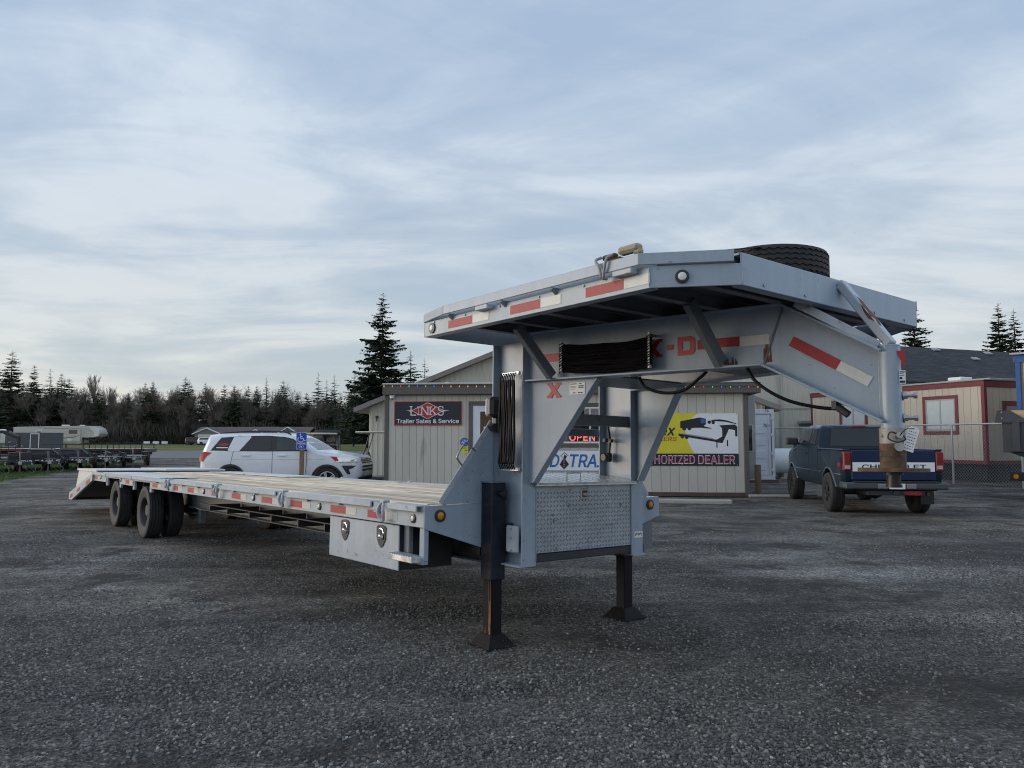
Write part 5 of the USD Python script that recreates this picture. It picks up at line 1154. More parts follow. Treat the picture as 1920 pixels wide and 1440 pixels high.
part(PO, 'roof', cat([bx(-0.06, PL + 0.06, -0.07, PD + 0.05, 3.665, 3.70, 0.005), plate((PL + 0.05, PD / 2, 3.70), (0, 1, 0), EZ, [(-1.9, 0), (1.9, 0), (0.0, 0.12)], 0.0) if False else bx(0, PL, 0.3, PD - 0.3, 3.70, 3.76, 0.02)]), 'concrete')
part(PO, 'roof_unit', bx(7.0, 7.6, 0.5, 1.1, 3.76, 3.90, 0.03), 'white_paint')
part(PO, 'underside', bx(0.2, PL - 0.2, 0.25, PD - 0.2, 0.0, 0.64), 'frame_dark')
for a, b_, c, d_ in ((6.42, 7.74, 1.98, 3.06), (1.95, 3.32, 1.98, 3.06)):
    part(PO, 'window_trim', cat([bx(a - 0.13, b_ + 0.13, -0.03, -0.0045, d_, d_ + 0.13, 0.003), bx(a - 0.13, b_ + 0.13, -0.03, -0.0045, c - 0.26, c - 0.13, 0.003), bx(a - 0.13, a, -0.029, -0.0045, c - 0.13, d_), bx(b_, b_ + 0.13, -0.029, -0.0045, c - 0.13, d_)]), 'maroon_trim')
    w_ = part(PO, 'window', cat([bx(a, b_, -0.02, -0.0045, c - 0.13, c - 0.05), bx(a, a + 0.06, -0.02, -0.0045, c - 0.05, d_), bx(b_ - 0.06, b_, -0.02, -0.0045, c - 0.05, d_), bx((a + b_) / 2 - 0.03, (a + b_) / 2 + 0.03, -0.02, -0.0045, c - 0.05, d_), bx(a + 0.06, b_ - 0.06, -0.02, -0.0045, d_ - 0.05, d_)]), 'grey_metal')
    part(w_, 'blind', fr_(a + 0.06, b_ - 0.06, c - 0.05, d_ - 0.05, -0.006, 0.002), 'blind_white')
part(PO, 'end_window_trim', cat([bx(PL + 0.007, PL + 0.03, 0.85, 2.2, 2.75, 2.93), bx(PL + 0.007, PL + 0.03, 0.85, 2.2, 1.7, 1.85), bx(PL + 0.007, PL + 0.029, 0.85, 1.0, 1.85, 2.75), bx(PL + 0.007, PL + 0.029, 2.05, 2.2, 1.85, 2.75)]), 'maroon_trim')
part(PO, 'end_window', bx(PL + 0.007, PL + 0.012, 1.0, 2.05, 1.85, 2.75), 'pane_dark')

# house roof behind the portable
RH = thing('shingled_building', 'building with a wide dark shingled roof rising behind the portable', 'building', (22.74, 45.1, 0), math.radians(20.9))
RL0, RL1, ZR, ZE, RDp = -4.5, 9.3, 6.95, 4.45, 4.3
sl = unit((0, -RDp, ZE - ZR)); Ls = math.hypot(RDp, ZR - ZE)
rv = np.array([[RL0, 0, ZR], [RL1, 0, ZR], [RL1 + 1.2, -RDp, ZE], [RL0, -RDp, ZE]])
# the roof slope is laid flat in its own axes so that the shingle rows follow it
RF = UsdGeom.Xform.Define(stage, RH + '/roof')
MRo = frame_m((0, 0, ZR), (1, 0, 0), -sl, np.cross((1, 0, 0), -sl))
RF.AddTransformOp().Set(Gf.Matrix4d(*MRo.T.ravel().tolist()))
part(RH + '/roof', 'roof_slope', extr(Polygon([(RL0, 0), (RL0, -Ls), (RL1 + 1.0, -Ls), (RL1, 0)]), 0.06), 'shingles')
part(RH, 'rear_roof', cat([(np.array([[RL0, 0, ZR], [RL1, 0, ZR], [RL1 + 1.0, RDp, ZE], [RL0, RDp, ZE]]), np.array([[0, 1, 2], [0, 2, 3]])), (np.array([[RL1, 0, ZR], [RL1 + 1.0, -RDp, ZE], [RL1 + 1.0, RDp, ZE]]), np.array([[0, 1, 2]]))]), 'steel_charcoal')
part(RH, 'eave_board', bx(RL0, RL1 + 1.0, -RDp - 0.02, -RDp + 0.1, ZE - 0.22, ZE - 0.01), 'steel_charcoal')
part(RH, 'wall', bx(RL0 + 0.5, RL1 + 0.5, -RDp + 0.6, RDp - 0.6, 0, ZE - 0.02), 'steel_charcoal')  # wall coloured charcoal to stand in for the black shadow below the eave
for xx, tt in ((2.6, 0.35), (6.8, 0.5), (4.6, 1.5)):
    part(RH, 'roof_vent', xf(bx(-0.25, 0.25, -0.15, 0.15, 0.06, 0.16, 0.02), frame_m(np.array([xx, 0, ZR]) + sl * tt, (1, 0, 0), -sl, np.cross((1, 0, 0), -sl))), 'grey_metal')

# chain-link fence
FA, FB = np.array([12.45, 37.2]), np.array([16.05, 24.3])
FV = FB - FA; FLn = np.linalg.norm(FV); FRZ = math.atan2(FV[1], FV[0])
FE = thing('chain_link_fence', 'chain-link fence with galvanised posts in front of the portable', 'fence', (FA[0], FA[1], 0), FRZ)
npst = 6
for i in range(npst):
    x = i * FLn / (npst - 1)
    part(FE, 'post', cat([cyl((x, 0, 0), (x, 0, 2.06), 0.035, 10)]), 'galvanised', smooth=40)
part(FE, 'top_rail', cyl((0, 0, 2.06), (FLn, 0, 2.06), 0.028, 8), 'galvanised', smooth=40)
wires = []
st = 0.115
nn = int((FLn + 2) / st)
for i in range(nn):
    for d_ in (1, -1):
        x0 = i * st - (2.0 if d_ > 0 else 0.0)
        xa, xb = x0, x0 + 2.0
        z0, z1 = (0.03, 2.03) if d_ > 0 else (2.03, 0.03)
        if xa < 0: z0 += (0 - xa) * d_; xa = 0
        if xb > FLn: z1 -= (xb - FLn) * d_; xb = FLn
        if xb - xa < 0.02: continue
        wires.append(tube([(xa, 0.004 * d_, z0), (xb, 0.004 * d_, z1)], 0.0028, 3, False))
part(FE, 'mesh_wire', cat(wires), 'galvanised', kind='stuff')
# back run of fence towards the shed
FE2 = thing('chain_link_fence', 'far run of chain-link fence in front of the metal shed door', 'fence', (9.6, 36.2, 0), 0.12)
for i in range(3):
    part(FE2, 'post', cyl((i * 1.45, 0, 0), (i * 1.45, 0, 2.06), 0.035, 10), 'galvanised', smooth=40)
part(FE2, 'top_rail', cyl((0, 0, 2.06), (2.9, 0, 2.06), 0.028, 8), 'galvanised', smooth=40)
part(FE2, 'mid_rail', cyl((0, 0, 0.95), (2.9, 0, 0.95), 0.022, 8), 'galvanised', smooth=40)
wires = []
for i in range(42):
    for d_ in (1, -1):
        x0 = i * 0.115 - (2.0 if d_ > 0 else 0.0); xa, xb = x0, x0 + 2.0
        z0, z1 = (0.03, 2.03) if d_ > 0 else (2.03, 0.03)
        if xa < 0: z0 += (0 - xa) * d_; xa = 0
        if xb > 2.9: z1 -= (xb - 2.9) * d_; xb = 2.9
        if xb - xa > 0.02: wires.append(tube([(xa, 0.004 * d_, z0), (xb, 0.004 * d_, z1)], 0.0028, 3, False))
part(FE2, 'mesh_wire', cat(wires), 'galvanised', kind='stuff')

# blue trimmed storage building at the right edge
BS = thing('storage_building', 'grey storage building with blue corner trim at the right edge', 'building', (16.15, 24.6, 0), math.radians(-42))
part(BS, 'wall', bx(0.05, 3.2, 0.012, 4.0, 1.0, 4.2), 'groove_dark')
for i in range(11):
    part(BS, 'siding_board', bx(0.21 + i * 0.28, 0.21 + i * 0.28 + 0.272, 0.0, 0.013, 1.0, 4.0, 0.002), 'grey_metal')
part(BS, 'corner_trim', bx(0.0, 0.13, -0.02, 0.1, 1.0, 4.0, 0.004), 'blue_trim')
part(BS, 'fascia', bx(-0.05, 3.25, -0.03, 0.05, 4.002, 4.25, 0.004), 'blue_trim')
part(BS, 'roof', cat([bx(-0.12, 3.3, -0.15, 4.1, 4.252, 4.31, 0.004)]), 'roof_edge')
part(BS, 'base', bx(0.1, 3.1, 0.2, 3.9, 0.0, 1.0), 'frame_dark')
sg = part(BS, 'sign_panel', fr_(0.24, 1.6, 3.32, 3.95, -0.002, 0.004), 'decal_white')
part(sg, 'sign_print', cat([text('PARKER', 0.17, (0.27, -0.0065, 3.72), EX, EZ, width=1.1, depth=0.001), text('805-5519', 0.11, (0.27, -0.0065, 3.36), EX, EZ, width=1.0, depth=0.001)]) if False else cat([text('PA', 0.17, (0.27, -0.0065, 3.72), EX, EZ, width=0.30, depth=0.001), text('805', 0.11, (0.27, -0.0065, 3.36), EX, EZ, width=0.34, depth=0.001)]), 'ink_black')
part(sg, 'sign_band', fr_(0.26, 1.55, 3.52, 3.66, -0.0065, 0.001), 'tape_red')

# parking sign on its timber post
PS = thing('parking_sign', 'blue disabled parking sign on a brown post in front of the white car', 'sign', (-6.0, 22.0, 0), math.radians(-2))
part(PS, 'post', bx(-0.052, 0.052, 0.0, 0.10, 0.0, 1.40, 0.006), 'post_wood')
pn = part(PS, 'sign_panel', fp((0, -0.001, 0), Polygon(rect(-0.155, 0.155, 1.27, 1.745)).buffer(-0.02).buffer(0.02), 0.003), 'white_paint')
part(pn, 'blue_field', fp((0, -0.0042, 0), Polygon(rect(-0.146, 0.146, 1.279, 1.736)).buffer(-0.018).buffer(0.018), 0.001), 'sign_blue')
sy = [tube([(0.085 * math.cos(t) - 0.02, -0.0062, 1.545 + 0.072 * math.sin(t)) for t in np.linspace(-0.45, -PI - 0.9, 14)], 0.009, 6)]
sy += [cyl((-0.035, -0.0055, 1.69), (-0.035, -0.007, 1.69), 0.020, 12)]
sy += [bar((a[0], -0.0062, a[1]), (b_[0], -0.0062, b_[1]), 0.002, 0.020, 0) for a, b_ in (((-0.033, 1.665), (-0.025, 1.575)), ((-0.025, 1.578), (0.045, 1.572)), ((0.045, 1.575), (0.085, 1.505)), ((0.08, 1.508), (0.115, 1.52)), ((-0.028, 1.628), (0.03, 1.622)))]
part(pn, 'wheelchair_symbol', cat(sy), 'white_paint')
part(pn, 'lettering', text('PARKING', 0.052, (-0.122, -0.0055, 1.405), EX, EZ, width=0.245, depth=0.001), 'white_paint')
part(pn, 'lettering', text('ONLY', 0.052, (-0.075, -0.0055, 1.318), EX, EZ, width=0.15, depth=0.001), 'white_paint')
# ---------------------------------------------------------------- vehicles
mat('car_white', (0.66, 0.69, 0.74), 0.28, var=0.02, coat=0.6)
mat('car_blue', (0.006, 0.016, 0.055), 0.32, var=0.1, coat=0.1, spec=0.3)
mat('car_navy', (0.005, 0.014, 0.024), 0.25, var=0.15, coat=0.15, spec=0.25)
mat('car_black', (0.014, 0.014, 0.016), 0.3, var=0.1, coat=0.5)
mat('car_glass', (0.012, 0.014, 0.017), 0.05, var=0.1, spec=0.5)
mat('car_glass_clear', (0.045, 0.06, 0.06), 0.05, var=0.15, spec=0.28)
mat('car_trim', (0.018, 0.018, 0.019), 0.5, var=0.1)
mat('canvas_black', (0.016, 0.018, 0.020), 0.7, var=0.15)
mat('seat_tan', (0.30, 0.26, 0.20), 0.6, var=0.1)
mat('canopy_cream', (0.55, 0.50, 0.42), 0.5, var=0.05)
mat('cart_grey', (0.12, 0.12, 0.12), 0.4, var=0.1)
mat('rv_white', (0.62, 0.61, 0.58), 0.4, var=0.05)
mat('rv_beige', (0.47, 0.45, 0.41), 0.45, var=0.06)
mat('cargo_grey', (0.055, 0.060, 0.068), 0.4, var=0.06)
mat('trailer_black', (0.013, 0.013, 0.014), 0.4, var=0.2)
mat('deck_pale', (0.40, 0.37, 0.34), 0.75, var=0.2, scale=2)

class Car:
    """A vehicle skin: side outline (x forward, z up) given a width that varies along and up the body."""
    def __init__(s, outline, half, round_=0.09, res=0.13):
        s.poly = Polygon(outline); s.half = half; s.r = round_; s.res = res
        s.edge = s.poly.exterior
    def hw(s, x, z):
        return s.half(np.asarray(x, float), np.asarray(z, float))
    def skin(s, poly, t0, t1, side=None, rounded=False, res=None):
        """poly as a solid between offsets t0..t1 of the body side (side = -1 or 1), or right through (side None)."""
        poly = poly if hasattr(poly, 'exterior') else Polygon(poly)
        if not poly.is_valid: poly = poly.buffer(0)
        gs = getattr(poly, 'geoms', [poly])
        out = []
        for g in gs:
            if g.area < 1e-7: continue
            rings = [np.array(g.exterior.coords)[:-1]] + [np.array(i.coords)[:-1] for i in g.interiors]
            cs = m3.CrossSection([r for r in rings], m3.FillRule.EvenOdd)
            man = m3.Manifold.extrude(cs, 1.0).refine_to_length(res or s.res)
            def w(p):
                p = np.asarray(p); x, z, y = p[:, 0], p[:, 1], p[:, 2]
                h = s.hw(x, z)
                if side is None:
                    if rounded:
                        import shapely
                        d = shapely.distance(s.edge, shapely.points(x, z)); d = np.minimum(d, s.r)
                        h = h - (s.r - np.sqrt(np.maximum(s.r ** 2 - (s.r - d) ** 2, 0)))
                    yy = (y * 2 - 1) * h
                else:
                    yy = side * (h + t0 + (t1 - t0) * y)
                return np.stack([x, yy, z], 1)
            man = man.warp_batch(w)
            me = man.to_mesh(); v, f = np.array(me.vert_properties[:, :3]), np.array(me.tri_verts)
            # keep the faces turned outwards
            tm = trimesh.Trimesh(v, f, process=False)
            if tm.volume < 0: f = f[:, ::-1]
            out.append((v, f))
        return cat(out)
    def xe(s, z, front=True):
        x0, _, x1, _ = s.poly.bounds
        from shapely.geometry import LineString
        i = s.poly.intersection(LineString([(x0 - 1, z), (x1 + 1, z)]))
        b = i.bounds
        return b[2] if front else b[0]
    def face(s, yz, t, front=True, res=0.12):
        """A panel on the front or rear: polygon in (y, z) laid on the end outline, t thick outwards."""
        poly = yz if hasattr(yz, 'exterior') else Polygon(yz)
        cs = m3.CrossSection([np.array(poly.exterior.coords)[:-1]], m3.FillRule.EvenOdd)
        man = m3.Manifold.extrude(cs, 1.0).refine_to_length(res)
        def w(p):
            p = np.asarray(p); y, z, k = p[:, 0], p[:, 1], p[:, 2]
            x = np.array([s.xe(zz, front) for zz in np.round(z, 3)])
            return np.stack([x + (1 if front else -1) * (k * (t + 0.02) - 0.02), y, z], 1)
        me = man.warp_batch(w).to_mesh(); v, f = np.array(me.vert_properties[:, :3]), np.array(me.tri_verts)
        if trimesh.Trimesh(v, f, process=False).volume < 0: f = f[:, ::-1]
        return v, f

def arch(x, z, r, n=20): return Point(x, z).buffer(r, n)
def simple_tyre(r, w, rim):
    return lathe([(rim, w * .42), (rim + .02, w * .48), (r - .06, w * .5), (r - .02, w * .46), (r, w * .36), (r, w * .12), (r - .01, w * .1), (r - .01, w * .06), (r, w * .04), (r, -w * .04), (r - .01, -w * .06), (r - .01, -w * .1), (r, -w * .12), (r, -w * .36), (r - .02, -w * .46), (r - .06, -w * .5), (rim + .02, -w * .48), (rim, -w * .42)], 36, True)
def alloy(r, w, spokes, look_in=0.05):
    m = [lathe([(r, -w * .42), (r * .95, -w * .44), (r * .90, -w * .40), (r * .90, w * .2)], 36, False)]
    for i in range(spokes):
        a = i * 2 * PI / spokes
        for da in (-0.13, 0.13):
            p0 = np.array([-w * .40, 0.07 * r * math.cos(a), 0.07 * r * math.sin(a)]); p1 = np.array([-w * .42, .93 * r * math.cos(a + da), .93 * r * math.sin(a + da)])
            m.append(bar(p0, p1, 0.035, 0.025, 0.004, up=(1, 0, 0)))
    m.append(cyl((-w * .44, 0, 0), (-w * .36, 0, 0), r * .18, 14))
    return cat(m)
def car_wheel(T, x, y, r, w, rim, kind='alloy', name='wheel', spokes=5):
    s = 1 if y < 0 else -1
    M = frame_m((x, y, r), (0, s, 0), (-s, 0, 0), (0, 0, 1))
    p = part(T, name, xf(simple_tyre(r, w, rim), M), 'tyre_rubber', 40)
    part(p, 'rim_back', xf(lathe([(rim, 0.0), (rim * 0.4, 0.01), (0.001, 0.01)], 28, False), M), 'car_trim', 40)
    part(p, 'rim', xf(alloy(rim, w, spokes), M), 'rim_alloy' if kind == 'alloy' else 'rim_dark', 40)

# --- white family car in front of the office
ex_out = [(2.26, .30), (2.44, .36), (2.52, .56), (2.52, .80), (2.46, .98), (2.36, 1.055), (1.95, 1.125), (1.45, 1.185), (1.27, 1.225), (.90, 1.46), (.55, 1.635), (.32, 1.70), (-.25, 1.738), (-1.1, 1.738), (-1.75, 1.712), (-2.03, 1.672), (-2.07, 1.60), (-2.22, 1.22), (-2.28, 1.0), (-2.30, .70), (-2.26, .42), (-2.15, .32)]
def ex_half(x, z):
    h = 0.975 - 0.05 * np.clip((.62 - z) / .3, 0, 1) - 0.025 * np.clip((z - .95) / .25, 0, 1)
    h = h - 0.27 * np.clip(z - 1.20, 0, 1) - 0.25 * np.clip(z - 1.64, 0, 1)
    h = h - 0.20 * np.clip((x - 1.55) / .97, 0, 1) ** 2.4 - 0.16 * np.clip((-x - 1.3) / 1.0, 0, 1) ** 2.6
    return h
EXC = Car(ex_out, ex_half, 0.10, 0.11)
SV = thing('white_suv', 'white family SUV with tinted windows parked beside the office', 'car', (-6.82, 23.25, 0), math.radians(-4.5))
FX, RX = 1.60, -1.26
body = EXC.poly.difference(arch(FX, .36, .42)).difference(arch(RX, .36, .42))
part(SV, 'body', EXC.skin(body, 0, 0, None, True), 'car_white', smooth=35)
for s in (-1, 1):
    sk = lambda p, look, nm, t0=-0.01, t1=0.006, par=SV: part(par, nm, EXC.skin(p, t0, t1, s), look, smooth=30)
    # dark greenhouse with panes let in
    sk([(-1.90, 1.225), (-1.60, 1.60), (-1.02, 1.64), (-.2, 1.655), (.30, 1.62), (.56, 1.56), (.98, 1.27), (1.0, 1.215), (-.2, 1.20)], 'car_trim', 'window_surround', -0.012, 0.004)
    sk([(-1.86, 1.25), (-1.58, 1.585), (-1.08, 1.615), (-1.30, 1.245)], 'car_glass', 'rear_quarter_window', 0.0, 0.007)
    sk([(-1.22, 1.62), (-1.36, 1.25), (-1.32, 1.205), (-1.02, 1.205), (-.98, 1.25), (-.70, 1.60), (-.72, 1.645)], 'car_white', 'rear_pillar', 0.0, 0.010)
    sk([(-.97, 1.24), (-.68, 1.60), (-.10, 1.62), (-.08, 1.235)], 'car_glass', 'rear_door_window', 0.0, 0.007)
    sk([(.08, 1.235), (.08, 1.62), (.30, 1.595), (.52, 1.535), (.90, 1.265), (.90, 1.24)], 'car_glass_clear', 'front_door_window', 0.0, 0.007)
    for xs in ((-1.19, 1.20, -1.30, .62), (-.02, 1.20, -.02, .42), (1.0, 1.20, .98, .55)):
        sk([(xs[0] - .006, xs[1]), (xs[0] + .006, xs[1]), (xs[2] + .006, xs[3]), (xs[2] - .006, xs[3])], 'car_trim', 'door_seam', -0.004, 0.0025)
    for hx in (-.93, .15):
        sk(rect(hx, hx + .24, 1.075, 1.105), 'car_white', 'door_handle', 0.0, 0.035)
    sk(rect(-1.15, 1.0, .44, .50), 'car_trim', 'sill_moulding', -0.004, 0.012)
    sk([(-1.2, .965), (1.5, .975), (1.5, .987), (-1.2, .977)], 'roof_edge', 'body_crease', -0.004, 0.003)
    for ax in (FX, RX):
        ring_ = arch(ax, .36, .475).difference(arch(ax, .36, .415)).intersection(sbox(ax - .6, .28, ax + .6, 1.2)).intersection(EXC.poly.buffer(-.005))
        sk(ring_, 'car_trim', 'wheel_arch', -0.03, 0.014)
    sk([(-2.14, 1.19), (-1.86, 1.17), (-2.02, 1.05), (-2.14, .90), (-2.26, .92), (-2.25, 1.05)], 'lens_red', 'tail_lamp', -0.01, 0.012)
    sk([(1.66, 1.075), (2.40, 1.01), (2.46, .90), (2.1, .885), (1.86, .91)], 'chrome', 'headlamp', -0.02, 0.008)
    sk([(1.68, 1.065), (1.88, 1.05), (1.94, .93), (1.84, .925)], 'lens_red', 'side_marker', 0.0, 0.0095)
    sk([(2.02, .80), (2.42, .80), (2.30, .71), (2.22, .70), (2.26, .56), (2.18, .55)], 'car_trim', 'fog_lamp_bezel', -0.01, 0.010)
    # mirror
    my = s * (float(EXC.hw(.95, 1.2)) + .12)
    part(SV, 'wing_mirror', cat([bx(.78, .98, my - .11, my + .11, 1.215, 1.36, .03)]), 'car_trim')
    # roof rail
    yy = s * .66
    part(SV, 'roof_rail', tube(bend([(-1.75, yy, 1.665), (-1.6, yy, 1.735), (-.6, yy, 1.79), (.2, yy, 1.76), (.42, yy, 1.69)], 5), 0.022, 6), 'car_trim', smooth=60)
    for ax in (FX, RX):
        car_wheel(SV, ax, s * .84, .375, .245, .255, 'alloy')
part(SV, 'windscreen', EXC.face([(-.72, 1.245), (.72, 1.245), (.57, 1.60), (-.57, 1.60)], 0.006), 'car_glass_clear', smooth=30)
part(SV, 'rear_window', EXC.face([(-.66, 1.24), (.66, 1.24), (.55, 1.54), (-.55, 1.54)], 0.006, False), 'car_glass', smooth=30)
gr = part(SV, 'grille', EXC.face([(-.60, 1.02), (.60, 1.02), (.56, .84), (-.56, .84)], 0.006), 'chrome', smooth=30)
part(gr, 'grille_mesh', cat([EXC.face(rect(y_, y_ + .075, z_, z_ + .035), 0.010, True, .2) for z_ in (.855, .905, .955) for y_ in np.arange(-.52, .48, .11)]), 'car_trim')
part(SV, 'intake', cat([EXC.face(rect(-.55, .55, .74, .79), 0.008), EXC.face(rect(-.55, .55, .63, .69), 0.008)]), 'car_trim')
part(SV, 'number_plate', EXC.face(rect(-.16, .16, .50, .64), 0.02, True, .3), 'decal_white')
part(SV, 'lower_bumper', EXC.face(rect(-.74, .74, .36, .46), 0.008), 'car_trim')
decq = EXC.skin([(-1.72, 1.40), (-1.50, 1.44), (-1.30, 1.40), (-1.50, 1.355)], 0.0075, 0.0085, -1)
part(SV, 'window_decal', decq, 'decal_red')
part(SV, 'window_decal', EXC.skin(rect(-1.72, -1.36, 1.295, 1.325), 0.0075, 0.0085, -1), 'decal_white')

# --- dark pickup truck seen from behind
pu_out = [(-1.12, .62), (-1.16, .80), (-1.16, 1.34), (.86, 1.345), (.865, 1.40), (1.03, 1.83), (1.15, 1.885), (1.7, 1.905), (2.30, 1.885), (2.48, 1.84), (3.05, 1.40), (3.20, 1.36), (4.2, 1.27), (4.42, 1.18), (4.46, .95), (4.46, .60), (4.3, .52), (-1.0, .52)]
def pu_half(x, z):
    h = 0.965 - 0.04 * np.clip((.8 - z) / .3, 0, 1) + 0.0 * x
    h = h - 0.30 * np.clip(z - 1.38, 0, 1) - 0.10 * np.clip((x - 3.2) / 1.2, 0, 1) ** 2
    return h
PUC = Car(pu_out, pu_half, 0.05, 0.14)
PRr = math.radians(82)
PU = thing('pickup_truck', 'dark blue pickup truck with white tailgate band parked behind the coupler', 'pickup', (7.83, 16.72, 0), PRr)
pb = PUC.poly.difference(arch(0, .44, .50)).difference(arch(3.6, .44, .50))
bm = PUC.skin(pb, 0, 0, None, True)
man = m3.Manifold(m3.Mesh(np.asarray(bm[0], np.float32), np.asarray(bm[1], np.uint32)))
cut = m3.Manifold.cube([1.86, 1.62, .8]).translate([-1.06, -.81, .92])
r_ = (man - cut).to_mesh()
part(PU, 'body', (np.array(r_.vert_properties[:, :3]), np.array(r_.tri_verts)), 'car_navy', smooth=30)
tg_ = part(PU, 'tailgate', cat([bx(-1.185, -1.155, -.80, .80, .74, 1.335, .012)]), 'car_blue')
part(tg_, 'tailgate_band', bx(-1.1885, -1.1852, -.78, .78, .915, 1.10), 'white_paint')
# lettering reads along -y seen from behind (+x of the text runs to the viewer's right)
part(tg_, 'lettering', text('CHEVROLET', .085, (-1.1887, .60, .965), (0, -1, 0), EZ, width=1.22, depth=0.001), 'ink_black')
for s in (-1, 1):
    part(PU, 'tail_lamp', cat([bx(-1.19, -1.02, s * .80, s * .955, .92, 1.31, .02)]), 'lamp_deep_red', smooth=30)
    part(PU, 'reverse_lamp', bx(-1.195, -1.1905, s * .825, s * .93, .965, 1.035, .002), 'decal_grey')
    part(PU, 'lamp_band', bx(-1.1945, -1.1905, s * .815, s * .945, 1.115, 1.125), 'ink_black')
    part(PU, 'bed_rail', bx(-1.15, .86, s * .82, s * .955, 1.335, 1.36, .01), 'car_blue')
    k = lambda p, look, nm, t0=-0.01, t1=0.006: part(PU, nm, PUC.skin(p, t0, t1, s), look, smooth=30)
    k([(1.10, 1.44), (1.20, 1.80), (1.62, 1.82), (1.62, 1.44)], 'car_glass', 'cab_side_window')
    k([(1.72, 1.43), (1.72, 1.82), (2.25, 1.80), (2.42, 1.74), (2.86, 1.43)], 'car_glass', 'door_window')
    k(rect(-1.0, -.52, .83, .855), 'chrome', 'side_moulding', 0.0, 0.012)
    k(rect(.55, 3.05, .83, .855), 'chrome', 'side_moulding', 0.0, 0.012)
    k([(.86, 1.33), (.875, 1.33), (.875, .60), (.86, .60)], 'ink_black', 'cab_gap', -0.01, 0.003)
    k([(1.67, 1.36), (1.68, 1.36), (1.68, .64), (1.67, .64)], 'ink_black', 'door_seam', -0.006, 0.003)
    k(rect(1.9, 2.1, 1.20, 1.235), 'car_trim', 'door_handle', 0.0, 0.02)
    for ax in (0, 3.6):
        ring_ = arch(ax, .44, .525).difference(arch(ax, .44, .495)).intersection(sbox(ax - .7, .56, ax + .7, 1.2))
        k(ring_, 'chrome', 'wheel_arch_trim', -0.02, 0.012)
        car_wheel(PU, ax, s * .86, .42, .29, .215, 'dark', spokes=6)
    part(PU, 'wing_mirror', cat([bx(2.62, 2.72, s * .99, s * 1.28, 1.42, 1.60, .03), bar((2.75, s * .92, 1.44), (2.68, s * 1.05, 1.48), .05, .04)]), 'car_trim')
part(PU, 'rear_window', PUC.face([(-.66, 1.44), (.66, 1.44), (.60, 1.79), (-.60, 1.79)], 0.006, False) if False else xf(extr([(-.68, 0), (.68, 0), (.60, .42), (-.60, .42)], .008), frame_m((.868, 0, 1.405), (0, -1, 0), unit((.145, 0, .40)), np.cross((0, -1, 0), unit((.145, 0, .40))))), 'car_glass')
part(PU, 'brake_lamp', bx(1.03, 1.06, -.16, .16, 1.845, 1.875, .005), 'lens_red')
part(PU, 'side_badge', text('Z71', .12, (-.50, .0, 0), EX, EZ, width=.22) if False else xf(text('Z71', .11, (0, 0, 0), EX, EZ, width=.22, depth=.001, shear=.2), frame_m((-.95, .9665, 1.02), (-1, 0, 0), (0, -1, 0), (0, 0, 1))) if False else plate((-1.0, .968, 1.0), (-1, 0, 0), EZ, rect(-.18, 0.0, 0, .08), .001), 'lens_red')
bmp = part(PU, 'bumper', cat([bx(-1.36, -1.17, -.98, .98, .565, .70, .03), bx(-1.30, -1.0, .93, 1.0, .58, .70, .02), bx(-1.30, -1.0, -1.0, -.93, .58, .70, .02)]), 'steel_charcoal', smooth=30)
part(bmp, 'bumper_step', bx(-1.35, -1.18, -.80, .80, .70, .725, .006), 'car_trim')
part(bmp, 'number_plate', bx(-1.368, -1.361, -.15, .15, .575, .68), 'decal_white')
part(bmp, 'plate_mount', cat([bx(-1.366, -1.36, .18, .36, .585, .67, .004), bx(-1.366, -1.36, -.36, -.18, .585, .67, .004)]), 'chrome')
part(PU, 'tailgate_handle', bx(-1.1895, -1.1852, -.09, .09, 1.20, 1.265, .003), 'car_trim')
part(PU, 'tow_hitch', cat([bx(-1.28, -1.0, -.55, .55, .44, .54, .01), bx(-1.36, -1.2, -.05, .05, .44, .53, .008)]), 'frame_dark')
part(PU, 'hitch_sticker', bx(-1.284, -1.281, -.48, -.16, .455, .53), 'tape_red')
part(PU, 'exhaust', cyl((-1.25, -.62, .47), (-.4, -.60, .47), .03, 10), 'rusty_steel')
part(PU, 'rear_axle', cat([cyl((0, -.75, .42), (0, .75, .42), .05, 10), tube([(0, -.13, .42), (0, 0, .42), (0, .13, .42)], [.08, .15, .08], 12)]), 'frame_dark', smooth=40)
part(PU, 'underbody', bx(-1.0, 4.2, -.45, .45, .42, .56, .03), 'frame_dark')
part(PU, 'mud_flap', cat([bx(-.56, -.545, s * .72, s * .98, .22, .55) for s in (-1, 1)][:1]), 'car_trim')

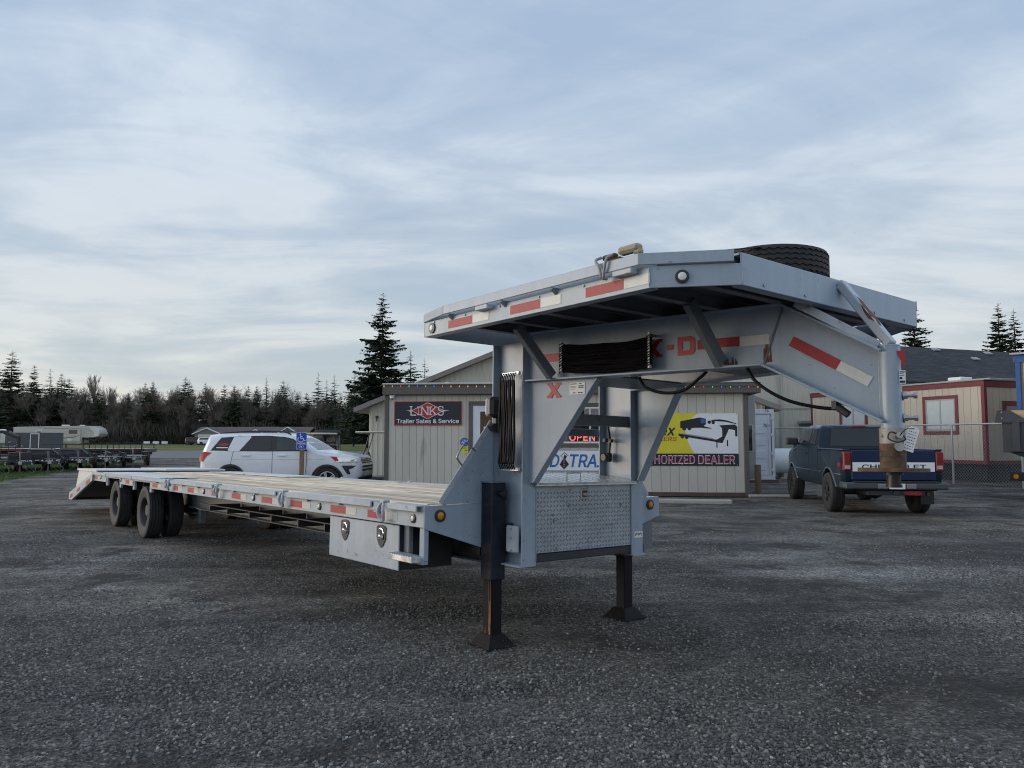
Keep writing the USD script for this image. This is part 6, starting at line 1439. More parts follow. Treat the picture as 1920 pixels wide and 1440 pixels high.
# --- golf carts
def cart(name, label, loc, rz, canopy_look, seat_look, body_look, enclosed=False):
    T = thing(name, label, 'golf cart', loc, rz)
    part(T, 'chassis', cat([bx(-1.1, 1.1, -.50, .50, .22, .36, .04), bx(-1.15, -.35, -.56, .56, .36, .68, .06), bx(.75, 1.2, -.52, .52, .30, .80, .10)]), body_look, smooth=30)
    part(T, 'seat', bx(-.55, .05, -.52, .52, .68, .82, .05), seat_look, smooth=30)
    part(T, 'seat_back', cat([bx(-.66, -.52, -.52, -.02, .92, 1.24, .06), bx(-.66, -.52, .02, .52, .92, 1.24, .06)]), seat_look, smooth=30)
    part(T, 'rear_seat', cat([bx(-1.2, -.72, -.5, .5, .66, .78, .05)]), seat_look, smooth=30)
    part(T, 'canopy', cat([bx(-1.25, .95, -.60, .60, 1.74, 1.81, .035)]), canopy_look, smooth=30)
    for s in (-1, 1):
        part(T, 'canopy_post', tube(bend([(.82, s * .50, .74), (.62, s * .52, 1.3), (.50, s * .52, 1.74)], 4), .022, 6), 'black_plastic', smooth=60)
        part(T, 'canopy_post', tube(bend([(-.72, s * .50, .70), (-.80, s * .52, 1.2), (-.85, s * .52, 1.68), (-.95, s * .52, 1.74)], 4), .022, 6), 'black_plastic', smooth=60)
        for x in (-.80, .85):
            w = part(T, 'wheel', xf(simple_tyre(.23, .20, .12), frame_m((x, s * .50, .23), (0, -s, 0), (s, 0, 0), (0, 0, 1))), 'tyre_rubber', 40)
            part(w, 'rim', xf(lathe([(.12, -.07), (.06, -.05), (.001, -.05)], 20, False), frame_m((x, s * .50, .23), (0, -s, 0), (s, 0, 0), (0, 0, 1))), 'rim_alloy', 40)
    part(T, 'steering_wheel', cat([tube([(.52 + .06 * math.sin(t), .28 + .17 * math.cos(t), 1.03 + .14 * math.sin(t)) for t in np.linspace(0, 2 * PI, 17)], .015, 6), cyl((.52, .28, 1.03), (.85, .28, .75), .02, 8)]), 'black_plastic', smooth=60)
    part(T, 'dash', bx(.62, .95, -.52, .52, .78, .90, .05), 'black_plastic', smooth=30)
    part(T, 'handrail', tube(bend([(-1.1, -.5, .78), (-1.15, -.5, .95), (-1.15, .5, .95), (-1.1, .5, .78)], 5), .018, 6), 'black_plastic', smooth=60)
    if enclosed:
        part(T, 'weather_cover', cat([bx(-1.3, 1.0, -.64, .64, 1.70, 1.98, .12)]), 'canvas_black', smooth=40)
        for s in (-1, 1):
            part(T, 'clear_side', bx(-1.0, .8, s * .60, s * .605, .75, 1.72), 'window_glass')
            part(T, 'cover_edge', cat([bx(-1.08, -.98, s * .59, s * .62, .6, 1.75, .01), bx(.78, .86, s * .59, s * .62, .6, 1.75, .01)]), 'canvas_black')
        part(T, 'clear_front', bx(.98, .985, -.56, .56, .85, 1.72), 'window_glass')
    return T
cart('golf_cart', 'golf cart with tan seats and pale roof half hidden by the office corner', (-4.05, 25.0, 0), math.radians(184), 'canopy_cream', 'seat_tan', 'cart_grey')
cart('golf_cart', 'golf cart under a black weather cover behind the white SUV', (-9.0, 37.5, 0), math.radians(-75), 'canvas_black', 'car_trim', 'car_trim', True)
cart('golf_cart', 'golf cart with plain tan roof tucked behind the white SUV bonnet', (-8.6, 33.0, 0), math.radians(-15), 'canopy_cream', 'seat_tan', 'cart_grey')

# --- distant cars by the house
def small_car(name, label, loc, rz, outline, half, look, windows, wr, wx, cat_='car'):
    c = Car(outline, half, .08, .35)
    T = thing(name, label, cat_, loc, rz)
    p_ = c.poly
    for x in wx: p_ = p_.difference(arch(x, wr, wr + .06, 6))
    part(T, 'body', c.skin(p_, 0, 0, None, True), look, smooth=35)
    for s in (-1, 1):
        for w in windows: part(T, 'window', c.skin(w, -.01, .012, s), 'car_glass')
        for x in wx: part(T, 'wheel', cyl((x, s * .62, wr), (x, s * .90, wr), wr, 16), 'tyre_rubber', smooth=40)
    return T
small_car('white_car', 'small white SUV parked in front of the distant house garage', (-69.2, 176.0, 0), math.radians(-6), ex_out, ex_half, 'car_white', [[(-1.9, 1.25), (-1.6, 1.6), (.3, 1.62), (.95, 1.25)]], .37, (1.6, -1.26))
jp = [(1.95, .5), (1.98, 1.1), (.7, 1.22), (.55, 1.82), (-1.7, 1.85), (-1.8, 1.2), (-1.85, .5)]
small_car('black_jeep', 'black boxy four wheel drive parked left of the distant white SUV', (-72.8, 177.0, 0), math.radians(-4), jp, lambda x, z: .85 - .1 * np.clip(z - 1.2, 0, 1), 'car_black', [[(-1.6, 1.3), (-1.55, 1.75), (.45, 1.75), (.6, 1.3)]], .42, (1.3, -1.2))

# --- the distant house
mat('house_wall', (0.17, 0.175, 0.165), 0.8, var=0.06)
mat('house_roof', (0.105, 0.080, 0.072), 0.85, var=0.2, scale=1.5)
HS = thing('bungalow', 'long low grey-green house with brown roof and white gables far across the field', 'house', (-76.4, 186, 0), math.radians(-2))
HLn = 27.0
part(HS, 'wall', bx(0, HLn, 0, 9, 0, 2.7), 'house_wall')
part(HS, 'roof', plate((-0.6, 0, 0), (0, 1, 0), EZ, [(-.8, 2.4), (4.5, 4.15), (9.8, 2.4), (9.8, 2.6), (4.5, 4.35), (-.8, 2.6)], HLn + 1.2), 'house_roof')
for gx, gw, gh in ((3.4, 5.8, 4.0), (15.2, 3.2, 3.6), (23.0, 4.2, 4.2)):
    part(HS, 'gable', plate((gx, -1.2, 0), EX, EZ, [(-gw / 2, 0), (gw / 2, 0), (gw / 2, 2.6), (0, gh - .1), (-gw / 2, 2.6)], .2), 'house_wall')
    part(HS, 'gable_roof', cat([bar((gx, -1.5, gh + .02), (gx + sgn * (gw / 2 + .6), -1.5, 2.55), .2, .3, 0, up=(0, 1, 0)) for sgn in (-1, 1)]), 'white_paint')
    part(HS, 'gable_cover', cat([plate((gx, 3.0, 0), EX, EZ, [(-gw / 2 - .5, 2.45), (0, gh - .05), (gw / 2 + .5, 2.45), (gw / 2 + .5, 2.6), (0, gh + .12), (-gw / 2 - .5, 2.6)], 4.3)]), 'house_roof')
gd = part(HS, 'garage_door', bx(1.6, 5.2, -1.46, -1.41, .1, 2.25), 'rv_beige')
part(gd, 'door_frame', cat([bx(1.4, 1.6, -1.48, -1.41, 0, 2.45), bx(5.2, 5.4, -1.48, -1.41, 0, 2.45), bx(1.6, 5.2, -1.48, -1.41, 2.25, 2.45)]), 'white_paint')
for wx_ in (8.0, 11.0, 18.0, 22.2):
    w_ = part(HS, 'window', bx(wx_, wx_ + 1.6, -.06, -.01, 1.0, 2.2), 'white_paint')
    part(w_, 'pane', bx(wx_ + .1, wx_ + 1.5, -.075, -.0605, 1.1, 2.1), 'pane_dark')

# --- trailers and caravans on the left
def wheel_pair(T, xs, y, r=.36, name='wheel', w=.22):
    for x in xs:
        s = 1 if y < 0 else -1
        M = frame_m((x, y, r), (0, s, 0), (-s, 0, 0), (0, 0, 1))
        p = part(T, name, xf(simple_tyre(r, w, r * .6), M), 'tyre_rubber', 40)
        part(p, 'rim', xf(lathe([(r * .6, -w * .3), (r * .3, -w * .22), (.001, -w * .22)], 18, False), M), 'rim_alloy', 40)
# enclosed grey cargo trailer
CT = thing('cargo_trailer', 'dark grey enclosed cargo trailer with white-framed side door', 'trailer', (-54.4, 84.0, 0), math.radians(2))
part(CT, 'box', cat([plate((0, 1.1, 0), EX, EZ, Polygon(rect(-.1, 4.7, .45, 2.16)), 2.2), xf(extr([(4.7, -1.1), (5.45, 0.0), (4.7, 1.1)], 1.71), frame_m((0, 0, .45), (1, 0, 0), (0, 1, 0), (0, 0, 1)))]), 'cargo_grey')
part(CT, 'roof_edge', bx(-.12, 4.75, -1.12, 1.12, 2.165, 2.20, .01), 'grey_metal')
part(CT, 'side_rail', bx(-.1, 4.7, -1.125, -1.102, .42, .50), 'galvanised')
d_ = part(CT, 'side_door', bx(2.62, 3.42, -1.13, -1.102, .55, 2.02, .004), 'cargo_grey')
part(d_, 'door_frame', cat([bx(2.54, 2.62, -1.135, -1.102, .5, 2.1), bx(3.42, 3.50, -1.135, -1.102, .5, 2.1), bx(2.62, 3.42, -1.135, -1.102, 2.02, 2.1)]), 'white_paint')
part(d_, 'door_lock', bx(2.48, 2.58, -1.16, -1.136, 1.25, 1.33), 'chrome')
part(CT, 'mudguard', cat([tube([(1.35 + .52 * math.cos(t), -1.14, .42 + .48 * math.sin(t)) for t in np.linspace(0, PI, 12)], .05, 6)]), 'galvanised', smooth=60)
wheel_pair(CT, (1.35,), -1.05, .36)
part(CT, 'decal', cat([bar((.2, -1.104, 1.12), (.55, -1.104, 1.22), .004, .05, 0), bar((.3, -1.104, 1.22), (.5, -1.104, 1.10), .004, .03, 0)]), 'decal_grey')
part(CT, 'tongue', cat([bar((4.7, -.7, .45), (6.0, 0, .45), .08, .1), bar((4.7, .7, .45), (6.0, 0, .45), .08, .1), cyl((5.7, 0, .1), (5.7, 0, .9), .04, 8)]), 'trailer_black')
# fifth wheel caravan
RVs = thing('caravan', 'beige fifth-wheel caravan with raised nose and dark swoosh graphics', 'caravan', (-76.8, 128.0, 0), math.radians(-1))
rvp = Polygon([(-5.2, .75), (-5.2, 3.30), (6.4, 3.52), (8.0, 3.50), (8.75, 3.15), (9.15, 2.35), (8.9, 1.95), (8.1, 1.72), (6.2, 1.72), (6.0, .70)]).buffer(.12).buffer(-.12)
part(RVs, 'body', plate((0, 1.25, 0), EX, EZ, rvp, 2.5), 'rv_beige')
part(RVs, 'roof', plate((0, 1.28, 0), EX, EZ, [(-5.25, 3.31), (6.4, 3.53), (8.0, 3.51), (8.0, 3.58), (6.4, 3.62), (-5.25, 3.42)], 2.56), 'rv_white')
part(RVs, 'front_cap', plate((0, 1.27, 0), EX, EZ, [(7.3, 3.48), (8.0, 3.50), (8.75, 3.15), (9.15, 2.35), (8.9, 1.95), (8.1, 1.75), (8.3, 2.5)], 2.54), 'rv_white')
part(RVs, 'roof_unit', cat([bx(2.2, 3.2, -.4, .4, 3.55, 3.80, .08), bx(5.2, 5.8, -.3, .3, 3.60, 3.78, .05)]), 'rv_white')
for a, b_, c, e in ((4.1, 5.6, 2.35, 2.95), (-1.25, -.45, 1.95, 2.7)):
    part(RVs, 'window', bx(a, b_, -1.275, -1.252, c, e, .01), 'pane_dark')
part(RVs, 'slide_out', bx(-.2, 6.0, -1.40, -1.2505, 1.0, 3.25, .03), 'rv_beige')
part(RVs, 'window', bx(4.1, 5.5, -1.42, -1.401, 2.3, 2.95, .01), 'pane_dark')
part(RVs, 'door', bx(-1.5, -.35, -1.30, -1.2505, .9, 2.95, .02), 'rv_white')
part(RVs, 'door_window', bx(-1.25, -.60, -1.32, -1.301, 2.0, 2.7), 'pane_dark')
part(RVs, 'graphics', cat([plate((0, -1.402, 0), EX, EZ, [(1.0, 1.62), (3.0, 1.62), (5.0, 1.82), (5.95, 2.1), (5.0, 1.72), (3.0, 1.52)], .01), plate((0, -1.402, 0), EX, EZ, [(.2, 1.72), (2.0, 1.66), (2.0, 1.70), (.2, 1.76)], .01), bx(-.1, 5.9, -1.412, -1.402, 3.16, 3.22)]), 'car_trim')
part(RVs, 'hatches', cat([bx(1.9, 3.2, -1.415, -1.402, 1.05, 1.45, .01), bx(3.9, 4.6, -1.415, -1.402, 1.05, 1.6, .01)]), 'rv_white')
part(RVs, 'nose_graphics', plate((0, -1.252, 0), EX, EZ, [(6.3, 3.3), (7.6, 2.9), (7.9, 2.5), (7.2, 2.9)], .01), 'decal_grey')
part(RVs, 'hitch', cat([bx(6.8, 7.9, -.3, .3, 1.2, 1.72, .05), bar((6.2, -1.0, 1.6), (8.3, -1.0, 1.2), .1, .3)]), 'frame_dark')
wheel_pair(RVs, (-2.2, -1.2), -1.1, .40)
part(RVs, 'landing_leg', cat([bx(6.2, 6.35, -1.0, -.85, 0, 1.72), bx(6.2, 6.35, .85, 1.0, 0, 1.72)]), 'frame_dark')
# white cargo trailers further left
WT = thing('white_trailer', 'large white enclosed trailer at the left edge behind the black gooseneck', 'trailer', (-72.0, 92.0, 0), 0)
part(WT, 'box', bx(-1.0, 9.5, -1.2, 1.2, .5, 2.45, .04), 'car_white')
part(WT, 'trim_rail', cat([bx(-1.0, 9.5, -1.22, -1.201, z, z + .06) for z in (.6, 2.25)]), 'steel_charcoal')
part(WT, 'side_door', cat([bx(7.2, 8.0, -1.22, -1.201, .7, 2.2)]), 'rv_white')
part(WT, 'door_bars', cat([bx(x, x + .06, -1.23, -1.221, .6, 2.2) for x in (6.1, 7.15, 8.0)]), 'steel_charcoal')
wheel_pair(WT, (3.2, 4.1), -1.1, .36)
RV2 = thing('caravan', 'long white caravan roof showing between the grey trailer and the left edge', 'caravan', (-92.0, 124.0, 0), 0)
part(RV2, 'body', bx(-6.0, 10.0, -1.25, 1.25, .7, 3.05, .15), 'rv_white')
part(RV2, 'roof_unit', bx(3.5, 4.5, -.5, .5, 3.05, 3.3, .06), 'rv_white')
wheel_pair(RV2, (-.5, .6), -1.15, .40)
part(RV2, 'window', cat([bx(0, 1.5, -1.27, -1.251, 1.7, 2.5), bx(5, 6.6, -1.27, -1.251, 1.7, 2.5)]), 'pane_dark')
# flat deck trailers on the far side of the verge: local x along the bed
def flatbed(name, label, loc, rz, L, side_look, ramp, tongue=True):
    T = thing(name, label, 'trailer', loc, rz)
    part(T, 'deck', bx(-L / 2, L / 2, -1.2, 1.2, .90, .94, .01), 'deck_pale')
    for s in (-1, 1): part(T, 'side_beam', bx(-L / 2, L / 2, s * 1.2, s * 1.27, .78, .935, .01), side_look)
    part(T, 'end_beam', cat([bx(L / 2, L / 2 + .06, -1.2, 1.2, .70, .93, .01), bx(-L / 2 - .06, -L / 2, -1.2, 1.2, .70, .93, .01)]), side_look)
    part(T, 'frame', cat([bx(-L / 2, L / 2, s * .5 - .05, s * .5 + .05, .55, .88) for s in (-1, 1)]), 'trailer_black')
    part(T, 'headboard', cat([bar((L / 2 - .1, -1.15, 1.22), (L / 2 - .1, 1.15, 1.22), .05, .05), bar((L / 2 - .1, -1.15, .94), (L / 2 - .1, -1.15, 1.24), .05, .05), bar((L / 2 - .1, 1.15, .94), (L / 2 - .1, 1.15, 1.24), .05, .05)] + [bar((-L / 2 + .1, s * 1.22, 1.18), (L / 2 - .1, s * 1.22, 1.18), .04, .04) for s in ((1,) if ramp else ())]), 'trailer_black')
    for s in (-1, 1): wheel_pair(T, (1.1, 2.0), s * 1.02, .38, w=.24)
    part(T, 'marker_lamps', cat([bx(x - .05, x + .05, -1.285, -1.271, .82, .88) for x in np.linspace(-L / 2 + .3, L / 2 - .3, 6)]), 'lens_red')
    if tongue: part(T, 'tongue', cat([bar((L / 2, -.7, .62), (L / 2 + 1.5, 0, .55), .08, .12), bar((L / 2, .7, .62), (L / 2 + 1.5, 0, .55), .08, .12), cyl((L / 2 + 1.2, 0, .06), (L / 2 + 1.2, 0, 1.0), .04, 8)]), 'trailer_black')
    return T
flatbed('flatbed_trailer', 'black flatbed trailer with pale timber deck and twin wheels near the far lot', (-26.4, 48.4, 0), math.radians(8), 7.0, 'trailer_black', True, False)
flatbed('flatbed_trailer', 'flatbed trailer with dark red side beam and pale deck beside the black one', (-32.3, 49.2, 0), math.radians(9), 6.6, 'maroon_trim', False, False)
# black gooseneck at the far left edge
GN = thing('black_gooseneck', 'black gooseneck trailer neck at the left edge of the photo', 'trailer', (-34.0, 51.5, 0), math.radians(6))
part(GN, 'deck', bx(-9, -.6, -1.2, 1.2, .85, .93), 'deck_pale')
part(GN, 'side_beam', bx(-9, -.6, -1.27, -1.2, .72, .94), 'trailer_black')
part(GN, 'upright', cat([bx(-.7, -.5, s * .6 - .06, s * .6 + .06, .5, 2.0) for s in (-1, 1)]), 'trailer_black')
part(GN, 'neck', cat([bar((-1.8, s * .5, 2.0), (.2, s * .4, 2.0), .08, .18) for s in (-1, 1)] + [bar((.2, s * .4, 2.0), (1.1, s * .05, 1.55), .08, .2) for s in (-1, 1)] + [bx(.98, 1.14, -.08, .08, .95, 1.75)]), 'trailer_black')
part(GN, 'toolbox', bx(-.6, .9, -.9, .9, .55, 1.05, .02), 'steel_charcoal')
part(GN, 'jack', cat([bx(.1, .22, s * .9 - .06, s * .9 + .06, 0, .9) for s in (-1, 1)]), 'trailer_black')
wheel_pair(GN, (-6.5, -5.5), -1.05, .38)

# row of black utility trailers, tongues to the lot
def tongue_trailer(label, loc, rz, word, wlook, kind):
    """Local +y points to the tongue end."""
    T = thing('utility_trailer', label, 'trailer', loc, rz, 'black trailers parked in a row on the verge')
    for s in (-1, 1):
        part(T, 'tongue_arm', bar((s * .75, -.2, .48), (s * .05, 1.45, .46), .08, .13), 'trailer_black')
        part(T, 'side_rail', bar((s * .95, -.2, .78), (s * .95, -4.2, .78), .06, .06), 'trailer_black')
        part(T, 'chassis_rail', bar((s * .90, -.2, .48), (s * .90, -4.2, .48), .08, .12), 'trailer_black')
        part(T, 'rail_post', cat([bar((s * .95, y, .46), (s * .95, y, .80), .05, .05) for y in (-.25, -1.4, -2.8, -4.1)]), 'trailer_black')
        part(T, 'mudguard', plate((s * 1.05 - .12, 0, 0), (0, 1, 0), EZ, [(-3.3, .60), (-3.1, .78), (-2.0, .78), (-1.8, .60), (-1.86, .58), (-2.05, .74), (-3.05, .74), (-3.24, .58)], .26), 'trailer_black')
        part(T, 'safety_chain', tube(bend([(s * .12, 1.3, .40), (s * .30, 1.42, .16), (s * .50, 1.30, .06), (s * .62, 1.0, .20), (s * .45, .6, .42)], 4), .008, 5), 'cart_grey')
        for y in (-2.15, -2.95):
            part(T, 'wheel', xf(simple_tyre(.34, .2, .2), frame_m((s * 1.05, y, .34), (-s, 0, 0), (0, -s, 0), (0, 0, 1))), 'tyre_rubber', 40)
    part(T, 'deck', bx(-.9, .9, -4.2, -.2, .55, .60), 'trailer_black')
    part(T, 'front_rail', bar((-.95, -.22, .79), (.95, -.22, .79), .06, .06), 'trailer_black')
    part(T, 'coupler', cat([bx(-.06, .06, 1.40, 1.72, .42, .55, .02), tube([(0, 1.70, .42), (0, 1.70, .56)], .07, 10)]), 'galvanised')
    part(T, 'jack', cat([cyl((0, 1.12, .04), (0, 1.12, 1.0), .035, 8), bx(-.1, .1, 1.02, 1.22, .0, .05), bar((0, 1.12, .98), (.16, 1.12, .98), .03, .03)]), 'cart_grey')
    part(T, 'name_board', bx(-.48, .48, .86, .875, .40, .56) if False else bar((-.55, .62, .49), (.55, .62, .49), .02, .20), 'trailer_black')
    part(T, 'lettering', text(word, .17, (.50, .6315, .41), (-1, 0, 0), EZ, width=1.0, depth=.002, shear=.15), wlook)
    if kind == 'ramp':
        part(T, 'folded_ramp', plate((.9, -.4, 0), (-1, 0, 0), EZ, [(0, .62), (.25, 1.10), (1.3, 1.10), (1.8, .62), (1.65, .62), (1.22, 1.0), (.32, 1.0), (.15, .62)], .06), 'steel_charcoal')
        part(T, 'ramp_edge', cat([bar((.9 - 1.22, -.33, 1.02), (.9 - 1.66, -.33, .62), .02, .10, 0, up=(0, 1, 0)), bar((.62, -.33, 1.05), (-.34, -.33, 1.05), .02, .05, 0, up=(0, 1, 0))]), 'decal_grey')
        part(T, 'ramp_panel', plate((.9, -.46, 0), (-1, 0, 0), EZ, [(.15, .62), (.32, 1.0), (1.22, 1.0), (1.65, .62)], .02), 'cargo_grey')
    if kind == 'box':
        part(T, 'tool_box', bx(-.45, .45, -.10, .40, .56, .95, .03), 'black_plastic')
    if kind == 'rails':
        part(T, 'rear_gate', cat([bar((x, -4.2, .6), (x, -4.2, 1.3), .03, .03) for x in np.linspace(-.9, .9, 7)] + [bar((-.9, -4.2, 1.3), (.9, -4.2, 1.3), .04, .04)]), 'trailer_black')
    return T
rows = [(-24.2, 33.2, 'BigTex', 'sticker_yellow', 'box', 'black utility trailer with yellow lettering at the left end of the row'),
        (-22.85, 34.0, 'BigTex', 'sticker_yellow', 'rails', 'black utility trailer with yellow lettering and open rear gate, second in the row'),
        (-22.55, 35.4, 'LOAD TRAIL', 'decal_white', 'box', 'black utility trailer with long white lettering, third in the row'),
        (-21.95, 36.4, 'EAGLE', 'decal_white', 'ramp', 'black utility trailer with folded grey ramp and white lettering, left of its twin'),
        (-21.45, 38.0, 'EAGLE', 'decal_white', 'ramp', 'black utility trailer with folded ramp nearest the pale flatbed deck'),
        (-21.2, 40.2, 'EAGLE', 'decal_white', 'rails', 'black utility trailer with rear gate and white lettering behind the ramp trailers'),
        (-21.0, 42.6, 'LOAD TRAIL', 'decal_white', 'rails', 'black utility trailer at the far right end of the row')]
for x, y, wd, lk, kd, lb in rows:
    tongue_trailer(lb, (x, y, 0), math.radians(-148 + RND.uniform(-4, 4)), wd, lk, kd)
# pale boxes across the field
for i, x in enumerate((-88.0, -85.8, -83.7)):
    T = thing('field_box', ['leftmost of three pale boxes standing at the far edge of the field', 'middle one of three pale boxes at the far edge of the field', 'rightmost of three pale boxes at the far edge of the field'][i], 'box', (x, 186, 0), 0)
    part(T, 'box', bx(-.6, .6, -.4, .4, .2, .85, .04), 'tank_white')
    part(T, 'legs', cat([bx(s * .45 - .08, s * .45 + .08, -.3, .3, 0, .2) for s in (-1, 1)]), 'concrete')

# --- dump trailer cut by the right edge
DT = thing('dump_trailer', 'charcoal dump trailer with timber side board, cut by the right edge', 'trailer', (12.60, 20.0, 0), math.radians(-35))
part(DT, 'body_side', cat([bx(0.10, 5.0, 0.0, 2.0, 1.22, 2.02, .01)]), 'steel_charcoal')
part(DT, 'top_rail', cat([bx(-.05, 5.0, -.06, .04, 1.98, 2.06, .008)]), 'steel_charcoal')
for x in (.32, 1.7, 3.1): part(DT, 'side_post', bx(x, x + .16, -.07, -.001, 1.24, 1.98, .008), 'steel_charcoal')
part(DT, 'end_bracket', plate((0, .02, 0), EX, EZ, [(-.05, 2.06), (.62, 2.06), (.28, 2.30), (.0, 2.30)], .03), 'steel_charcoal')
part(DT, 'bracket_bolts', cat([cyl((.10, -.012, z), (.10, -.03, z), .02, 8) for z in (2.10, 2.25)]), 'steel_bolt')
part(DT, 'side_board', bx(.30, 5.0, .022, .06, 2.062, 2.30, .005), 'fresh_wood')
part(DT, 'hopper_floor', plate((0, 1.95, 0), EX, EZ, [(.25, 1.21), (5.0, 1.21), (5.0, .75), (1.0, .92)], 1.9), 'trailer_black')
part(DT, 'rear_bar', bx(.22, 5.0, -.10, .02, .50, .72, .01), 'trailer_black')
part(DT, 'side_lamp', cyl((.36, -.10, .61), (.36, -.125, .61), .06, 14), 'lens_amber', smooth=40)
wheel_pair(DT, (1.0, 1.95), .12, .40, w=.24)
# ---------------------------------------------------------------- trees
mat('needles', (0.070, 0.088, 0.056), 0.85, var=0.5, scale=0.6, rand=0.25, spec=0.2)
mat('needles_near', (0.034, 0.050, 0.030), 0.85, var=0.5, scale=0.9, spec=0.2)
mat('bark_dark', (0.040, 0.034, 0.029), 0.9, var=0.3, scale=2, spec=0.2)
mat('twigs_brown', (0.18, 0.155, 0.135), 0.9, var=0.25, scale=0.4, rand=0.25, spec=0.2)
mat('twigs_pale', (0.27, 0.235, 0.205), 0.9, var=0.2, scale=0.4, rand=0.2, spec=0.2)
mat('thicket_brown', (0.10, 0.088, 0.076), 0.95, var=0.5, scale=0.15, spec=0.1)
mat('thicket_green', (0.034, 0.040, 0.024), 0.95, var=0.5, scale=0.15, spec=0.1)

def tris(P0, P1, P2):
    n_ = len(P0); v = np.stack([P0, P1, P2], 1).reshape(-1, 3)
    return v, np.arange(3 * n_).reshape(-1, 3)

def conifer(h, R, seed, nwh=26, nper=6, sub=7, bare=0.10, droop=0.25, ragged=0.35, leafw=0.10, top_open=0.0):
    """Trunk and drooping whorled boughs; each bough carries flat needle sprays."""
    r = np.random.default_rng(seed)
    lean = r.uniform(-.01, .01, 2) * h
    trunk = tube([(lean[0] * t * t, lean[1] * t * t, h * t) for t in (0, .3, .6, .85, 1.0)], [h * .013, h * .010, h * .006, h * .003, h * .0008], 7)
    A, B, C_ = [], [], []
    for i in range(nwh):
        t = (i + r.uniform(-.3, .3)) / nwh
        t = bare + (1 - bare) * min(max(t, 0), .995)
        z = h * t
        prof = (1 - t) ** 0.82 if t > .25 else (1 - .25) ** .82 * (0.75 + t)
        n_ = max(3, int(nper * (0.6 + 0.6 * (1 - t)) + r.integers(-1, 2)))
        a0 = r.uniform(0, 2 * PI)
        for k in range(n_):
            L = R * prof * r.uniform(1 - ragged, 1 + ragged * .6) + R * .05
            if r.random() < .08 + top_open * t: continue
            az = a0 + k * 2 * PI / n_ + r.uniform(-.35, .35)
            d = np.array([math.cos(az), math.sin(az), 0]); sd_ = np.array([-d[1], d[0], 0])
            z0 = z + r.uniform(-.012, .012) * h
            dr_ = droop * r.uniform(.5, 1.4) * (1.25 - t)
            base = np.array([lean[0] * t * t, lean[1] * t * t, z0])
            def at_(u): return base + d * L * u + np.array([0, 0, L * (-dr_ * u + .55 * dr_ * u * u + .10 * u ** 3)])
            # twig spine as thin blade
            p0, p1, p2 = at_(0), at_(.55), at_(1)
            w_ = L * .020
            for (q0, q1, ww) in ((p0, p1, w_), (p1, p2, w_ * .6)):
                A.append(q0 - [0, 0, ww]); B.append(q0 + [0, 0, ww]); C_.append(q1)
            for j in range(sub):
                u = .12 + .88 * (j + r.uniform(0, .9)) / sub
                if u > 1: continue
                q = at_(u)
                for s in (-1, 1):
                    l_ = L * (.34 * (1.12 - u) + .06) * r.uniform(.6, 1.3)
                    dd = unit(d * r.uniform(.35, .9) + sd_ * s * r.uniform(.5, 1.0) + np.array([0, 0, r.uniform(-.55, .12)]))
                    tip = q + dd * l_
                    nn = unit(np.cross(dd, [0, 0, 1.0]) + r.uniform(-.5, .5, 3)) * L * leafw * r.uniform(.6, 1.2) * (1.1 - .5 * u)
                    m_ = q + dd * l_ * .45
                    A += [q - nn * .3, m_ - nn]; B += [m_ + nn, tip]; C_ += [m_ - nn, m_ + nn]
                if r.random() < .6:   # hanging spray
                    l_ = L * .16 * r.uniform(.5, 1.2)
                    A.append(q - d * L * .05); B.append(q + d * L * .06); C_.append(q + np.array([0, 0, -l_]))
    A, B, C_ = map(np.array, (A, B, C_))
    # leading shoot
    return trunk, tris(A, B, C_)

def bare_tree(h, seed, spread=.42, upright=.5, n0=6, gen=4, thick=.012, twig=.046):
    """Leafless crown of forking limbs; the twigs are fine blades."""
    r = np.random.default_rng(seed)
    tr, A, B, C_ = [], [], [], []
    def grow(p, d, L, rad, g):
        segs = 3; pts = [p]
        for i in range(segs):
            d = unit(d + r.normal(0, .10, 3) + np.array([0, 0, .10 * upright])); pts.append(pts[-1] + d * L / segs)
        if g <= 1: tr.append(tube(pts, np.linspace(rad, rad * .55, segs + 1), 5, False))
        else:
            sdv = unit(np.cross(d, r.normal(size=3))); sd2 = np.cross(d, sdv)
            for i in range(segs):
                for w_ in (sdv, sd2):
                    w2 = w_ * max(rad * (1 - i / segs * .5), twig * .5)
                    A.append(pts[i] - w2); B.append(pts[i] + w2); C_.append(pts[i + 1])
        if g >= gen: return
        nb_ = r.integers(5, 8) if g > 0 else n0
        for k in range(nb_):
            u = r.uniform(.35, 1.0) if g > 0 else r.uniform(.22, 1.0)
            i = min(int(u * segs), segs - 1); q = pts[i] + (pts[i + 1] - pts[i]) * (u * segs - i)
            az = r.uniform(0, 2 * PI); side = unit(np.cross(d, [math.cos(az), math.sin(az), .3]))
            nd = unit(d * (1.0 - spread * .4) + side * spread * r.uniform(.7, 1.4) + np.array([0, 0, .25 * upright]))
            grow(q, nd, L * r.uniform(.42, .68) * (1.0 if g else .72), rad * .5, g + 1)
    grow(np.zeros(3), np.array([0, 0, 1.0]), h * .62, h * thick, 0)
    crown = tris(*map(np.array, (A, B, C_)))
    return cat(tr), crown

def copy_thing(src, name, label, cat_, loc, rz, sc, group):
    x = UsdGeom.Xform.Define(stage, path_for('/World', name))
    x.GetPrim().GetReferences().AddInternalReference(src)
    x.ClearXformOpOrder()
    x.AddTranslateOp().Set(Gf.Vec3d(*map(float, loc))); x.AddRotateZOp().Set(math.degrees(rz)); x.AddScaleOp().Set(Gf.Vec3f(*map(float, sc)))
    info(x.GetPrim(), label, cat_, group)
    x.GetPrim().SetInstanceable(True)

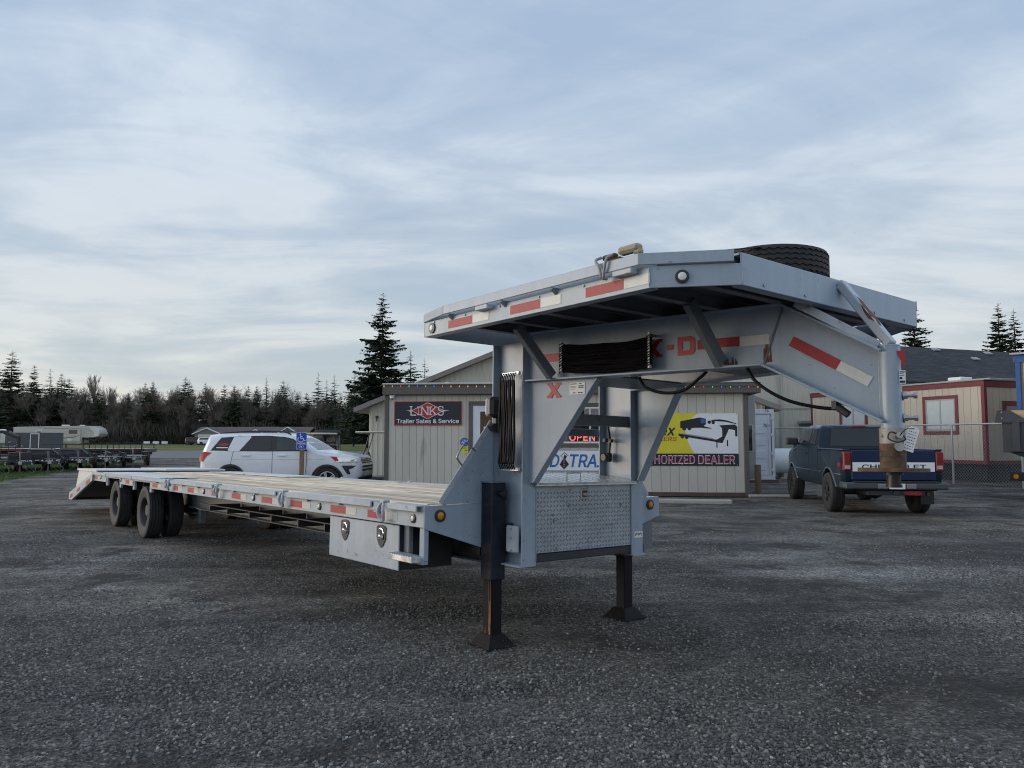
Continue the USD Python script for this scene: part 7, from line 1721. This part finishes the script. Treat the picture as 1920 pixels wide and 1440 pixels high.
PROTO = {}
def put_tree(kind, make, looks, name, label, loc, rz=0.0, sc=(1, 1, 1), group=None):
    """The first tree of a kind is built; the others refer to it."""
    if kind not in PROTO:
        x = UsdGeom.Xform.Define(stage, path_for('/World', name))
        x.AddTranslateOp().Set(Gf.Vec3d(*map(float, loc))); x.AddRotateZOp().Set(math.degrees(rz)); x.AddScaleOp().Set(Gf.Vec3f(*map(float, sc)))
        info(x.GetPrim(), label, 'tree', group)
        PROTO[kind] = str(x.GetPath())
        tr, cr = make()
        part(PROTO[kind], 'trunk', tr, looks[0], smooth=True)
        part(PROTO[kind], 'crown', cr, looks[1])
    else:
        copy_thing(PROTO[kind], name, label, 'tree', loc, rz, sc, group)

# single trees that stand out
HFX = 1443.0
def px_loc(px, Y): return ((px - 960) / HFX * Y, Y, -0.03)
def put_one(name, label, px, Y, ptop, seed, Rf, **k):
    h = CAM_H + (821.7 - ptop) / HFX * Y + 0.03
    tr, cr = conifer(h, h * Rf, seed, **k)
    T = thing(name, label, 'tree', px_loc(px, Y))
    part(T, 'trunk', tr, 'bark_dark', True); part(T, 'crown', cr, 'needles_near')
put_one('spruce_tree', 'tall ragged dark spruce rising left of the office roof', 714, 100, 548, 31, .245, nwh=54, nper=9, sub=11, ragged=.80, leafw=.115, droop=.30)
put_one('spruce_tree', 'smaller spruce top just right of the tall ragged spruce', 770, 118, 655, 32, .24, nwh=34, nper=7, sub=8, ragged=.45, leafw=.15, top_open=.15)
put_one('spruce_tree', 'thin open spruce above the left end of the metal shed roof', 796, 130, 670, 33, .22, nwh=28, nper=6, sub=7, ragged=.5, leafw=.12, top_open=.25)
put_one('spruce_tree', 'lone conifer behind the shingled roof beside the coupler', 1722, 84, 566, 34, .27, nwh=34, nper=9, sub=10, ragged=.45, leafw=.16)
put_one('spruce_tree', 'tall dense conifer above the right end of the shingled roof', 1880, 86, 566, 35, .235, nwh=38, nper=10, sub=10, ragged=.35, leafw=.17)
put_one('spruce_tree', 'slim conifer at the right edge beside the tall dense one', 1910, 88, 577, 36, .20, nwh=36, nper=9, sub=9, ragged=.35, leafw=.17)
put_one('spruce_tree', 'dark spruce standing low behind the white SUV and golf carts', 690, 128, 672, 37, .30, nwh=30, nper=8, sub=8, ragged=.4, leafw=.08)
put_one('spruce_tree', 'broad dark spruce low behind the cream side of the metal shed', 664, 150, 700, 38, .34, nwh=28, nper=8, sub=8, ragged=.4, leafw=.08)

CK = {'a': lambda: conifer(18, 4.3, 51, 34, 9, 8, leafw=.17, bare=.05), 'b': lambda: conifer(18, 3.6, 52, 34, 7, 7, ragged=.5, leafw=.15, top_open=.1),
      'c': lambda: conifer(18, 5.0, 53, 32, 10, 8, ragged=.35, leafw=.17, bare=.04), 'd': lambda: conifer(18, 2.7, 54, 32, 6, 7, ragged=.6, leafw=.17, bare=.15, top_open=.05)}
BK = {'w': lambda: bare_tree(16, 61, .55, .35), 'x': lambda: bare_tree(16, 62, .42, .55), 'y': lambda: bare_tree(18, 63, .20, 1.1, n0=12), 'z': lambda: bare_tree(15, 64, .65, .25, n0=7)}
FG = 'trees of the wood across the field'
# skyline picked from the photograph's own trees: place along the edge of the wood and height
rt = np.random.default_rng(91)
names_c = {'a': 'full dark conifer', 'b': 'ragged open conifer', 'c': 'broad dark conifer', 'd': 'slim bristly conifer'}
names_b = {'w': 'bare spreading tree', 'x': 'bare grey-brown tree', 'y': 'bare upright poplar', 'z': 'bare low broad tree'}
sky_ = [(-22, 655, 'c'), (18, 656, 'c'), (62, 682, 'a'), (92, 690, 'b'), (112, 698, 'a'), (150, 702, 'w'), (128, 698, 'x'), (201, 690, 'y'), (188, 712, 'y'), (272, 716, 'a'), (296, 702, 'x'), (318, 712, 'x'), (345, 705, 'c'),
        (383, 716, 'a'), (420, 720, 'c'), (450, 722, 'x'), (480, 722, 'a'), (499, 706, 'd'), (530, 712, 'c'), (560, 745, 'x'), (596, 698, 'b'), (612, 712, 'b'), (626, 702, 'b'), (648, 735, 'z'), (575, 748, 'w'), (245, 725, 'w')]
desc = {0: 'at the left edge of the photo', 1: 'second from the left edge'}
def whereis(px):
    for lim, s in ((30, 'at the far left end'), (80, 'above the white trailers'), (130, 'above the grey cargo trailer'), (180, 'above the beige caravan'), (230, 'right of the caravan nose'), (285, 'behind the leftmost field boxes'), (340, 'behind the pale field boxes'), (390, 'above the parked jeep'), (440, 'above the house garage'), (500, 'above the middle of the house'), (560, 'above the right gable of the house'), (610, 'behind the disabled parking sign'), (660, 'behind the golf cart cover'), (3000, 'close left of the office')):
        if px < lim: return s
used_l = {}
def lab(s):
    return s
for px, pt_, kd in sky_:
    Y = rt.uniform(203, 220)
    h = CAM_H + (821.7 - pt_) / HFX * Y
    isC = kd in CK
    base = 18.0 if kd in 'abcdy' else (15.0 if kd == 'z' else 16.0)
    hb = base * (1.0 if isC else 1.12)
    sc = h / hb
    nm = 'conifer_tree' if isC else 'bare_tree'
    lb = f"{(names_c if isC else names_b)[kd]} on the skyline of the wood, {whereis(px)}"
    if lb in used_l: lb = f"{'lower ' if pt_ > used_l[lb] else 'higher '}{lb}"
    used_l[lb] = pt_
    put_tree(kd, CK[kd] if isC else BK[kd], ('bark_dark', 'needles' if isC else ('twigs_pale' if kd == 'y' else 'twigs_brown')), nm, lb, px_loc(px, Y), rt.uniform(0, 6), (sc * rt.uniform(.95, 1.1), sc * rt.uniform(.95, 1.1), sc), None)
# the body of the wood: shorter trees that fill between them
for i in range(240):
    px = rt.uniform(-60, 700); Y = rt.uniform(203, 245)
    kd = rt.choice(list('wxzwxzwxzxacb'))
    isC = kd in CK
    pt_ = rt.uniform(708, 755) if isC else rt.uniform(700, 748)
    if px > 540: pt_ = max(pt_, 735)
    h = CAM_H + (821.7 - pt_) / HFX * Y
    sc = h / (18.0 if isC else 17.5)
    wd = rt.uniform(1.0, 1.5)
    put_tree(kd, CK[kd] if isC else BK[kd], ('bark_dark', 'needles' if isC else 'twigs_brown'), 'conifer_tree' if isC else 'bare_tree', ('conifer' if isC else 'leafless tree') + ' filling the wood across the field below its skyline', px_loc(px, Y), rt.uniform(0, 6), (sc * wd, sc * wd, sc), 'conifers filling the wood' if isC else 'leafless trees filling the wood')
# undergrowth
def thicket(n, seed, y0, y1, hmax, x0=-150, x1=-30):
    r = np.random.default_rng(seed)
    y = r.uniform(y0, y1, n); x = r.uniform(x0, x1, n) * y / 190
    h = hmax * r.uniform(.25, 1.0, n) * (.6 + .6 * meshkit.noise(np.stack([x * .12, y * .12, 0 * x], -1), seed))
    a = r.uniform(0, PI, n); w = r.uniform(.04, .22, n)
    b = np.stack([x, y, np.zeros(n) - .05], -1); e = np.stack([np.cos(a) * w, np.sin(a) * w, 0 * a], -1)
    tip = b + np.stack([r.normal(0, 1.5, n), r.normal(0, 1.0, n), h], -1)
    z1 = b + (tip - b) * .45
    return tris(np.vstack([b - e * .5, z1 - e]), np.vstack([b + e * .5, z1 + e]), np.vstack([z1 + e, tip]))
solo('undergrowth', thicket(42000, 71, 201, 240, 6.5), 'thicket_brown', kind='stuff', label='brown leafless undergrowth at the foot of the wood', cat_='undergrowth')
solo('green_undergrowth', thicket(18000, 72, 200, 238, 6.0), 'thicket_green', kind='stuff', label='dark green brambles low along the edge of the wood', cat_='undergrowth')
# wood continuing behind the buildings to the right
for i in range(16):
    px = rt.uniform(1640, 2100); Y = rt.uniform(150, 190)
    kd = rt.choice(list('acbx')); isC = kd in CK
    h = CAM_H + (821.7 - rt.uniform(690, 730)) / HFX * Y
    sc = h / 18.0
    put_tree(kd, CK[kd] if isC else BK[kd], ('bark_dark', 'needles' if isC else 'twigs_brown'), 'conifer_tree' if isC else 'bare_tree', ('conifer' if isC else 'leafless tree') + ' far behind the buildings on the right', px_loc(px, Y), rt.uniform(0, 6), (sc * 1.2, sc * 1.2, sc), 'conifers behind the buildings' if isC else 'leafless trees behind the buildings')
# grass tufts on the verge
def tufts(n, seed):
    r = np.random.default_rng(seed)
    x = r.uniform(-34, -17.6, n); y = r.uniform(25.2, 50, n)
    k = np.array([VP.contains(Point(a, b)) for a, b in zip(x, y)]); x, y = x[k], y[k]; n = len(x)
    a = r.uniform(0, PI, n); w = r.uniform(.006, .02, n); h = r.uniform(.04, .13, n)
    b = np.stack([x, y, np.full(n, .006)], -1); e = np.stack([np.cos(a) * w, np.sin(a) * w, 0 * a], -1)
    tip = b + np.stack([r.normal(0, .04, n), r.normal(0, .04, n), h], -1)
    return tris(b - e, b + e, tip)
solo('verge_tufts', tufts(60000, 5), 'verge_grass', kind='stuff', label='short green grass under the row of black trailers', cat_='grass')
